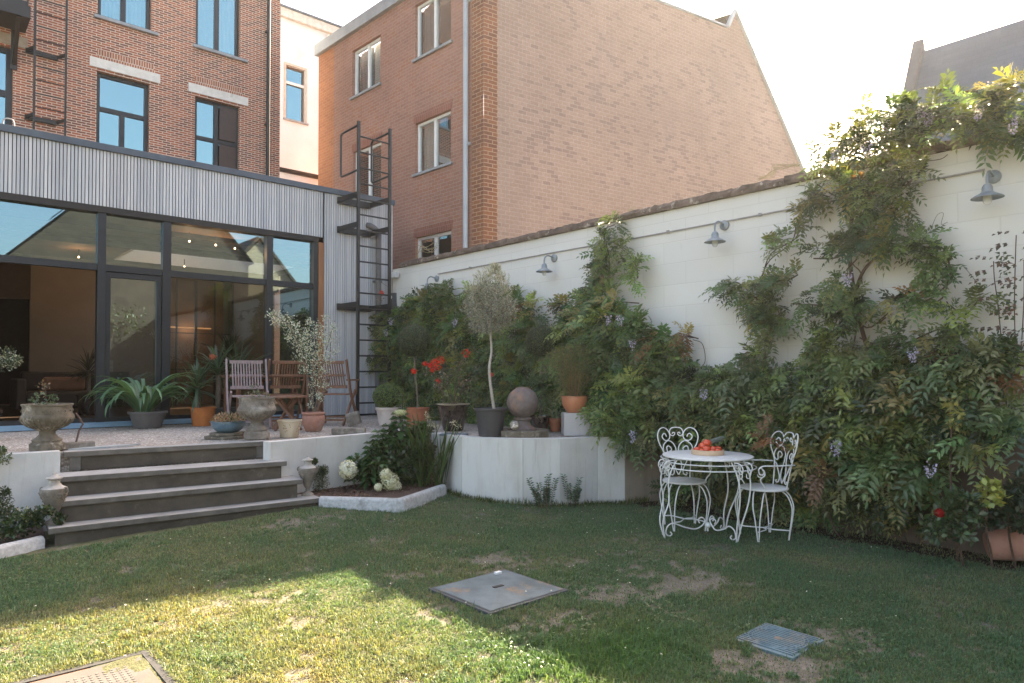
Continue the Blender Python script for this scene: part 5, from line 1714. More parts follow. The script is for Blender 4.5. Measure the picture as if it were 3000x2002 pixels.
# stone ball finial on a slab
x, y = pose(1533, 1284)
yb = y + .13; xb_ = x + .1
b = MB()
R_ = Matrix.Translation((xb_, yb, TZ + .004)) @ Matrix.Rotation(rad(-20), 4, 'Z')
b.lathe([(.33, 0), (.335, .075), (.33, .08), (.001, .08)], 8, R=R_, closed_ends=False)
tag(b.build("stone_slab", M_STONE, None, bevel=.006), "dark octagonal stone slab at the wall edge carrying the stone ball", "slab")
c_ = onY(1531, 1180, yb); k = ppm(c_)
zs = TZ + .084
t = thing("ball_finial", "rusty grey stone ball on a short moulded neck", "finial", (c_[0], yb, zs))
b = MB(); r = 46 / k
b.ball(c_, r, 40, 24); b.build("ball", M_PURPLE, t, smooth=True)
b = MB(); hn = c_[2] - r * .93 - zs
b.lathe([(.17, 0), (.175, .016), (.15, .02), (.115, .04), (.095, hn * .45), (.088, hn * .75), (.105, hn * .8), (.11, hn * .95), (.09, hn)], 28, c_[0], yb, zs); b.build("neck", M_PURPLE, t, smooth=True, auto=35)
# white coral-like stone
x2, y2 = onY(1507, 1243, yb - .05)[0], yb - .05
b = MB(); b.ball((x2, y2, zs + .062), .05, 14, 9, jit=.14, seed=3)
tag(b.build("white_rock", mat_noise("white_pitted_rock", (.7, .64, .56), (.3, .25, .2), 26, .9, bump=.8, bdist=.01, t=(.42, .5)), None, smooth=True), "white pitted rock beside the neck of the stone ball", "rock")
x2, y2 = pose(1245, 1225)
b = MB(); b.ball((x2, y2, TZ + .03), .05, 12, 8, sz=.6, jit=.1, seed=5)
tag(b.build("pale_stone", M_STONE2, None, smooth=True), "pale rounded stone on the gravel between the terracotta and black pots", "stone")
x2, y2 = pose(1330, 1277)
b = MB(); R_ = Matrix.Translation((x2, y2, TZ + .003)) @ Matrix.Rotation(rad(-50), 4, 'Z'); b.box(-.16, .16, -.07, .07, .0, .022, R_)
tag(b.build("slate_tile", mat_flat("blue_slate_tile", (.13, .18, .23), .6), None), "flat blue slate tile on the wall top before the black pot", "slate")

# small terracotta pots with striped grass-like plants


def spider(px, py, zb, r, h, label, hpx, seed, n=70, mat_=M_TERRA, at_xy=None):
    x, y = at_xy if at_xy else pose(px, py, zb)
    t = thing("potted_spider_plant", label, "potted plant", (x, y, zb), 0, "small terracotta pots of striped plants")
    pot(t, x, y, zb, r, h, P_CLASSIC, mat_)
    rb = Ribbons(); q = random.Random(seed)
    for i in range(n):
        L = q.uniform(.16, .34); rb.add((x + q.uniform(-.03, .03), y + q.uniform(-.03, .03), zb + h * .92), q.uniform(0, 6.28), q.uniform(.5, 1.4), L, .019, q.uniform(1.0, 2.4), np.array((.2, .28, .17)) * q.uniform(.6, 1.3), 8, .15, col2=(.6, .65, .52))
    rb.build("leaves", t)
    return t


x0, y0 = pose(1628, 1264)
spider(0, 0, TZ, .095, .17, "striped spider plant in an orange terracotta pot left of the grey concrete block", 0, 5, 90, M_TERRA, at_xy=(x0, y0))
# concrete pedestal block
pb0 = onZ(1700, 1276, TZ)
bx, by = 6.02, 5.62
t = thing("concrete_block", "weathered white concrete block at the wall end carrying a terracotta bowl", "block", (bx, by, TZ))
b = MB(); R_ = Matrix.Translation((bx, by, TZ + .003)) @ Matrix.Rotation(rad(-38), 4, 'Z'); b.box(-.165, .165, -.12, .12, 0, .27, R_)
b.build("block", mat_streak("stained_block", (.52, .49, .47), (.2, .17, .17), (.22, .22, .24)), t, bevel=.006)
bz = TZ + .273
xk, yk = onZ(1680, 1203, bz)[:2]
t = thing("potted_grass", "dry brownish tufted plant in a wide glossy terracotta bowl on the concrete block", "potted plant", (bx - .03, by + .0, bz))
xk, yk = bx - .03, by
pot(t, xk, yk, bz, .155, .2, P_BOWL, mat_noise("glossy_terracotta", (.5, .2, .1), (.42, .15, .07), 6, .4, coat=.3))
lv = Leaves(); n = 5200
az = rg.uniform(0, 6.28, n); el = np.clip(rg.normal(1.15, .3, n), .2, 1.57)
hh = rg.uniform(.02, .55, n) ** .8
base = np.stack([xk + .05 * np.cos(az) + hh * np.cos(el) * np.cos(az) * .8, yk + .05 * np.sin(az) + hh * np.cos(el) * np.sin(az) * .8, bz + .18 + hh * np.sin(el)], 1)
D = np.stack([np.cos(az) * .6, np.sin(az) * .6, np.full(n, .6)], 1) + rg.normal(0, .5, (n, 3))
lv.add(base, D, rnd_unit(n, rg), .05, .005, jcol([(.15, .17, .06), (.22, .17, .08), (.11, .13, .05)], n, rg, .3))
rb = Ribbons(); q = random.Random(3)
for i in range(150):
    rb.add((xk + q.uniform(-.07, .07), yk + q.uniform(-.07, .07), bz + .17), q.uniform(0, 6.28), q.uniform(.9, 1.55), q.uniform(.25, .52), .008, q.uniform(.1, 1.1), np.array(q.choice([(.24, .15, .08), (.16, .15, .06), (.3, .2, .12)])) * q.uniform(.7, 1.3), 6, .1)
rb.build("stalks", t)
lv.build("dry_foliage", t)
# pot beyond the block
xx, yy = tuple(onY(1752, 1195, 5.55)[:2])
b = MB(); b.box(xx - .1, xx + .1, yy - .1, yy + .1, TZ + .003, TZ + .25)
tag(b.build("brick_stand", M_STONE, None, bevel=.01), "low mossy stand half hidden behind the concrete block", "stand")
spider(0, 0, TZ + .254, .085, .14, "small striped plant in an orange pot behind the right side of the terracotta bowl", 0, 9, 60, M_TERRAOR, at_xy=(xx, yy))
# little succulent at the block's corner
xs_, ys_ = 6.3, 5.62
t = thing("succulent_pot", "tiny terracotta dish of succulents beside the concrete block", "potted plant", (xs_, ys_, TZ + .2))
b = MB(); b.box(xs_ - .05, xs_ + .05, ys_ - .05, ys_ + .05, TZ + .003, TZ + .2); b.build("stand", M_STONE, t)
pot(t, xs_, ys_, TZ + .2, .06, .05, P_BOWL, M_TERRA); sphere_leaves((xs_, ys_, TZ + .27), .05, 90, .02, .012, [(.3, .25, .18), (.1, .12, .07)], rg).build("leaves", t)

# strap leaved plant by the glass
x, y = 2.42, 10.25
t = thing("potted_strap_plant", "big arching strap leaved plant in a grey tub against the glass", "potted plant", (x, y, TZ))
pot(t, x + .05, y, TZ, .235, .23, P_FLARE, mat_noise("grey_brown_tub", (.13, .12, .11), (.09, .08, .075), 4, .7))
rb = Ribbons(); q = random.Random(12)
for i in range(74):
    a = q.uniform(0, 6.28); L = q.uniform(.55, 1.0)
    g = q.uniform(.7, 1.45)
    rb.add((x + .1 * math.cos(a), y + .07 * math.sin(a), TZ + .22), a, q.uniform(.9, 1.45), L, q.uniform(.045, .065), q.uniform(2.0, 3.3), np.array((.075, .15, .07)) * g, 12, .22, col2=np.array((.11, .19, .09)) * g)
rb.build("leaves", t)

# yuccas


def yucca(parent, x, y, z, n, L, seed, w=.045, spread=1.0, cols=(.06, .1, .055)):
    rb = Ribbons(); q = random.Random(seed)
    for i in range(n):
        e = q.uniform(-.5, 1.5) * spread
        rb.add((x, y, z + q.uniform(-.05, .05)), q.uniform(0, 6.28), max(e, -.9), L * q.uniform(.75, 1.15), w * q.uniform(.8, 1.1), q.uniform(.1, 1.0), np.array(cols) * q.uniform(.5, 1.4), 7, .25)
    return rb.build("leaves", parent)


x, y = 3.17, 10.2
t = thing("potted_yucca", "short yucca with drooping leaves in a bright orange terracotta pot", "potted plant", (x, y, TZ), 0, "yuccas in front of the glass")
pot(t, x, y, TZ, .17, .26, P_STRAIGHT, M_TERRAOR)
stem(t, [(x - .06, y, TZ + .22), (x - .07, y, TZ + .5)], .03, M_BARK, "trunk", 9)
yucca(t, x - .07, y, TZ + .52, 46, .44, 3)
x, y = 3.42, 10.35
t = thing("potted_yucca", "taller yucca with a bare brown trunk between the orange pot and the grey chair", "potted plant", (x, y, TZ), 0, "yuccas in front of the glass")
pot(t, x, y, TZ, .16, .24, P_FLARE, M_GREYPLAST)
stem(t, [(x, y, TZ + .2), (x + .02, y, TZ + .6), (x, y, TZ + .72)], .035, M_BARK, "trunk", 9)
yucca(t, x, y, TZ + .75, 40, .5, 4)
lv = Leaves(); flower_ball((x - .1, y - .1, TZ + .98), .05, 50, .03, [(.45, .13, .07)], rg, lv).build("faded_bloom", t, PETAL)
x, y = 3.75, 10.4
t = thing("potted_yucca", "long leaved hanging yucca behind the grey wooden chair", "potted plant", (x, y, TZ), 0, "yuccas in front of the glass")
pot(t, x, y, TZ, .16, .24, P_FLARE, M_GREYPLAST)
stem(t, [(x, y, TZ + .2), (x, y, TZ + .7)], .03, M_BARK, "trunk", 9)
yucca(t, x, y, TZ + .72, 42, .55, 6, spread=1.0, cols=(.05, .085, .05))
x, y = 4.25, 12.2
t = thing("indoor_palm", "dark spiky palm standing inside behind the glass near the chairs", "potted plant", (x, y, TZ + .03))
pot(t, x, y, TZ + .03, .2, .35, P_STRAIGHT, M_BLACKGLAZE)
stem(t, [(x, y, TZ + .3), (x, y, TZ + .9)], .03, M_BARK, "trunk", 8)
yucca(t, x, y, TZ + .95, 50, .6, 8, cols=(.035, .04, .025))
x, y = 2.25, 13.6
t = thing("indoor_palm", "round shadowed fan palm indoors beside the leftmost mullion", "potted plant", (x + .1, y, TZ + .03))
pot(t, x + .1, y, TZ + .03, .18, .35, P_STRAIGHT, M_BLACKGLAZE)
yucca(t, x + .1, y, TZ + .75, 60, .45, 18, w=.03, cols=(.04, .045, .03))
stem(t, [(x + .1, y, TZ + .3), (x + .1, y, TZ + .8)], .03, M_BARK, "trunk", 8)
# shrub at the far left edge
x, y = .80, 9.4
t = thing("potted_shrub", "white flecked shrub in a pot cut by the photo's left edge", "potted plant", (x, y, TZ))
pot(t, x - .2, y, TZ, .2, .35, P_FLARE, M_BLACKGLAZE)
stem(t, [(x - .2, y, TZ + .3), (x - .15, y, TZ + .75), (x - .1, y, TZ + 1.0)], .012)
lv = Leaves()
for px_, py_, r_ in ((20, 1040, 26), (38, 1062, 20), (5, 1065, 26), (50, 1052, 12)):
    c_ = onY(px_, py_, y); sphere_leaves(c_, r_ / ppm(c_), 150, .03, .014, [(.07, .1, .05), (.4, .42, .34), (.05, .07, .03)], rg, shell=.95, mb=lv)
lv.build("foliage", t)

# ------------------------------------------------------------------ folding wooden chairs and table
M_TEAK = mat_noise("reddish_teak", (.22, .105, .055), (.15, .07, .04), 6, .6, mapscale=(6, 6, 1))
M_GREYWOOD = mat_noise("purple_grey_wood", (.3, .23, .22), (.22, .165, .155), 6, .75, mapscale=(6, 6, 1))


def folding_chair(x, y, rz, label, mat_, arms=True):
    t = thing("folding_chair", label, "chair", (x, y, TZ), rz, "wooden folding chairs on the terrace")
    W = .46
    z0 = TZ
    b0 = lambda: MB(Matrix.Translation((x, y, TZ)) @ Matrix.Rotation(rz, 4, 'Z'))
    for s in (-1, 1):
        b = b0(); b.bar((s * W / 2, .27, .0 + .012), (s * W / 2, -.33 + .6 * .02, .93), .024, .045)
        # rear rail: foot in front, top at the back
        b2 = b0(); b2.bar((s * W / 2, -.26, .012), (s * W / 2, .2, .5), .024, .04); b2.build("leg", mat_, t, bevel=.003)
        b = b0(); b.bar((s * W / 2 + s * .026, .26, .012), (s * W / 2 + s * .026, -.04, .44), .024, .045); b.bar((s * W / 2 + s * .026, -.04, .44), (s * W / 2 + s * .026, -.22, .94), .024, .045)
        b.build("rear_rail", mat_, t, bevel=.003)
        if arms:
            b = b0(); b.box(s * W / 2 + s * .01 - .025, s * W / 2 + s * .01 + .025, -.12, .3, .635, .66); b.bar((s * W / 2, .22, .44), (s * W / 2, .27, .635), .022, .035); b.build("armrest", mat_, t, bevel=.004)
    b = b0()
    for i in range(8):
        yy = -.12 + i * .055; b.box(-W / 2 + .014, W / 2 - .014, yy, yy + .042, .43, .447)
    b.build("seat", mat_, t, bevel=.003)
    b = b0()
    def back(z): return -.04 - (z - .44) * .36
    for i in range(11):
        xx = -W / 2 + .05 + i * (W - .1) / 10
        b.bar((xx, back(.56), .56), (xx, back(.88), .88), .018, .012)
    for z in (.55, .715, .9):
        b.bar((-W / 2 + .014, back(z) - (.0 if z != .715 else .012), z), (W / 2 - .014, back(z) - (.0 if z != .715 else .012), z), .02, .045 if z != .715 else .03)
    b.build("backrest", mat_, t, bevel=.003)
    b = b0(); b.bar((-W / 2, -.2, .08), (W / 2, -.2, .08), .02, .03); b.bar((-W / 2, .2, .1), (W / 2, .2, .1), .02, .03); b.build("stretcher", mat_, t)
    return t


folding_chair(3.47, 9.30, rad(166), "greyish purple wooden folding chair at the left of the small table", M_GREYWOOD, arms=False)
folding_chair(4.08, 9.55, rad(-8), "reddish wooden folding chair in the middle, its back to the garden", M_TEAK)
folding_chair(4.68, 9.15, rad(-50), "reddish wooden folding chair at the right, behind the white flecked shrub", M_TEAK)
# low round table
x, y = 3.78, 8.75
t = thing("garden_side_table", "low round wooden table with crossed legs between the chairs and the tan urn", "table", (x, y, TZ))
b = MB(); b.lathe([(.26, .42), (.265, .43), (.26, .445), (.001, .446)], 28, x, y, TZ, closed_ends=False); b.lathe([(.26, .42), (.001, .421)][::-1], 28, x, y, TZ, closed_ends=False); b.build("tabletop", M_TEAK, t, smooth=True, auto=30)
for k in range(4):
    a = k * math.pi / 2 + .5
    b = MB(); b.bar((x + .23 * math.cos(a), y + .23 * math.sin(a), TZ), (x - .16 * math.cos(a + .2), y - .16 * math.sin(a + .2), TZ + .42), .025, .035); b.build("leg", M_TEAK, t)
x, y = 3.75, 9.85
t = thing("terrace_table", "wooden table top seen edge on behind the grey and reddish chairs", "table", (x, y, TZ))
b = MB(); b.box(x - .35, x + .75, y - .3, y + .3, TZ + .685, TZ + .715); b.build("tabletop", M_TEAK, t, bevel=.004)
for dx_ in (-.3, .7):
    for dy_ in (-.25, .25):
        b = MB(); b.bar((x + dx_, y + dy_, TZ), (x + dx_, y + dy_, TZ + .684), .04); b.build("leg", M_TEAK, t)

# ------------------------------------------------------------------ small lidded urns on the lowest step
LU = [(.3, 0), (.31, .03), (.24, .07), (.14, .1), (.09, .13), (.12, .15), (.09, .17), (.18, .24), (.33, .42), (.44, .58), (.47, .66), (.44, .7), (.3, .735), (.2, .78), (.19, .86), (.28, .885), (.28, .9), (.13, .93), (.06, .97), (.07, .985), (.02, 1.0)]


def lidded(px, py, hpx, wpx, label, zz):
    x, y = pose(px, py, zz); k = ppm((x, y)); h = hpx / k; w_ = wpx / k
    t = thing("lidded_urn", label, "urn", (x, y, zz), 0, "small lidded urns flanking the steps")
    b = MB(); b.lathe([(a * w_, q * h) for a, q in LU[:12]], 28, x, y, zz); b.build("body", M_STONE2, t, smooth=True, auto=50)
    b = MB(); b.lathe([(a * w_, q * h) for a, q in LU[11:]], 24, x, y, zz); b.build("lid", mat_noise("pale_lichen_stone", (.5, .47, .42), (.3, .27, .23), 14, .9, bump=.5), t, smooth=True, auto=50)
    for s in (-1, 1):
        d = Vector((_R[0], _R[1], 0)) * s
        b = MB(); c_ = Vector((x, y, zz))
        b.tube(spline([c_ + d * w_ * .4 + Vector((0, 0, h * .6)), c_ + d * w_ * .52 + Vector((0, 0, h * .64)), c_ + d * w_ * .5 + Vector((0, 0, h * .7)), c_ + d * w_ * .4 + Vector((0, 0, h * .7))], 4), .008, 6); b.build("handle", M_STONE2, t, smooth=True)
    rr_ = random.Random(1); b = MB()
    for i in range(60):
        a = rr_.uniform(0, 6.28); q = rr_.uniform(.45, .63); r_ = w_ * (.33 + (q - .42) * .7)
        b.ball((x + r_ * math.cos(a), y + r_ * math.sin(a), zz + q * h), .008, 5, 4)
    b.build("carved_relief", M_STONE2, t, smooth=True)


lidded(157, 1536, 150, 76, "lidded stone urn at the left end of the lowest step", .182)
lidded(901, 1452, 116, 56, "lidded stone urn at the right end of the lowest step beside a small box bush", .182)

# ------------------------------------------------------------------ white wrought metal table and chairs
WR_ = .0062


def place_M(cx, cy, rz=0.0):
    return Matrix.Translation((cx, cy, 0)) @ Matrix.Rotation(rz, 4, 'Z')


fA, fB, fC = Vector((5.09, 3.68, 0)), Vector((5.42, 3.16, 0)), Vector((5.79, 3.5, 0))
tc = Vector((5.50, 3.50, 0))
t = thing("wrought_table", "round white wrought metal garden table with three scrolled legs", "table", tc)
b = MB(); b.lathe([(.001, .712), (.395, .712), (.402, .716), (.402, .724), (.395, .728), (.001, .729)], 48, tc.x, tc.y, 0, closed_ends=False); b.build("tabletop", M_WHITEPAINT, t, smooth=True, auto=30)
b = MB()
for r_, z_ in ((.40, .675), (.425, .63)):
    b.tube([(tc.x + r_ * math.cos(a), tc.y + r_ * math.sin(a), z_) for a in [2 * math.pi * i / 48 for i in range(48)]], .0055, 6, closed=True)
b.build("ring", M_WHITEPAINT, t, smooth=True)
for f in (fA, fB, fC):
    d = (f - tc); d.z = 0; R0 = d.length; d.normalize(); s = Vector((-d.y, d.x, 0))
    b = MB()
    for sg_ in (-1, 1):
        pts = [tc + d * (.36) + s * sg_ * .075 + Vector((0, 0, .705)), tc + d * .415 + s * sg_ * .075 + Vector((0, 0, .62)), tc + d * .445 + s * sg_ * .065 + Vector((0, 0, .5)), tc + d * .43 + s * sg_ * .05 + Vector((0, 0, .34)), tc + d * (R0 + .03) + s * sg_ * .028 + Vector((0, 0, .16)), tc + d * R0 + s * sg_ * .006 + Vector((0, 0, .0))]
        b.tube(spline(pts, 6), WR_ * 1.1, 6)
    b.build("leg", M_WHITEPAINT, t, smooth=True)
    for sg_ in (-1, 1):
        b = MB()
        def sp(u, v): return tc + d * u + Vector((0, 0, v)) + s * sg_ * (.05 + .1 * (v - .6))
        b.tube(spline([sp(.38, .7), sp(.45, .69), sp(.475, .65), sp(.455, .61), sp(.425, .62), sp(.43, .65)], 5), .005, 5)
        b.tube(spline([sp(.42, .67), sp(.46, .62), sp(.45, .57), sp(.42, .57), sp(.415, .6)], 5), .005, 5)
        b.build("leg_scroll", M_WHITEPAINT, t, smooth=True)
    b = MB()
    def st_(u, v): return tc + d * u + Vector((0, 0, v))
    b.tube(spline([st_(R0 - .06, .05), st_(R0 - .075, .03), st_(R0 - .05, .015), st_(R0 - .015, .04), st_(R0 - .03, .1), st_(R0 - .09, .125), st_(R0 * .55, .085), st_(R0 * .3, .06), st_(.06, .085), st_(.03, .13), st_(.065, .16), st_(.1, .14), st_(.085, .11)], 6), WR_, 6)
    b.build("stretcher", M_WHITEPAINT, t, smooth=True)
b = MB(); b.ball((tc.x, tc.y, .085), .028, 12, 8); b.tube([(tc.x, tc.y, .03), (tc.x, tc.y, .085)], .008, 6); b.build("centre_boss", M_WHITEPAINT, t, smooth=True)

TOPL = [(440, 660), (418, 605), (370, 582), (322, 640), (350, 710), (420, 750), (500, 722), (530, 640), (510, 550), (440, 468), (360, 440), (270, 470), (210, 560), (195, 660), (220, 780), (270, 890), (335, 1010), (375, 1150), (405, 1350), (430, 1568), (440, 1700)]
MIDL = [(695, 437), (640, 440), (570, 462), (530, 530), (532, 590), (570, 630), (620, 635), (655, 600), (650, 565), (615, 560), (592, 590)]
LOWL = [(500, 1010), (540, 990), (548, 940), (490, 885), (440, 895), (430, 960), (450, 1040), (420, 1070), (345, 1010), (332, 920), (360, 840), (430, 772), (490, 757), (570, 790), (635, 870), (665, 960), (655, 1100), (618, 1250), (612, 1380), (640, 1470), (695, 1570)]
SIDL = [(375, 1120), (440, 1170), (520, 1320), (580, 1430), (580, 1530), (530, 1568), (492, 1540), (505, 1505)]


def wire_chair(cx, cy, rz, label):
    M = place_M(cx, cy, rz)
    t = thing("wrought_chair", label, "chair", (cx, cy, 0), rz, "white wrought metal chairs")
    mb = lambda: MB(M)
    SH = .44
    b = mb(); b.lathe([(.001, SH - .004), (.2, SH - .004), (.208, SH + .002), (.208, SH + .01), (.2, SH + .014), (.001, SH + .012)], 40, closed_ends=False); b.build("seat", M_WHITEPAINT, t, smooth=True, auto=30)
    for q in range(4):
        a = math.pi / 4 + q * math.pi / 2
        b = mb()
        for s in (-1, 1):
            def lp(r, z, w): return (r * math.cos(a) - s * w * math.sin(a), r * math.sin(a) + s * w * math.cos(a), z)
            b.tube(spline([lp(.155, SH, .045), lp(.21, SH - .05, .042), lp(.243, SH - .14, .036), lp(.238, .2, .022), lp(.222, .09, .012), lp(.21, 0, .005)], 6), WR_ * .95, 6)
        b.build("leg", M_WHITEPAINT, t, smooth=True)
    b = mb()
    for q in range(2):
        a0 = math.pi / 4 + q * math.pi / 2; a1 = a0 + math.pi
        r = .215
        p0 = Vector((r * math.cos(a0), r * math.sin(a0), .085)); p1 = Vector((r * math.cos(a1), r * math.sin(a1), .085))
        bow = Vector((0, .05 if q == 0 else -.05, 0))
        b.tube(spline([p0, p0 * .55 + bow + Vector((0, 0, .04)), Vector((0, 0, .085)), p1 * .55 - bow * 0 + bow + Vector((0, 0, .04)), p1], 8), WR_ * .9, 6)
    b.build("stretcher", M_WHITEPAINT, t, smooth=True)
    # back lies at local -y
    k = .000405

    def bp(p, sgn=1):
        w = (p[0] - 695) * k * sgn; z = .935 - (p[1] - 437) * k
        curve = -.17 - (z - .44) * .2 + .25 * w * w / .2
        return (w, curve, z)
    b = mb()
    for sgn in (1, -1):
        for path in (TOPL, MIDL, LOWL, SIDL):
            b.tube(spline([bp(p, sgn) for p in path], 4), WR_ * .92, 6)
    b.build("backrest", M_WHITEPAINT, t, smooth=True)
    for s in (-1, 1):
        b = mb()
        b.tube(spline([(s * .165, -.2, .66), (s * .2, -.1, .665), (s * .21, .04, .665), (s * .205, .13, .665), (s * .2, .17, .64), (s * .2, .165, .6), (s * .2, .135, .59), (s * .2, .12, .615), (s * .2, .135, .63)], 6), WR_, 6)
        b.tube(spline([(s * .2, .155, .655), (s * .2, .12, .62), (s * .2, .115, .585), (s * .2, .15, .56), (s * .195, .15, .53), (s * .18, .11, .49), (s * .17, .09, .45)], 6), WR_, 6)
        b.tube(spline([(s * .2, .15, .57), (s * .2, .175, .575), (s * .2, .185, .595)], 4), WR_ * .8, 5)
        b.build("armrest", M_WHITEPAINT, t, smooth=True)
    return t


# chair 1 behind the table facing the camera's right; chair 2 at the right side facing left
s1 = onZ(2007, 1409, .45)
wire_chair(s1[0] + .02, s1[1] + .02, math.atan2(-.748, .664) + rad(-150) + rad(90) - rad(90) + rad(150) - rad(0) if False else rad(142), "white wrought chair behind the table at its left, back showing full scrolls")
s2 = onZ(2238, 1427, .45)
wire_chair(s2[0], s2[1], rad(60), "white wrought chair right of the table seen from its side")

# tray with vegetables
tp = onZ(2073, 1331, .73)
tx, ty = float(tp[0]), float(tp[1])
TT = .7295
t = thing("round_tray", "round pale wooden tray of tomatoes on the white table", "tray", (tx, ty, TT))
b = MB(); b.lathe([(.14, .001), (.146, .002), (.146, .045), (.139, .045), (.138, .01), (.001, .009)], 40, tx, ty, TT, closed_ends=False); b.lathe([(.001, 0.0005), (.14, .001)][::-1], 40, tx, ty, TT, closed_ends=False)
b.build("rim", mat_noise("pale_birch", (.62, .44, .28), (.55, .38, .24), 5, .6, mapscale=(1, 1, 8)), t, smooth=True, auto=40)
M_TOM = mat_noise("tomato_red", (.62, .06, .025), (.6, .11, .03), 12, .25, bump=0, coat=.3)
toms = [(-.095, .0, .033, "small tomato at the left edge of the tray", 0), (-.03, .03, .045, "large orange red tomato near the tray centre, at the back", 1), (-.02, -.035, .04, "tomato resting in front of the biggest one", 0), (.045, -.02, .038, "tomato right of the tray centre", 0), (.1, .02, .036, "tomato at the right edge of the tray", 0),
        (-.065, -.055, .027, "little tomato lying low at the tray's front left", 0), (.075, -.075, .028, "little tomato low at the front right of the tray", 0), (-.005, .005, .04, "topmost tomato crowning the pile", 2), (.02, -.09, .025, "little dark tomato at the front centre of the tray", 0), (.03, .075, .035, "tomato at the back of the tray under the courgette", 0)]
rv = Vector((_R[0], _R[1], 0)); fv = Vector((_F[0], _F[1], 0))
for u, v, r, lab, lvl in toms:
    c_ = Vector((tx, ty, TT + .01 + r * .9)) + rv * u + fv * v
    if lvl: c_.z += .018 * lvl + (.02 if lvl == 2 else 0)
    tt = thing("tomato", lab, "tomato", (c_.x, c_.y, c_.z - r * .9), 0, "tomatoes in the round tray")
    b = MB(); b.ball(c_, r, 18, 12, sz=.88); b.build("fruit", M_TOM, tt, smooth=True)
    l2 = Leaves(); q_ = np.arange(5) * 1.256
    l2.add(np.tile([c_.x, c_.y, c_.z + r * .86], (5, 1)), np.stack([np.cos(q_), np.sin(q_), .1 * np.ones(5)], 1), np.tile([0, 0, 1.], (5, 1)), r * .7, r * .25, jcol([(.08, .13, .03)], 5, rg)); l2.build("calyx", tt)
cA = Vector((tx, ty, TT + .095)) + rv * (-.0) + fv * .03; cB = Vector((tx, ty, TT + .15)) + rv * .175 + fv * .05
tt = thing("courgette", "dark green courgette laid across the tomatoes", "courgette", (cA.x, cA.y, cA.z - .02))
b = MB(); b.tube([cA + (cB - cA) * q for q in (0, .05, .2, .5, .8, .94, 1)], [.012, .02, .024, .026, .023, .016, .006], 14); b.build("fruit", mat_noise("courgette_skin", (.045, .065, .05), (.09, .11, .08), 30, .35, bump=.05), tt, smooth=True)
b = MB(); b.tube([cA + (cA - cB) * .12, cA], [.008, .012], 8); b.build("stalk", mat_flat("pale_stalk", (.2, .24, .1), .7), tt)

# ------------------------------------------------------------------ manhole covers
M_STEEL = mat_noise("scuffed_grey_steel", (.16, .205, .225), (.09, .125, .14), 6, .5, metal=.3, bump=.3, c3=(.3, .19, .1), s3=4, t3=(.58, .7), fine=90)
t = thing("manhole_cover", "large plain grey steel cover flush in the middle of the lawn", "manhole cover", (3.01, 3.53, 0), 0, "covers let into the lawn")
b = MB(); b.box(2.665, 3.355, 3.205, 3.855, -.04, .016); b.build("frame", mat_flat("dark_steel_edge", (.07, .08, .085), .5), t, bevel=.004)
b = MB(); b.add([(2.69, 3.23, .02), (3.33, 3.23, .02), (3.33, 3.83, .02), (2.69, 3.83, .02), (3.01, 3.53, .034)], [(0, 1, 4), (1, 2, 4), (2, 3, 4), (3, 0, 4)]); b.build("plate", M_STEEL, t)
b = MB(); b.box(2.97, 3.05, 3.515, 3.545, .033, .037); b.build("handle_slot", M_BLACK, t)
b = MB(); b.box(3.20, 3.25, 3.77, 3.80, .019, .036); b.build("lifting_tab", M_CURT, t)
t = thing("manhole_cover", "small blue grey cast cover with ribbed circle at the lower right of the lawn", "manhole cover", (3.62, 1.865, 0), 0, "covers let into the lawn")
M_CAST = mat_noise("blue_grey_cast_iron", (.16, .235, .26), (.11, .17, .19), 9, .6, metal=.2, bump=.3, c3=(.28, .26, .22), s3=6)
b = MB(); b.box(3.435, 3.805, 1.69, 2.04, -.04, .004); b.build("plate", M_CAST, t, bevel=.004)
b = MB()
for i in range(14):
    xx = 3.46 + i * .0245
    b.box(xx, xx + .010, 1.705, 2.025, .0045, .011)
b.build("ribs", M_CAST, t)
b = MB()
for r_ in (.155, .135):
    b.tube([(3.62 + r_ * math.cos(a), 1.865 + r_ * math.sin(a), .011) for a in [2 * math.pi * i / 40 for i in range(40)]], .004, 5, closed=True)
b.build("raised_ring", M_CAST, t)
b = MB(); b.lathe([(.025, .006), (.02, .013), (.001, .014)], 16, 3.62, 1.865, 0, closed_ends=False); b.build("centre_plug", M_STONE2, t)
t = thing("manhole_cover", "pale rust rimmed cover with dark frame in the sunlit lower left corner of the lawn", "manhole cover", (.67, 3.7, 0), 0, "covers let into the lawn")
b = MB()
x0, x1, y0, y1 = .32, .99, 3.34, 4.02
for a in ((x0, x0 + .05, y0, y1), (x1 - .05, x1, y0, y1)): b.box(a[0], a[1], a[2], a[3], -.04, .008)
for a in ((y0, y0 + .05), (y1 - .05, y1)): b.box(x0 + .051, x1 - .051, a[0], a[1], -.04, .008)
b.build("frame", mat_noise("sooty_concrete_frame", (.06, .058, .056), (.04, .038, .037), 20, .9, bump=.6), t)
b = MB(); b.box(x0 + .053, x1 - .053, y0 + .053, y1 - .053, -.03, .001); b.build("rusty_edge", mat_noise("rust_orange_edge", (.4, .17, .06), (.25, .11, .05), 20, .9), t)
b = MB(); b.box(x0 + .066, x1 - .066, y0 + .066, y1 - .066, -.01, .005); b.build("plate", mat_noise("pale_worn_steel", (.145, .13, .115), (.105, .095, .085), 4, .6, c3=(.16, .11, .08), s3=3, metal=.2), t)
b = MB()
for i in range(18):
    for j in range(18):
        if 3 < i < 15 and 3 < j < 15: b.box(x0 + .09 + i * .03, x0 + .102 + i * .03, y0 + .09 + j * .03, y0 + .102 + j * .03, .0052, .0075)
b.build("tread_pattern", mat_noise("pale_worn_steel", (.155, .14, .125), (.115, .1, .09), 4, .6), t)
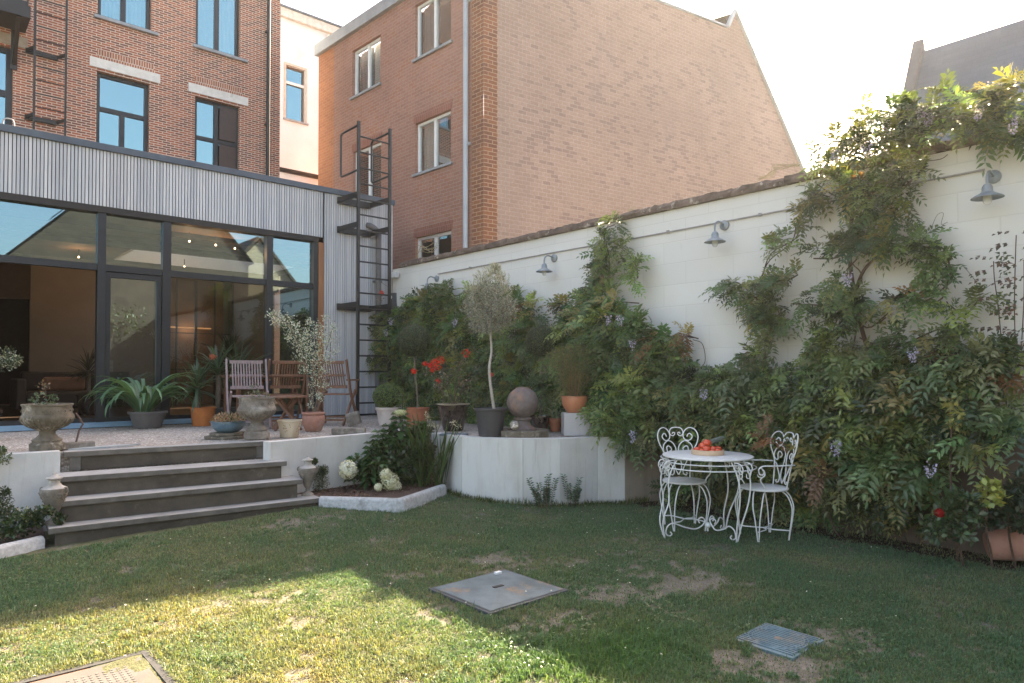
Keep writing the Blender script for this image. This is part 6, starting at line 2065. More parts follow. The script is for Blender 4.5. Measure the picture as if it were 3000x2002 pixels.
b = MB(); b.lathe([(.02, .0052), (.02, .009), (.001, .0095)], 10, .68, 3.55, 0); b.build("keyhole", M_BLACK, t)

# tipped over terracotta pot
p = onZ(2893, 1600, 0.02)
px_, py_ = float(p[0]) * .93, float(p[1]) * .93
t = thing("tipped_pot", "old terracotta pot lying on its side at the lower right under the climbers", "pot", (px_, py_, .02))
R_ = Matrix.Translation((px_, py_, .165)) @ Matrix.Rotation(rad(12), 4, 'Z') @ Matrix.Rotation(rad(-98), 4, 'X')
R_ = Matrix.Translation((px_ - .0, py_ + .0, .12)) @ Vector((_R[0] * .85 - _F[0] * .3, _R[1] * .85 - _F[1] * .3, .17)).to_track_quat('Z', 'Y').to_matrix().to_4x4()
b = MB(); b.lathe([(.001, 0), (.1, 0), (.105, .005), (.15, .3), (.168, .305), (.17, .345), (.155, .346), (.14, .3), (.09, .02), (.001, .02)], 28, R=R_, closed_ends=False)
b.build("pot_wall", M_TERRAPINK, t, smooth=True, auto=35)
# ------------------------------------------------------------------ planting in the beds
def at_z(px, py, z): p = onZ(px, py, z); return float(p[0]), float(p[1])


BIG = [(.06, .12, .04), (.085, .15, .06), (.045, .09, .03)]
x, y = 4.3, 6.95


def broad(parent_pts, y_, rad_px, n, L, W, cols, lv, seed=0):
    q = np.random.default_rng(seed)
    for px_, py_, r_ in parent_pts:
        c_ = onY(px_, py_, y_ + q.uniform(-.15, .15)); sphere_leaves(c_, r_ / ppm(c_), n, L, W, cols, q, shell=.9, mb=lv, out=.9, up=.1, var=.25)


def leafy(P, dirs, L, W, cols, lv, q):
    """a broad leaf folded twice: two leaves end to end read as a curved blade"""
    P = np.asarray(P); n = len(P)
    lv.add(P, dirs, np.tile([0, 0, 1.], (n, 1)) + .3 * rnd_unit(n, q), L, W, jcol(cols, n, q, .25), fold=.12, mid=.5, droop=.35)


t = thing("hydrangea", "hydrangea with one big white flower head low against the terrace wall", "shrub", (4.0, 7.05, .17), 0, "hydrangeas in the kerbed bed")
lv = Leaves(); q = np.random.default_rng(2)
for px_, py_, r_ in ((1060, 1375, 28), (1075, 1400, 30), (1050, 1350, 20), (1090, 1350, 26), (1040, 1405, 20), (1105, 1385, 26)):
    c_ = onY(px_, py_, 7.0); n = 26; d = rnd_unit(n, q); d[:, 2] = abs(d[:, 2]) * .5
    leafy(c_ + d * r_ / ppm(c_) * q.random((n, 1)), d, .11, .06, BIG, lv, q)
lv.build("foliage", t)
c_ = onY(1020, 1377, 6.95); flower_ball(c_, 27 / ppm(c_), 900, .022, [(.8, .79, .72), (.7, .7, .6)], q, sz=1.05).build("flower_head", t, PETAL)
stem(t, [(4.05, 7.05, .08), (3.95, 7.02, .25), tuple(c_)], .006)
t = thing("hydrangea", "hydrangea with creamy flower heads drooping onto the kerb", "shrub", (4.3, 6.8, .17), 0, "hydrangeas in the kerbed bed")
lv = Leaves()
for px_, py_, r_ in ((1165, 1375, 22), (1110, 1360, 22), (1160, 1400, 22), (1180, 1350, 26)):
    c_ = onY(px_, py_, 6.75); n = 22; d = rnd_unit(n, q); d[:, 2] = abs(d[:, 2]) * .5
    leafy(c_ + d * r_ / ppm(c_) * q.random((n, 1)), d, .11, .06, BIG, lv, q)
lv.build("foliage", t)
for px_, py_, r_ in ((1143, 1412, 27), (1130, 1390, 18), (1108, 1428, 12), (1160, 1425, 17)):
    c_ = onY(px_, py_, 6.62); flower_ball(c_, r_ / ppm(c_), int(26 * r_), .02, [(.74, .72, .55), (.78, .77, .66), (.6, .6, .4)], q).build("flower_head", t, PETAL)
stem(t, [(4.35, 6.85, .08), (4.3, 6.75, .3), tuple(onY(1135, 1400, 6.62))], .006)
# tall broad leaved hydrangea
t = thing("hydrangea", "tallest hydrangea with big dark leaves and a pale green flower head above the wall", "shrub", (4.55, 7.1, .17), 0, "hydrangeas in the kerbed bed")
lv = Leaves(); sm = MB()
for px_, py_, yy, tipL in ((1172, 1215, 6.9, .16), (1115, 1268, 6.95, .15), (1165, 1290, 6.8, .15), (1195, 1260, 7.0, .14), (1120, 1310, 6.85, .13), (1190, 1320, 6.9, .13), (1150, 1335, 6.95, .13), (1205, 1290, 6.85, .13), (1180, 1160, 7.0, .06), (1090, 1300, 6.9, .13), (1140, 1250, 6.95, .14), (1225, 1240, 6.95, .13), (1135, 1365, 6.8, .13), (1210, 1345, 6.8, .13), (1085, 1345, 6.85, .12)):
    c_ = onY(px_, py_, yy)
    base = Vector((4.5, 7.08, .08)); sm.tube(spline([base, base.lerp(Vector(c_), .5) + Vector((0, 0, .03)), Vector(c_)], 4), .006, 5)
    for ring in range(6):
        n = 6; az = q.uniform(0, 6.28) + np.arange(n) * 2 * math.pi / n
        D = np.stack([np.cos(az), np.sin(az), np.full(n, .35 - .12 * ring)], 1)
        leafy(np.tile(c_ - np.array([0, 0, .05 * ring]), (n, 1)) + D * .012, D, tipL * (.75 + .12 * ring), tipL * .58, BIG, lv, q)
lv.build("foliage", t); sm.build("stems", mat_flat("green_brown_stem", (.09, .09, .04), .8), t)
c_ = onY(1172, 1210, 6.88); flower_ball(c_, 19 / ppm(c_), 420, .02, [(.5, .52, .28), (.6, .6, .4)], q, sz=.5).build("flower_head", t, PETAL)
# dark filler shrub
t = thing("bed_shrub", "dark low shrub filling the bed behind the hydrangea flowers", "shrub", (4.6, 7.25, .08))
lv = Leaves(); broad([(1120, 1345, 40), (1160, 1350, 45), (1200, 1355, 45), (1230, 1330, 40), (1130, 1390, 30), (1190, 1395, 40), (1235, 1385, 35), (1090, 1380, 24), (1215, 1300, 35), (1240, 1270, 24)], 6.85, 0, 300, .07, .042, [(.03, .055, .02), (.05, .08, .035), (.06, .07, .04)], lv, 6)
lv.build("foliage", t)
# iris clump
t = thing("iris_plant", "upright blade leaved iris clump with dry seed heads at the bed's right end", "plant", (4.85, 6.85, .17))
rb = Ribbons(); q2 = random.Random(31)
for i in range(46):
    right = i % 2
    o_ = onZ(1288 if right else 1240, 1425, .17); bx_, by_ = o_[0] + q2.uniform(-.06, .06), o_[1] + q2.uniform(-.05, .05)
    az = q2.choice([math.atan2(_R[1], _R[0]), math.atan2(-_R[1], -_R[0])]) + q2.uniform(-.8, .8)
    rb.add((bx_, by_, .16), az, q2.uniform(1.15, 1.55), q2.uniform(.5, .95), .036, q2.uniform(.0, .45), np.array((.065, .105, .03)) * q2.uniform(.6, 1.5), 8, .18)
rb.build("leaves", t)
sm = MB(); hd = Leaves()
for px_, py_ in ((1255, 1225), (1262, 1245), (1330, 1240), (1345, 1250), (1280, 1250), (1248, 1215)):
    c_ = onY(px_, py_, 6.55); b0_ = onZ(1265, 1420, .17); sm.tube(spline([tuple(b0_), tuple(b0_ * .5 + c_ * .5 + np.array([0, 0, .04])), tuple(c_)], 4), .004, 5)
    sphere_leaves(c_, .03, 18, .03, .014, [(.4, .36, .24), (.5, .46, .36)], rg, mb=hd, shell=1)
sm.build("stalks", mat_flat("dry_stalk", (.2, .16, .08), .9), t); hd.build("seed_heads", t)
# box bush
t = thing("box_bush", "small dark box bush tucked behind the right lidded urn", "shrub", (3.62, 7.1, .08))
lv = Leaves(); broad([(938, 1400, 24), (940, 1420, 24), (930, 1385, 18), (948, 1378, 14), (922, 1352, 8)], 7.05, 0, 420, .018, .009, [(.04, .06, .02), (.06, .09, .03)], lv, 4); lv.build("foliage", t)
# left bed plants
t = thing("ivy_clump", "low ivy spilling over the bed beside the left lidded urn", "shrub", (.7, 6.95, .08))
lv = Leaves(); broad([(30, 1530, 34), (70, 1520, 30), (100, 1510, 22), (110, 1525, 18), (40, 1550, 30), (5, 1560, 34), (135, 1500, 14), (80, 1540, 24), (175, 1520, 12)], 6.95, 0, 130, .032, .024, [(.04, .07, .025), (.07, .1, .04), (.03, .045, .02)], lv, 5); lv.build("foliage", t)
t = thing("conifer_bush", "dark upright shrub at the left edge below the terrace wall", "shrub", (.55, 7.2, .08))
lv = Leaves(); broad([(8, 1470, 26), (5, 1500, 32), (10, 1445, 16), (20, 1510, 24), (25, 1540, 22)], 7.15, 0, 260, .025, .01, [(.03, .045, .015), (.045, .065, .02)], lv, 7); lv.build("foliage", t)
t = thing("trailing_plant", "small green tuft hanging over the terrace wall at the far left", "plant", (.85, 7.5, TZ))
lv = Leaves(); broad([(8, 1340, 20), (25, 1345, 12), (2, 1320, 10)], 7.5, 0, 110, .03, .015, [(.08, .12, .05), (.12, .15, .08)], lv, 8); lv.build("foliage", t)
# silvery suckers before the curved wall
for k, (px_, py_, hh, lab) in enumerate(((1600, 1470, .30, "left tuft of silvery green saplings at the foot of the curved wall"), (1675, 1462, .27, "right tuft of silvery green saplings at the foot of the curved wall"))):
    x, y = at_z(px_, py_ + 6, .02); x *= .955; y *= .955
    t = thing("sapling_clump", lab, "plant", (x, y, .02), 0, "silvery saplings at the wall foot")
    sm = MB(); lv = Leaves(); q = np.random.default_rng(40 + k)
    for s in range(9 if k == 0 else 5):
        o_ = (q.uniform(-.17, .17) if k == 0 else q.uniform(-.07, .07)); h = hh * q.uniform(.6, 1.25)
        b0 = np.array([x, y, .02]) + _R * o_ * .5; tp_ = np.array([x, y, .02]) + _R * o_ * 1.3 + np.array([0, 0, h])
        sm.tube([tuple(b0), tuple((b0 + tp_) / 2 + [0, 0, .02]), tuple(tp_)], .003, 4)
        for i in range(11):
            u = .25 + .75 * i / 10; c_ = b0 + (tp_ - b0) * u
            for sg_ in (-1, 1):
                a = q.uniform(0, 6.28)
                lv.add([c_], [_R * sg_ * .9 + _F * q.uniform(-.6, .6) + np.array([0, 0, .5])], [np.array([0, 0, 1.]) - _F * .4], 0.048 * q.uniform(.7, 1.2), .03, jcol([(.11, .16, .12), (.16, .21, .16), (.07, .12, .06)], 1, q, .2))
    sm.build("stems", M_TWIG, t); lv.build("leaves", t)

# ------------------------------------------------------------------ wall climbers
def climber(name, label, cat, base, strokes, dens, seed, cols, L=.23, flowers=(), stems=(), core=None, pairs=5, group=None, tipfrac=.12, ll=.30, lwid=.11, tight=.07, gaps=()):
    """strokes: list of (list of (px, py, r_px) in 2350 px frame, depth X of the middle, half thickness m)"""
    t = thing(name, label, cat, base, 0, group)
    q = np.random.default_rng(seed)
    K = 3000 / 2350
    lv = Leaves(); sm = MB()
    for st__ in strokes:
        pts, X, th = st__[:3]
        LM = L * (st__[3] if len(st__) > 3 else 1.0)
        tt_ = tight
        if X >= 6.42 and th < .2:
            LM *= .92; tt_ = tight - .03
        P = []
        for a, b_ in zip(pts[:-1], pts[1:]):
            A = onX(a[0] * K, a[1] * K, X); B = onX(b_[0] * K, b_[1] * K, X)
            ra = a[2] * K / ppm(A); rb_ = b_[2] * K / ppm(B)
            ln_ = np.linalg.norm(B - A)
            area = (ra + rb_) * ln_ + math.pi * ((ra + rb_) / 2) ** 2 * .5
            n = max(2, int(area * dens / 7))
            u = q.random((n, 1)); C = A + (B - A) * u; R = np.maximum(ra + (rb_ - ra) * u - tt_, .02)
            off = unit(q.normal(size=(n, 3))) * (q.random((n, 1)) ** .45)
            off[:, 0] = -abs(off[:, 0]) * .9 + .12
            P.append(np.concatenate([C + off * np.concatenate([np.full((n, 1), th), R, R], 1), off], 1))
        P = np.concatenate(P)
        # sprays: leaves fan out from a common shoot tip
        ns = len(P); m = 7
        sd = unit(P[:, 3:] * [.5, .7, .5] + q.normal(size=(ns, 3)) * .35 + np.array([-.7, 0, .12]))
        base_c = jcol(cols, ns, q, .28)
        tipm = q.random(ns) < tipfrac; base_c[tipm] = jcol(GREEN_TIP, int(tipm.sum()), q, .2)
        brm = q.random(ns) < .004; base_c[brm] = jcol(BROWN_L, int(brm.sum()), q, .2)
        pos = np.repeat(P[:, :3], m, 0) + q.normal(0, .022, (ns * m, 3))
        keep = np.ones(len(pos), bool)
        for hx, hy, hw, hh_ in gaps:
            hc = onX(hx * K, hy * K, 6.5); kk_ = ppm(hc) / K
            keep &= ((pos[:, 1] - hc[1]) / (hw / kk_ * 1.25)) ** 2 + ((pos[:, 2] - hc[2]) / (hh_ / kk_)) ** 2 > 1
        sd7 = np.repeat(sd, m, 0)[keep]; bc7 = np.repeat(base_c, m, 0)[keep]; pos = pos[keep]
        n = len(pos)
        lim = np.where(pos[:, 2] > 3.5, pos[:, 0], WX - .025)
        pos[:, 0] = np.minimum(pos[:, 0], lim)
        D = unit(sd7 * .75 + rnd_unit(n, q) * .85)
        D[:, 0] = np.where(pos[:, 0] > WX - .1, -abs(D[:, 0]), D[:, 0])
        Nn = unit(np.array([-.55, -.1, .9]) + rnd_unit(n, q) * .4)
        c = bc7 * 1.12 * (1 + q.normal(0, .12, (n, 1)))
        lv.compound(pos, D, Nn, LM * q.uniform(.6, 1.25, n), c, pairs=pairs, ll=ll, lw=lwid, rng=q, droop=.3)
    lv.build("foliage", t)
    for path, r in stems:
        pp = [tuple(onX(a * K, b_ * K, X_)) for a, b_, X_ in path]
        sm.tube(spline(pp, 5), r, 5)
    # wandering shoots inside the leaf mass
    for st__ in strokes:
        pts, X, th = st__[:3]
        if len(pts) > 1:
            for w in range(2):
                pp = []
                for a in pts:
                    o0 = onX(a[0] * K, a[1] * K, X); o0 = o0 + q.normal(size=3) * [.03, a[2] * .4 * K / ppm(o0), a[2] * .4 * K / ppm(o0)]
                    o0[0] = min(o0[0], WX - .015)
                    pp.append(tuple(o0))
                sm.tube(spline(pp, 4), .007, 4)
    sm.build("stems", M_TWIG, t)
    for px_, py_, X in flowers:
        c_ = onX(px_ * K, py_ * K, X); fl_ = Leaves(); n = 55
        u = q.random((n, 1)); d = rnd_unit(n, q)
        pos = c_ + np.array([0, 0, -.1]) * (u - .5) + d * [.035, .035, .02] * (1 - .6 * u)
        fl_.add(pos, d, rnd_unit(n, q), .018, .015, jcol([(.5, .46, .66), (.62, .58, .76), (.4, .36, .58)], n, q, .1, .03), fold=.2)
        fl_.build("flower_cluster", t, PETAL)
    return t


G = GREEN_W
GL = [(.1, .165, .05), (.075, .135, .045), (.17, .235, .07), (.09, .12, .045), (.04, .07, .028)]
GR = [(.10, .15, .05), (.08, .12, .042), (.16, .21, .07), (.09, .115, .045), (.05, .075, .03), (.15, .16, .07)]
# hedge-like mass behind the olive
climber("wisteria", "left wisteria mass on the far part of the white wall behind the olive tree", "climber", (6.5, 8.4, TZ), [
    ([(835, 770, 32), (880, 745, 38), (940, 720, 36), (1000, 695, 34), (1060, 690, 38), (1120, 690, 42), (1180, 690, 40), (1225, 715, 34)], 6.42, .2),
    ([(850, 800, 42), (920, 790, 55), (1000, 775, 60), (1080, 770, 70), (1160, 770, 70), (1230, 770, 45)], 6.45, .34),
    ([(850, 835, 36), (920, 850, 48), (1000, 860, 60), (1080, 870, 70), (1160, 870, 70), (1240, 870, 60)], 6.45, .3),
    ([(930, 905, 34), (1010, 925, 45), (1100, 940, 50), (1190, 945, 50), (1270, 940, 45)], 6.45, .15),
    ([(990, 670, 16), (1040, 665, 18)], 6.5, .1),
], 430, 1, GL, L=.205, flowers=((1043, 742, 6.0), (885, 765, 6.05), (853, 815, 6.0), (897, 740, 6.05)))
climber("wisteria", "middle wisteria with a slender spire reaching the wall coping", "climber", (6.5, 6.6, TZ), [
    ([(1412, 508, 12), (1392, 535, 20), (1388, 570, 24), (1380, 610, 20), (1378, 645, 24), (1370, 680, 30)], 6.52, .1),
    ([(1408, 560, 12), (1440, 585, 12), (1458, 610, 10), (1462, 640, 6)], 6.5, .06),
    ([(1400, 590, 10), (1402, 620, 8), (1396, 650, 6)], 6.5, .05),
    ([(1295, 705, 22), (1340, 690, 32), (1400, 685, 34), (1445, 700, 26)], 6.42, .18),
    ([(1300, 745, 42), (1370, 740, 52), (1440, 745, 46), (1500, 765, 34), (1545, 790, 20)], 6.35, .25),
    ([(1270, 800, 50), (1340, 810, 60), (1420, 815, 62), (1500, 820, 46), (1560, 830, 24)], 6.45, .34),
    ([(1280, 880, 50), (1360, 890, 58), (1440, 890, 60), (1520, 880, 50), (1580, 875, 28)], 6.42, .36, 1.1),
    ([(1400, 965, 34), (1450, 970, 46), (1510, 960, 52)], 6.3, .34, 1.1),
    ([(1560, 765, 9), (1595, 775, 9)], 6.5, .06),
], 430, 2, GL, flowers=((1395, 735, 6.0), (1423, 737, 6.0), (1452, 790, 5.98), (1452, 1003, 5.75)),
    stems=(([(1590, 780, 6.6), (1612, 790, 6.6), (1618, 830, 6.6), (1600, 850, 6.6)], .004), ([(1458, 640, 6.5), (1455, 655, 6.5), (1450, 668, 6.5)], .004)))
climber("wisteria", "big right wisteria whose stems loop up the white wall and billow over its coping", "climber", (6.5, 3.4, 0), [
    # base band
    ([(1560, 905, 36), (1640, 905, 40), (1720, 890, 44), (1800, 880, 50), (1880, 860, 58), (1960, 850, 60), (2040, 850, 62), (2120, 850, 66), (2200, 840, 66), (2280, 830, 70), (2350, 830, 72)], 6.5, .36, 1.1),
    ([(1430, 950, 30), (1520, 960, 48), (1600, 970, 58), (1700, 965, 66), (1800, 960, 70), (1900, 955, 74), (2000, 950, 78), (2100, 950, 80), (2200, 940, 82), (2300, 930, 84)], 6.45, .36, 1.25),
    ([(1440, 1005, 26), (1500, 1020, 28)], 6.1, .2),
    ([(1880, 1050, 60), (1990, 1060, 66), (2080, 1065, 66), (2140, 1050, 50)], 6.35, .32, 1.35),
    ([(1580, 1050, 60), (1680, 1060, 66), (1760, 1065, 66), (1840, 1070, 66)], 6.5, .2, 1.3),
    ([(1540, 1120, 40), (1640, 1130, 46), (1740, 1140, 46), (1840, 1150, 46), (1940, 1160, 40), (2060, 1175, 40), (2160, 1180, 36)], 6.5, .1),
    ([(1900, 1110, 40), (1960, 1120, 50), (2040, 1130, 50)], 6.2, .18),
    ([(2230, 1000, 60), (2320, 1000, 70)], 6.2, .25),
    ([(1385, 935, 30), (1420, 960, 34), (1450, 985, 30)], 6.2, .22, 1.1),
    ([(1560, 900, 40), (1640, 890, 44), (1720, 880, 46), (1800, 870, 46)], 6.35, .3, 1.1),
    # stems going up
    ([(1720, 850, 38), (1755, 800, 36), (1775, 740, 36), (1740, 690, 44), (1700, 665, 40), (1672, 655, 22)], 6.46, .13),
    ([(1760, 680, 44), (1790, 650, 36), (1830, 640, 22)], 6.42, .16),
    ([(1745, 630, 20), (1775, 590, 20), (1810, 550, 24), (1835, 500, 26), (1860, 450, 28), (1880, 420, 30)], 6.5, .1),
    ([(1885, 850, 44), (1900, 790, 50), (1920, 720, 54), (1945, 660, 44), (1960, 610, 30)], 6.42, .17),
    ([(1840, 690, 24), (1880, 720, 30)], 6.5, .1),
    ([(1870, 590, 18), (1910, 560, 26), (1960, 545, 38), (2010, 545, 42), (2070, 550, 36), (2120, 565, 34), (2160, 590, 34), (2190, 630, 26)], 6.46, .14),
    ([(2030, 690, 26), (2080, 690, 26), (2130, 680, 32), (2170, 660, 34), (2150, 610, 26)], 6.46, .12),
    ([(1960, 710, 40), (2000, 740, 34), (2040, 730, 18)], 6.44, .14),
    ([(2180, 700, 22), (2210, 720, 22), (2245, 690, 10)], 6.5, .1),
    ([(1990, 790, 24), (2060, 780, 26), (2130, 770, 30), (2200, 770, 34)], 6.44, .12),
    # spreading crown up the wall
    ([(1900, 420, 44), (1945, 440, 58), (1990, 460, 60), (2030, 440, 60), (2080, 430, 44), (2120, 400, 30)], 6.48, .16),
    ([(1960, 510, 34), (2000, 510, 34), (2060, 490, 26)], 6.5, .12),
    ([(1880, 380, 26), (1930, 345, 38), (1990, 328, 50), (2050, 325, 54), (2110, 325, 50)], 6.55, .25),
    ([(1960, 290, 30), (2020, 275, 34), (2080, 270, 38), (2150, 262, 42), (2220, 262, 46), (2290, 262, 54), (2350, 262, 62)], 6.66, .32),
    ([(2080, 300, 34), (2160, 295, 34), (2240, 290, 30), (2310, 295, 40), (2352, 300, 44)], 6.55, .2),
    ([(2170, 225, 10), (2290, 212, 16), (2345, 200, 18)], 6.75, .2),
    ([(2318, 330, 14), (2345, 335, 18)], 6.5, .08),
], 400, 3, GR, gaps=((2032, 620, 62, 46), (1808, 785, 22, 48), (1905, 615, 48, 30), (2075, 728, 66, 26), (1760, 600, 24, 24)), L=.205, tipfrac=.14, flowers=((1990, 345, 6.3), (2035, 285, 6.4), (2115, 265, 6.4), (2130, 275, 6.4), (1965, 300, 6.4), (2245, 258, 6.35), (2325, 290, 6.3), (1915, 360, 6.3), (2195, 240, 6.5), (1615, 905, 5.9), (1918, 1030, 5.7), (2095, 815, 6.1), (2135, 1080, 5.75), (1945, 640, 6.25), (2280, 205, 6.6)),
    stems=(([(1905, 1180, 6.2), (1912, 1210, 6.1), (1925, 1230, 6.05)], .008), ([(2135, 530, 6.62), (2150, 495, 6.62), (2165, 490, 6.62), (2160, 515, 6.62), (2175, 510, 6.62)], .002), ([(2210, 610, 6.62), (2235, 640, 6.62), (2250, 665, 6.62), (2280, 650, 6.62)], .002), ([(1960, 670, 6.55), (1990, 610, 6.55), (2050, 570, 6.55)], .015),
           ([(2100, 1180, 6.5), (2080, 1000, 6.45), (1990, 800, 6.5), (1950, 600, 6.55), (1960, 450, 6.55)], .02), ([(1700, 1160, 6.55), (1740, 950, 6.5), (1760, 760, 6.6)], .015), ([(2130, 370, 6.6), (2160, 365, 6.6), (2175, 355, 6.6)], .004)))
# brown leaf clusters and low skirt
climber("wisteria", "withered brown leaf cluster hanging between the white chairs' backs and the climbers", "dead foliage", (6.0, 3.7, .9), [([(1765, 985, 14), (1755, 1010, 12)], 5.95, .05), ([(1890, 1090, 9), (1888, 1120, 8)], 5.95, .04)], 260, 9, BROWN_L, L=.18, tipfrac=0)
# rose climber at the right edge
K = 3000 / 2350
t = thing("climbing_rose", "thin upright rose shoots with sparse dark leaves at the photo's right edge", "climber", (6.4, 1.5, 0))
sm = MB(); lv = Leaves(); q = np.random.default_rng(77)
for path in ([(2330, 800), (2328, 700), (2330, 600), (2332, 540)], [(2300, 800), (2290, 700), (2282, 640), (2280, 600)], [(2345, 780), (2350, 680), (2350, 600)]):
    pts = [onX(a * K, b_ * K, 6.45) for a, b_ in path]; sp_ = spline([tuple(p) for p in pts], 8); sm.tube(sp_, .004, 5)
    for p in sp_[::3]:
        for s in range(2):
            d = np.array([-.4, q.choice([-1, 1]) * q.uniform(.5, 1), q.uniform(0, .6)])
            c0 = np.array(p) + d * .04
            lv.compound([c0], [d], [[-.5, 0, .8]], [.11], jcol([(.07, .085, .035), (.12, .07, .05)], 1, q, .2), pairs=2, ll=.4, lw=.26, rng=q)
sm.build("shoots", M_TWIG, t); lv.build("foliage", t)


def bush(name, label, cat, X, blobs, n, L, W, cols, seed, group=None, floor=0):
    K = 3000 / 2350
    p0 = onX(blobs[0][0] * K, blobs[0][1] * K, X)
    t = thing(name, label, cat, (p0[0], p0[1], floor), 0, group)
    lv = Leaves(); q = np.random.default_rng(seed)
    for px_, py_, r_ in blobs:
        c_ = onX(px_ * K, py_ * K, X + q.uniform(-.06, .06)); sphere_leaves(c_, r_ * K / ppm(c_), n, L, W, cols, q, shell=.95, mb=lv, out=.8, up=.1)
    lv.build("foliage", t)
    b = MB(); b.tube(spline([(p0[0] + .1, p0[1], floor), (p0[0] + .05, p0[1] + .03, p0[2] * .5), tuple(p0)], 4), .008, 5); b.build("stem", M_TWIG, t)
    return t


bush("golden_shrub", "spray of bright yellow green leaves above the tipped terracotta pot", "shrub", 6.0, [(2268, 1115, 15), (2285, 1125, 15), (2255, 1128, 13), (2275, 1150, 13), (2295, 1140, 10)], 26, .06, .042, [(.34, .36, .08), (.27, .3, .07)], 1)
bush("golden_shrub", "small yellowish leaf spray hanging in the dark middle of the right climbers", "shrub", 6.0, [(2185, 935, 14), (2190, 950, 14), (2180, 920, 12), (2195, 970, 10)], 22, .05, .032, [(.25, .25, .08), (.3, .3, .1)], 2)
t = bush("rose_bush", "low rose bush with a single dark red bloom at the lawn's right edge", "shrub", 5.95, [(2200, 1140, 18), (2225, 1150, 18), (2180, 1165, 20), (2160, 1185, 22), (2150, 1200, 20), (2190, 1200, 26), (2210, 1220, 24), (2150, 1225, 18), (2130, 1215, 14), (2240, 1190, 18), (2230, 1160, 22)], 60, .05, .032, [(.06, .1, .04), (.08, .12, .05), (.045, .07, .03), (.1, .13, .06)], 3)
c_ = onX(2155 * K, 1178 * K, 5.85); flower_ball(c_, .035, 80, .025, [(.3, .012, .01), (.4, .02, .02)], rg).build("red_bloom", t, PETAL)
bush("rose_bush", "dim leafy shrub behind the tipped pot at the right edge", "shrub", 6.2, [(2320, 1130, 26), (2345, 1150, 26), (2300, 1160, 24), (2330, 1190, 26), (2350, 1100, 28), (2280, 1190, 18), (2350, 1210, 20)], 90, .05, .03, [(.035, .055, .025), (.05, .075, .035)], 4)
t = thing("climbing_rose", "wispy rose with one red bloom reaching up in front of the ladder", "climber", (6.2, 9.6, TZ))
sm = MB(); lv = Leaves()
pts = [tuple(onX(a * K, b_ * K, 6.2)) for a, b_ in ((930, 900), (900, 800), (878, 720), (872, 680))]
sm.tube(spline(pts, 6), .004, 5); sm.tube(spline([pts[2], tuple(onX(850 * K, 670 * K, 6.2)), tuple(onX(790 * K, 690 * K, 6.2))], 6), .003, 4); sm.tube(spline([pts[2], tuple(onX(865 * K, 650 * K, 6.2)), tuple(onX(895 * K, 660 * K, 6.2))], 6), .003, 4)
sm.build("shoots", M_TWIG, t)
for p in spline(pts, 5): sphere_leaves(p, .06, 7, .035, .022, [(.1, .1, .05), (.2, .12, .08)], rg, mb=lv, shell=1)
lv.build("foliage", t)
c_ = onX(875 * K, 673 * K, 6.18); flower_ball(c_, .05, 60, .03, [(.55, .05, .03)], rg).build("red_bloom", t, PETAL)
# trimmed dry tendrils on the coping
for k, (pp_, lab) in enumerate((([(1425, 505), (1445, 487), (1455, 490), (1447, 475)], "pale dry tendril curling on the coping above the climber's spire"), ([(1745, 410), (1770, 400), (1780, 385), (1800, 382), (1830, 380)], "pale dry tendrils looping on the coping near the gable's foot"), ([(955, 590), (965, 570), (985, 575), (1000, 560)], "wispy weeds sprouting on the coping before the neighbour's lowest window"))):
    sm = MB(); q = random.Random(k)
    for s in range(7):
        pts = [tuple(onX((a + q.uniform(-8, 8)) * K, (b_ + q.uniform(-8, 8)) * K, WX + .08)) for a, b_ in pp_]; sm.tube(spline(pts, 5), .0035, 4)
    tag(sm.build("dry_tendrils", mat_flat("straw_tendril", (.4, .33, .2), .8), None), lab, "weeds", "dry tendrils on the coping")

# far tree beyond the wall
t = thing("tree", "sunlit tree top peeking out between the gable's foot and the climbers", "tree", (20.5, 9.3, 0))
b = MB(); b.tube([(20.5, 9.3, 0), (20.5, 9.3, 4), (20.6, 9.2, 6.8)], [.25, .2, .08], 8)
for a in range(5): b.tube([(20.5, 9.3, 4.5 + .3 * a), (20.5 + math.cos(a * 2) * .8, 9.3 + math.sin(a * 2) * .8, 6.2 + .2 * a)], [.08, .02], 6)
b.build("trunk", M_BARK, t)
lv = Leaves(); q = np.random.default_rng(3)
for k in range(16):
    c_ = np.array([20.5, 9.1, 6.7]) + q.normal(size=3) * [.6, .6, .55]; sphere_leaves(c_, .5, 240, .09, .05, [(.09, .12, .04), (.13, .15, .05)], q, shell=.9, mb=lv)
lv.build("crown", t)
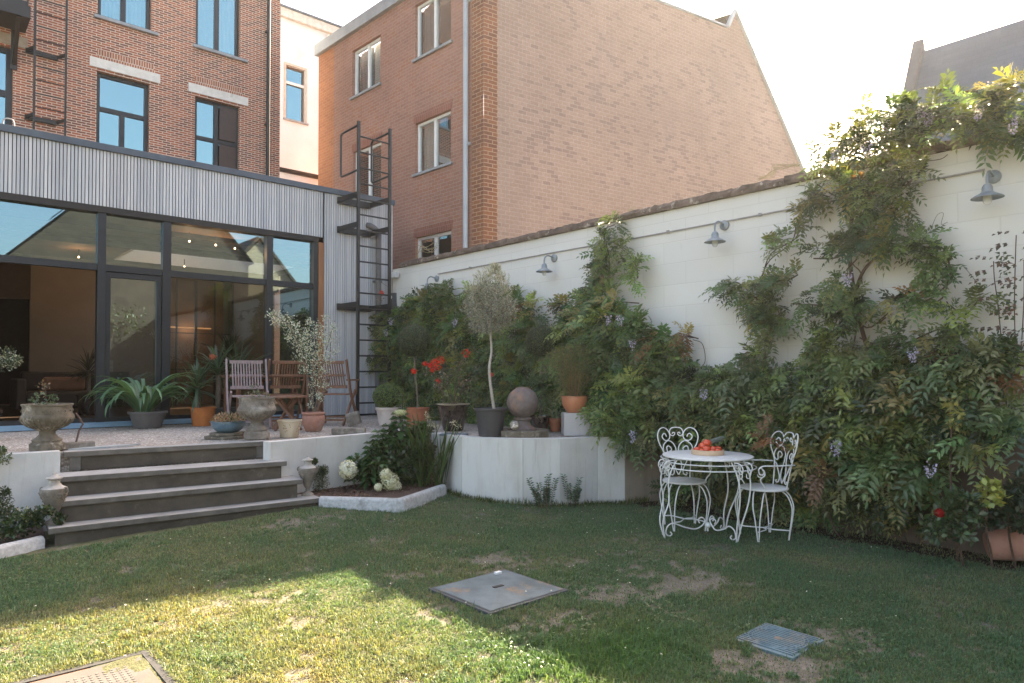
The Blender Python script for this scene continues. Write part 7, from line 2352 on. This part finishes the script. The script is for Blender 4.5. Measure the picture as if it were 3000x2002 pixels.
# tufts along the wall foot
lv = Leaves(); q = np.random.default_rng(14); n = 1500
i_ = q.integers(2, len(WR) - 2, n); u = q.random(n)
wx = np.array([p[0] for p in WR]); wy = np.array([p[1] for p in WR])
bx_ = wx[i_] * (1 - u) + wx[i_ + 1] * u - .03 - abs(q.normal(0, .04, n)); by_ = wy[i_] * (1 - u) + wy[i_ + 1] * u - .03 - abs(q.normal(0, .04, n))
hh = .04 + .09 * vnoise(bx_, by_, 4) * q.random(n)
lv.add(np.stack([bx_, by_, lawn_z(bx_, by_)], 1), np.stack([q.normal(0, .35, n), q.normal(0, .35, n), np.ones(n)], 1), rnd_unit(n, q), hh, .006, jcol([(.07, .1, .03), (.16, .16, .06), (.05, .08, .02)], n, q, .25))
tag(lv.build("wall_foot_weeds", None, GRASSM), "longer grass and weeds along the foot of the curved wall", "weeds", kind='stuff')

# trees at the far end of the garden, only mirrored in the glass
for k, (x, y, h, r, lab) in enumerate(((5.6, -5.2, 3.4, 1.3, "dark leafy tree at the far end of the garden, mirrored in the narrow glass door"), (7.6, -6.5, 3.0, 1.2, "dark leafy tree by the garden wall, mirrored in the wide right glass door"), (10.2, -7.2, 2.8, 1.3, "dark leafy tree beside the cream gabled house, mirrored at the right end of the glass"))):
    t = thing("garden_tree", lab, "tree", (x, y, 0), 0, "trees mirrored in the glass")
    b = MB(); b.tube([(x, y, 0), (x + .05, y, h * .4), (x, y + .05, h * .8)], [.12, .1, .05], 8)
    for a in range(6): b.tube([(x, y, h * .35 + .15 * a), (x + math.cos(a * 1.9) * r * .7, y + math.sin(a * 1.9) * r * .7, h * .6 + .2 * a)], [.05, .015], 6)
    b.build("trunk", M_BARK, t)
    lv = Leaves(); q = np.random.default_rng(60 + k)
    for j in range(22):
        c_ = np.array([x, y, h * .55]) + q.normal(size=3) * [r * .5, r * .5, h * .25]; sphere_leaves(c_, .6, 170, .11, .06, [(.05, .08, .03), (.08, .11, .04), (.14, .15, .07)], q, shell=.95, mb=lv)
    lv.build("crown", t)
# ------------------------------------------------------------------ added haze volume standing in for lens glare
hb = MB(); hb.box(-12, 32, -16, 32, -1.2, 14.5)
m, nd, ln = newmat("glare_haze")
ou = nd.new("ShaderNodeOutputMaterial")
pv = nd.new("ShaderNodeVolumePrincipled")
pv.inputs['Color'].default_value = (1, .98, .96, 1)
pv.inputs['Density'].default_value = 0.0007
pv.inputs['Anisotropy'].default_value = 0.65
ln.new(pv.outputs[0], ou.inputs['Volume'])
hz = hb.build("haze", m)  # added volume, stands in for lens glare
hz["kind"] = "stuff"; hz["label"] = "thin haze added over the garden in place of lens glare"; hz["category"] = "haze"
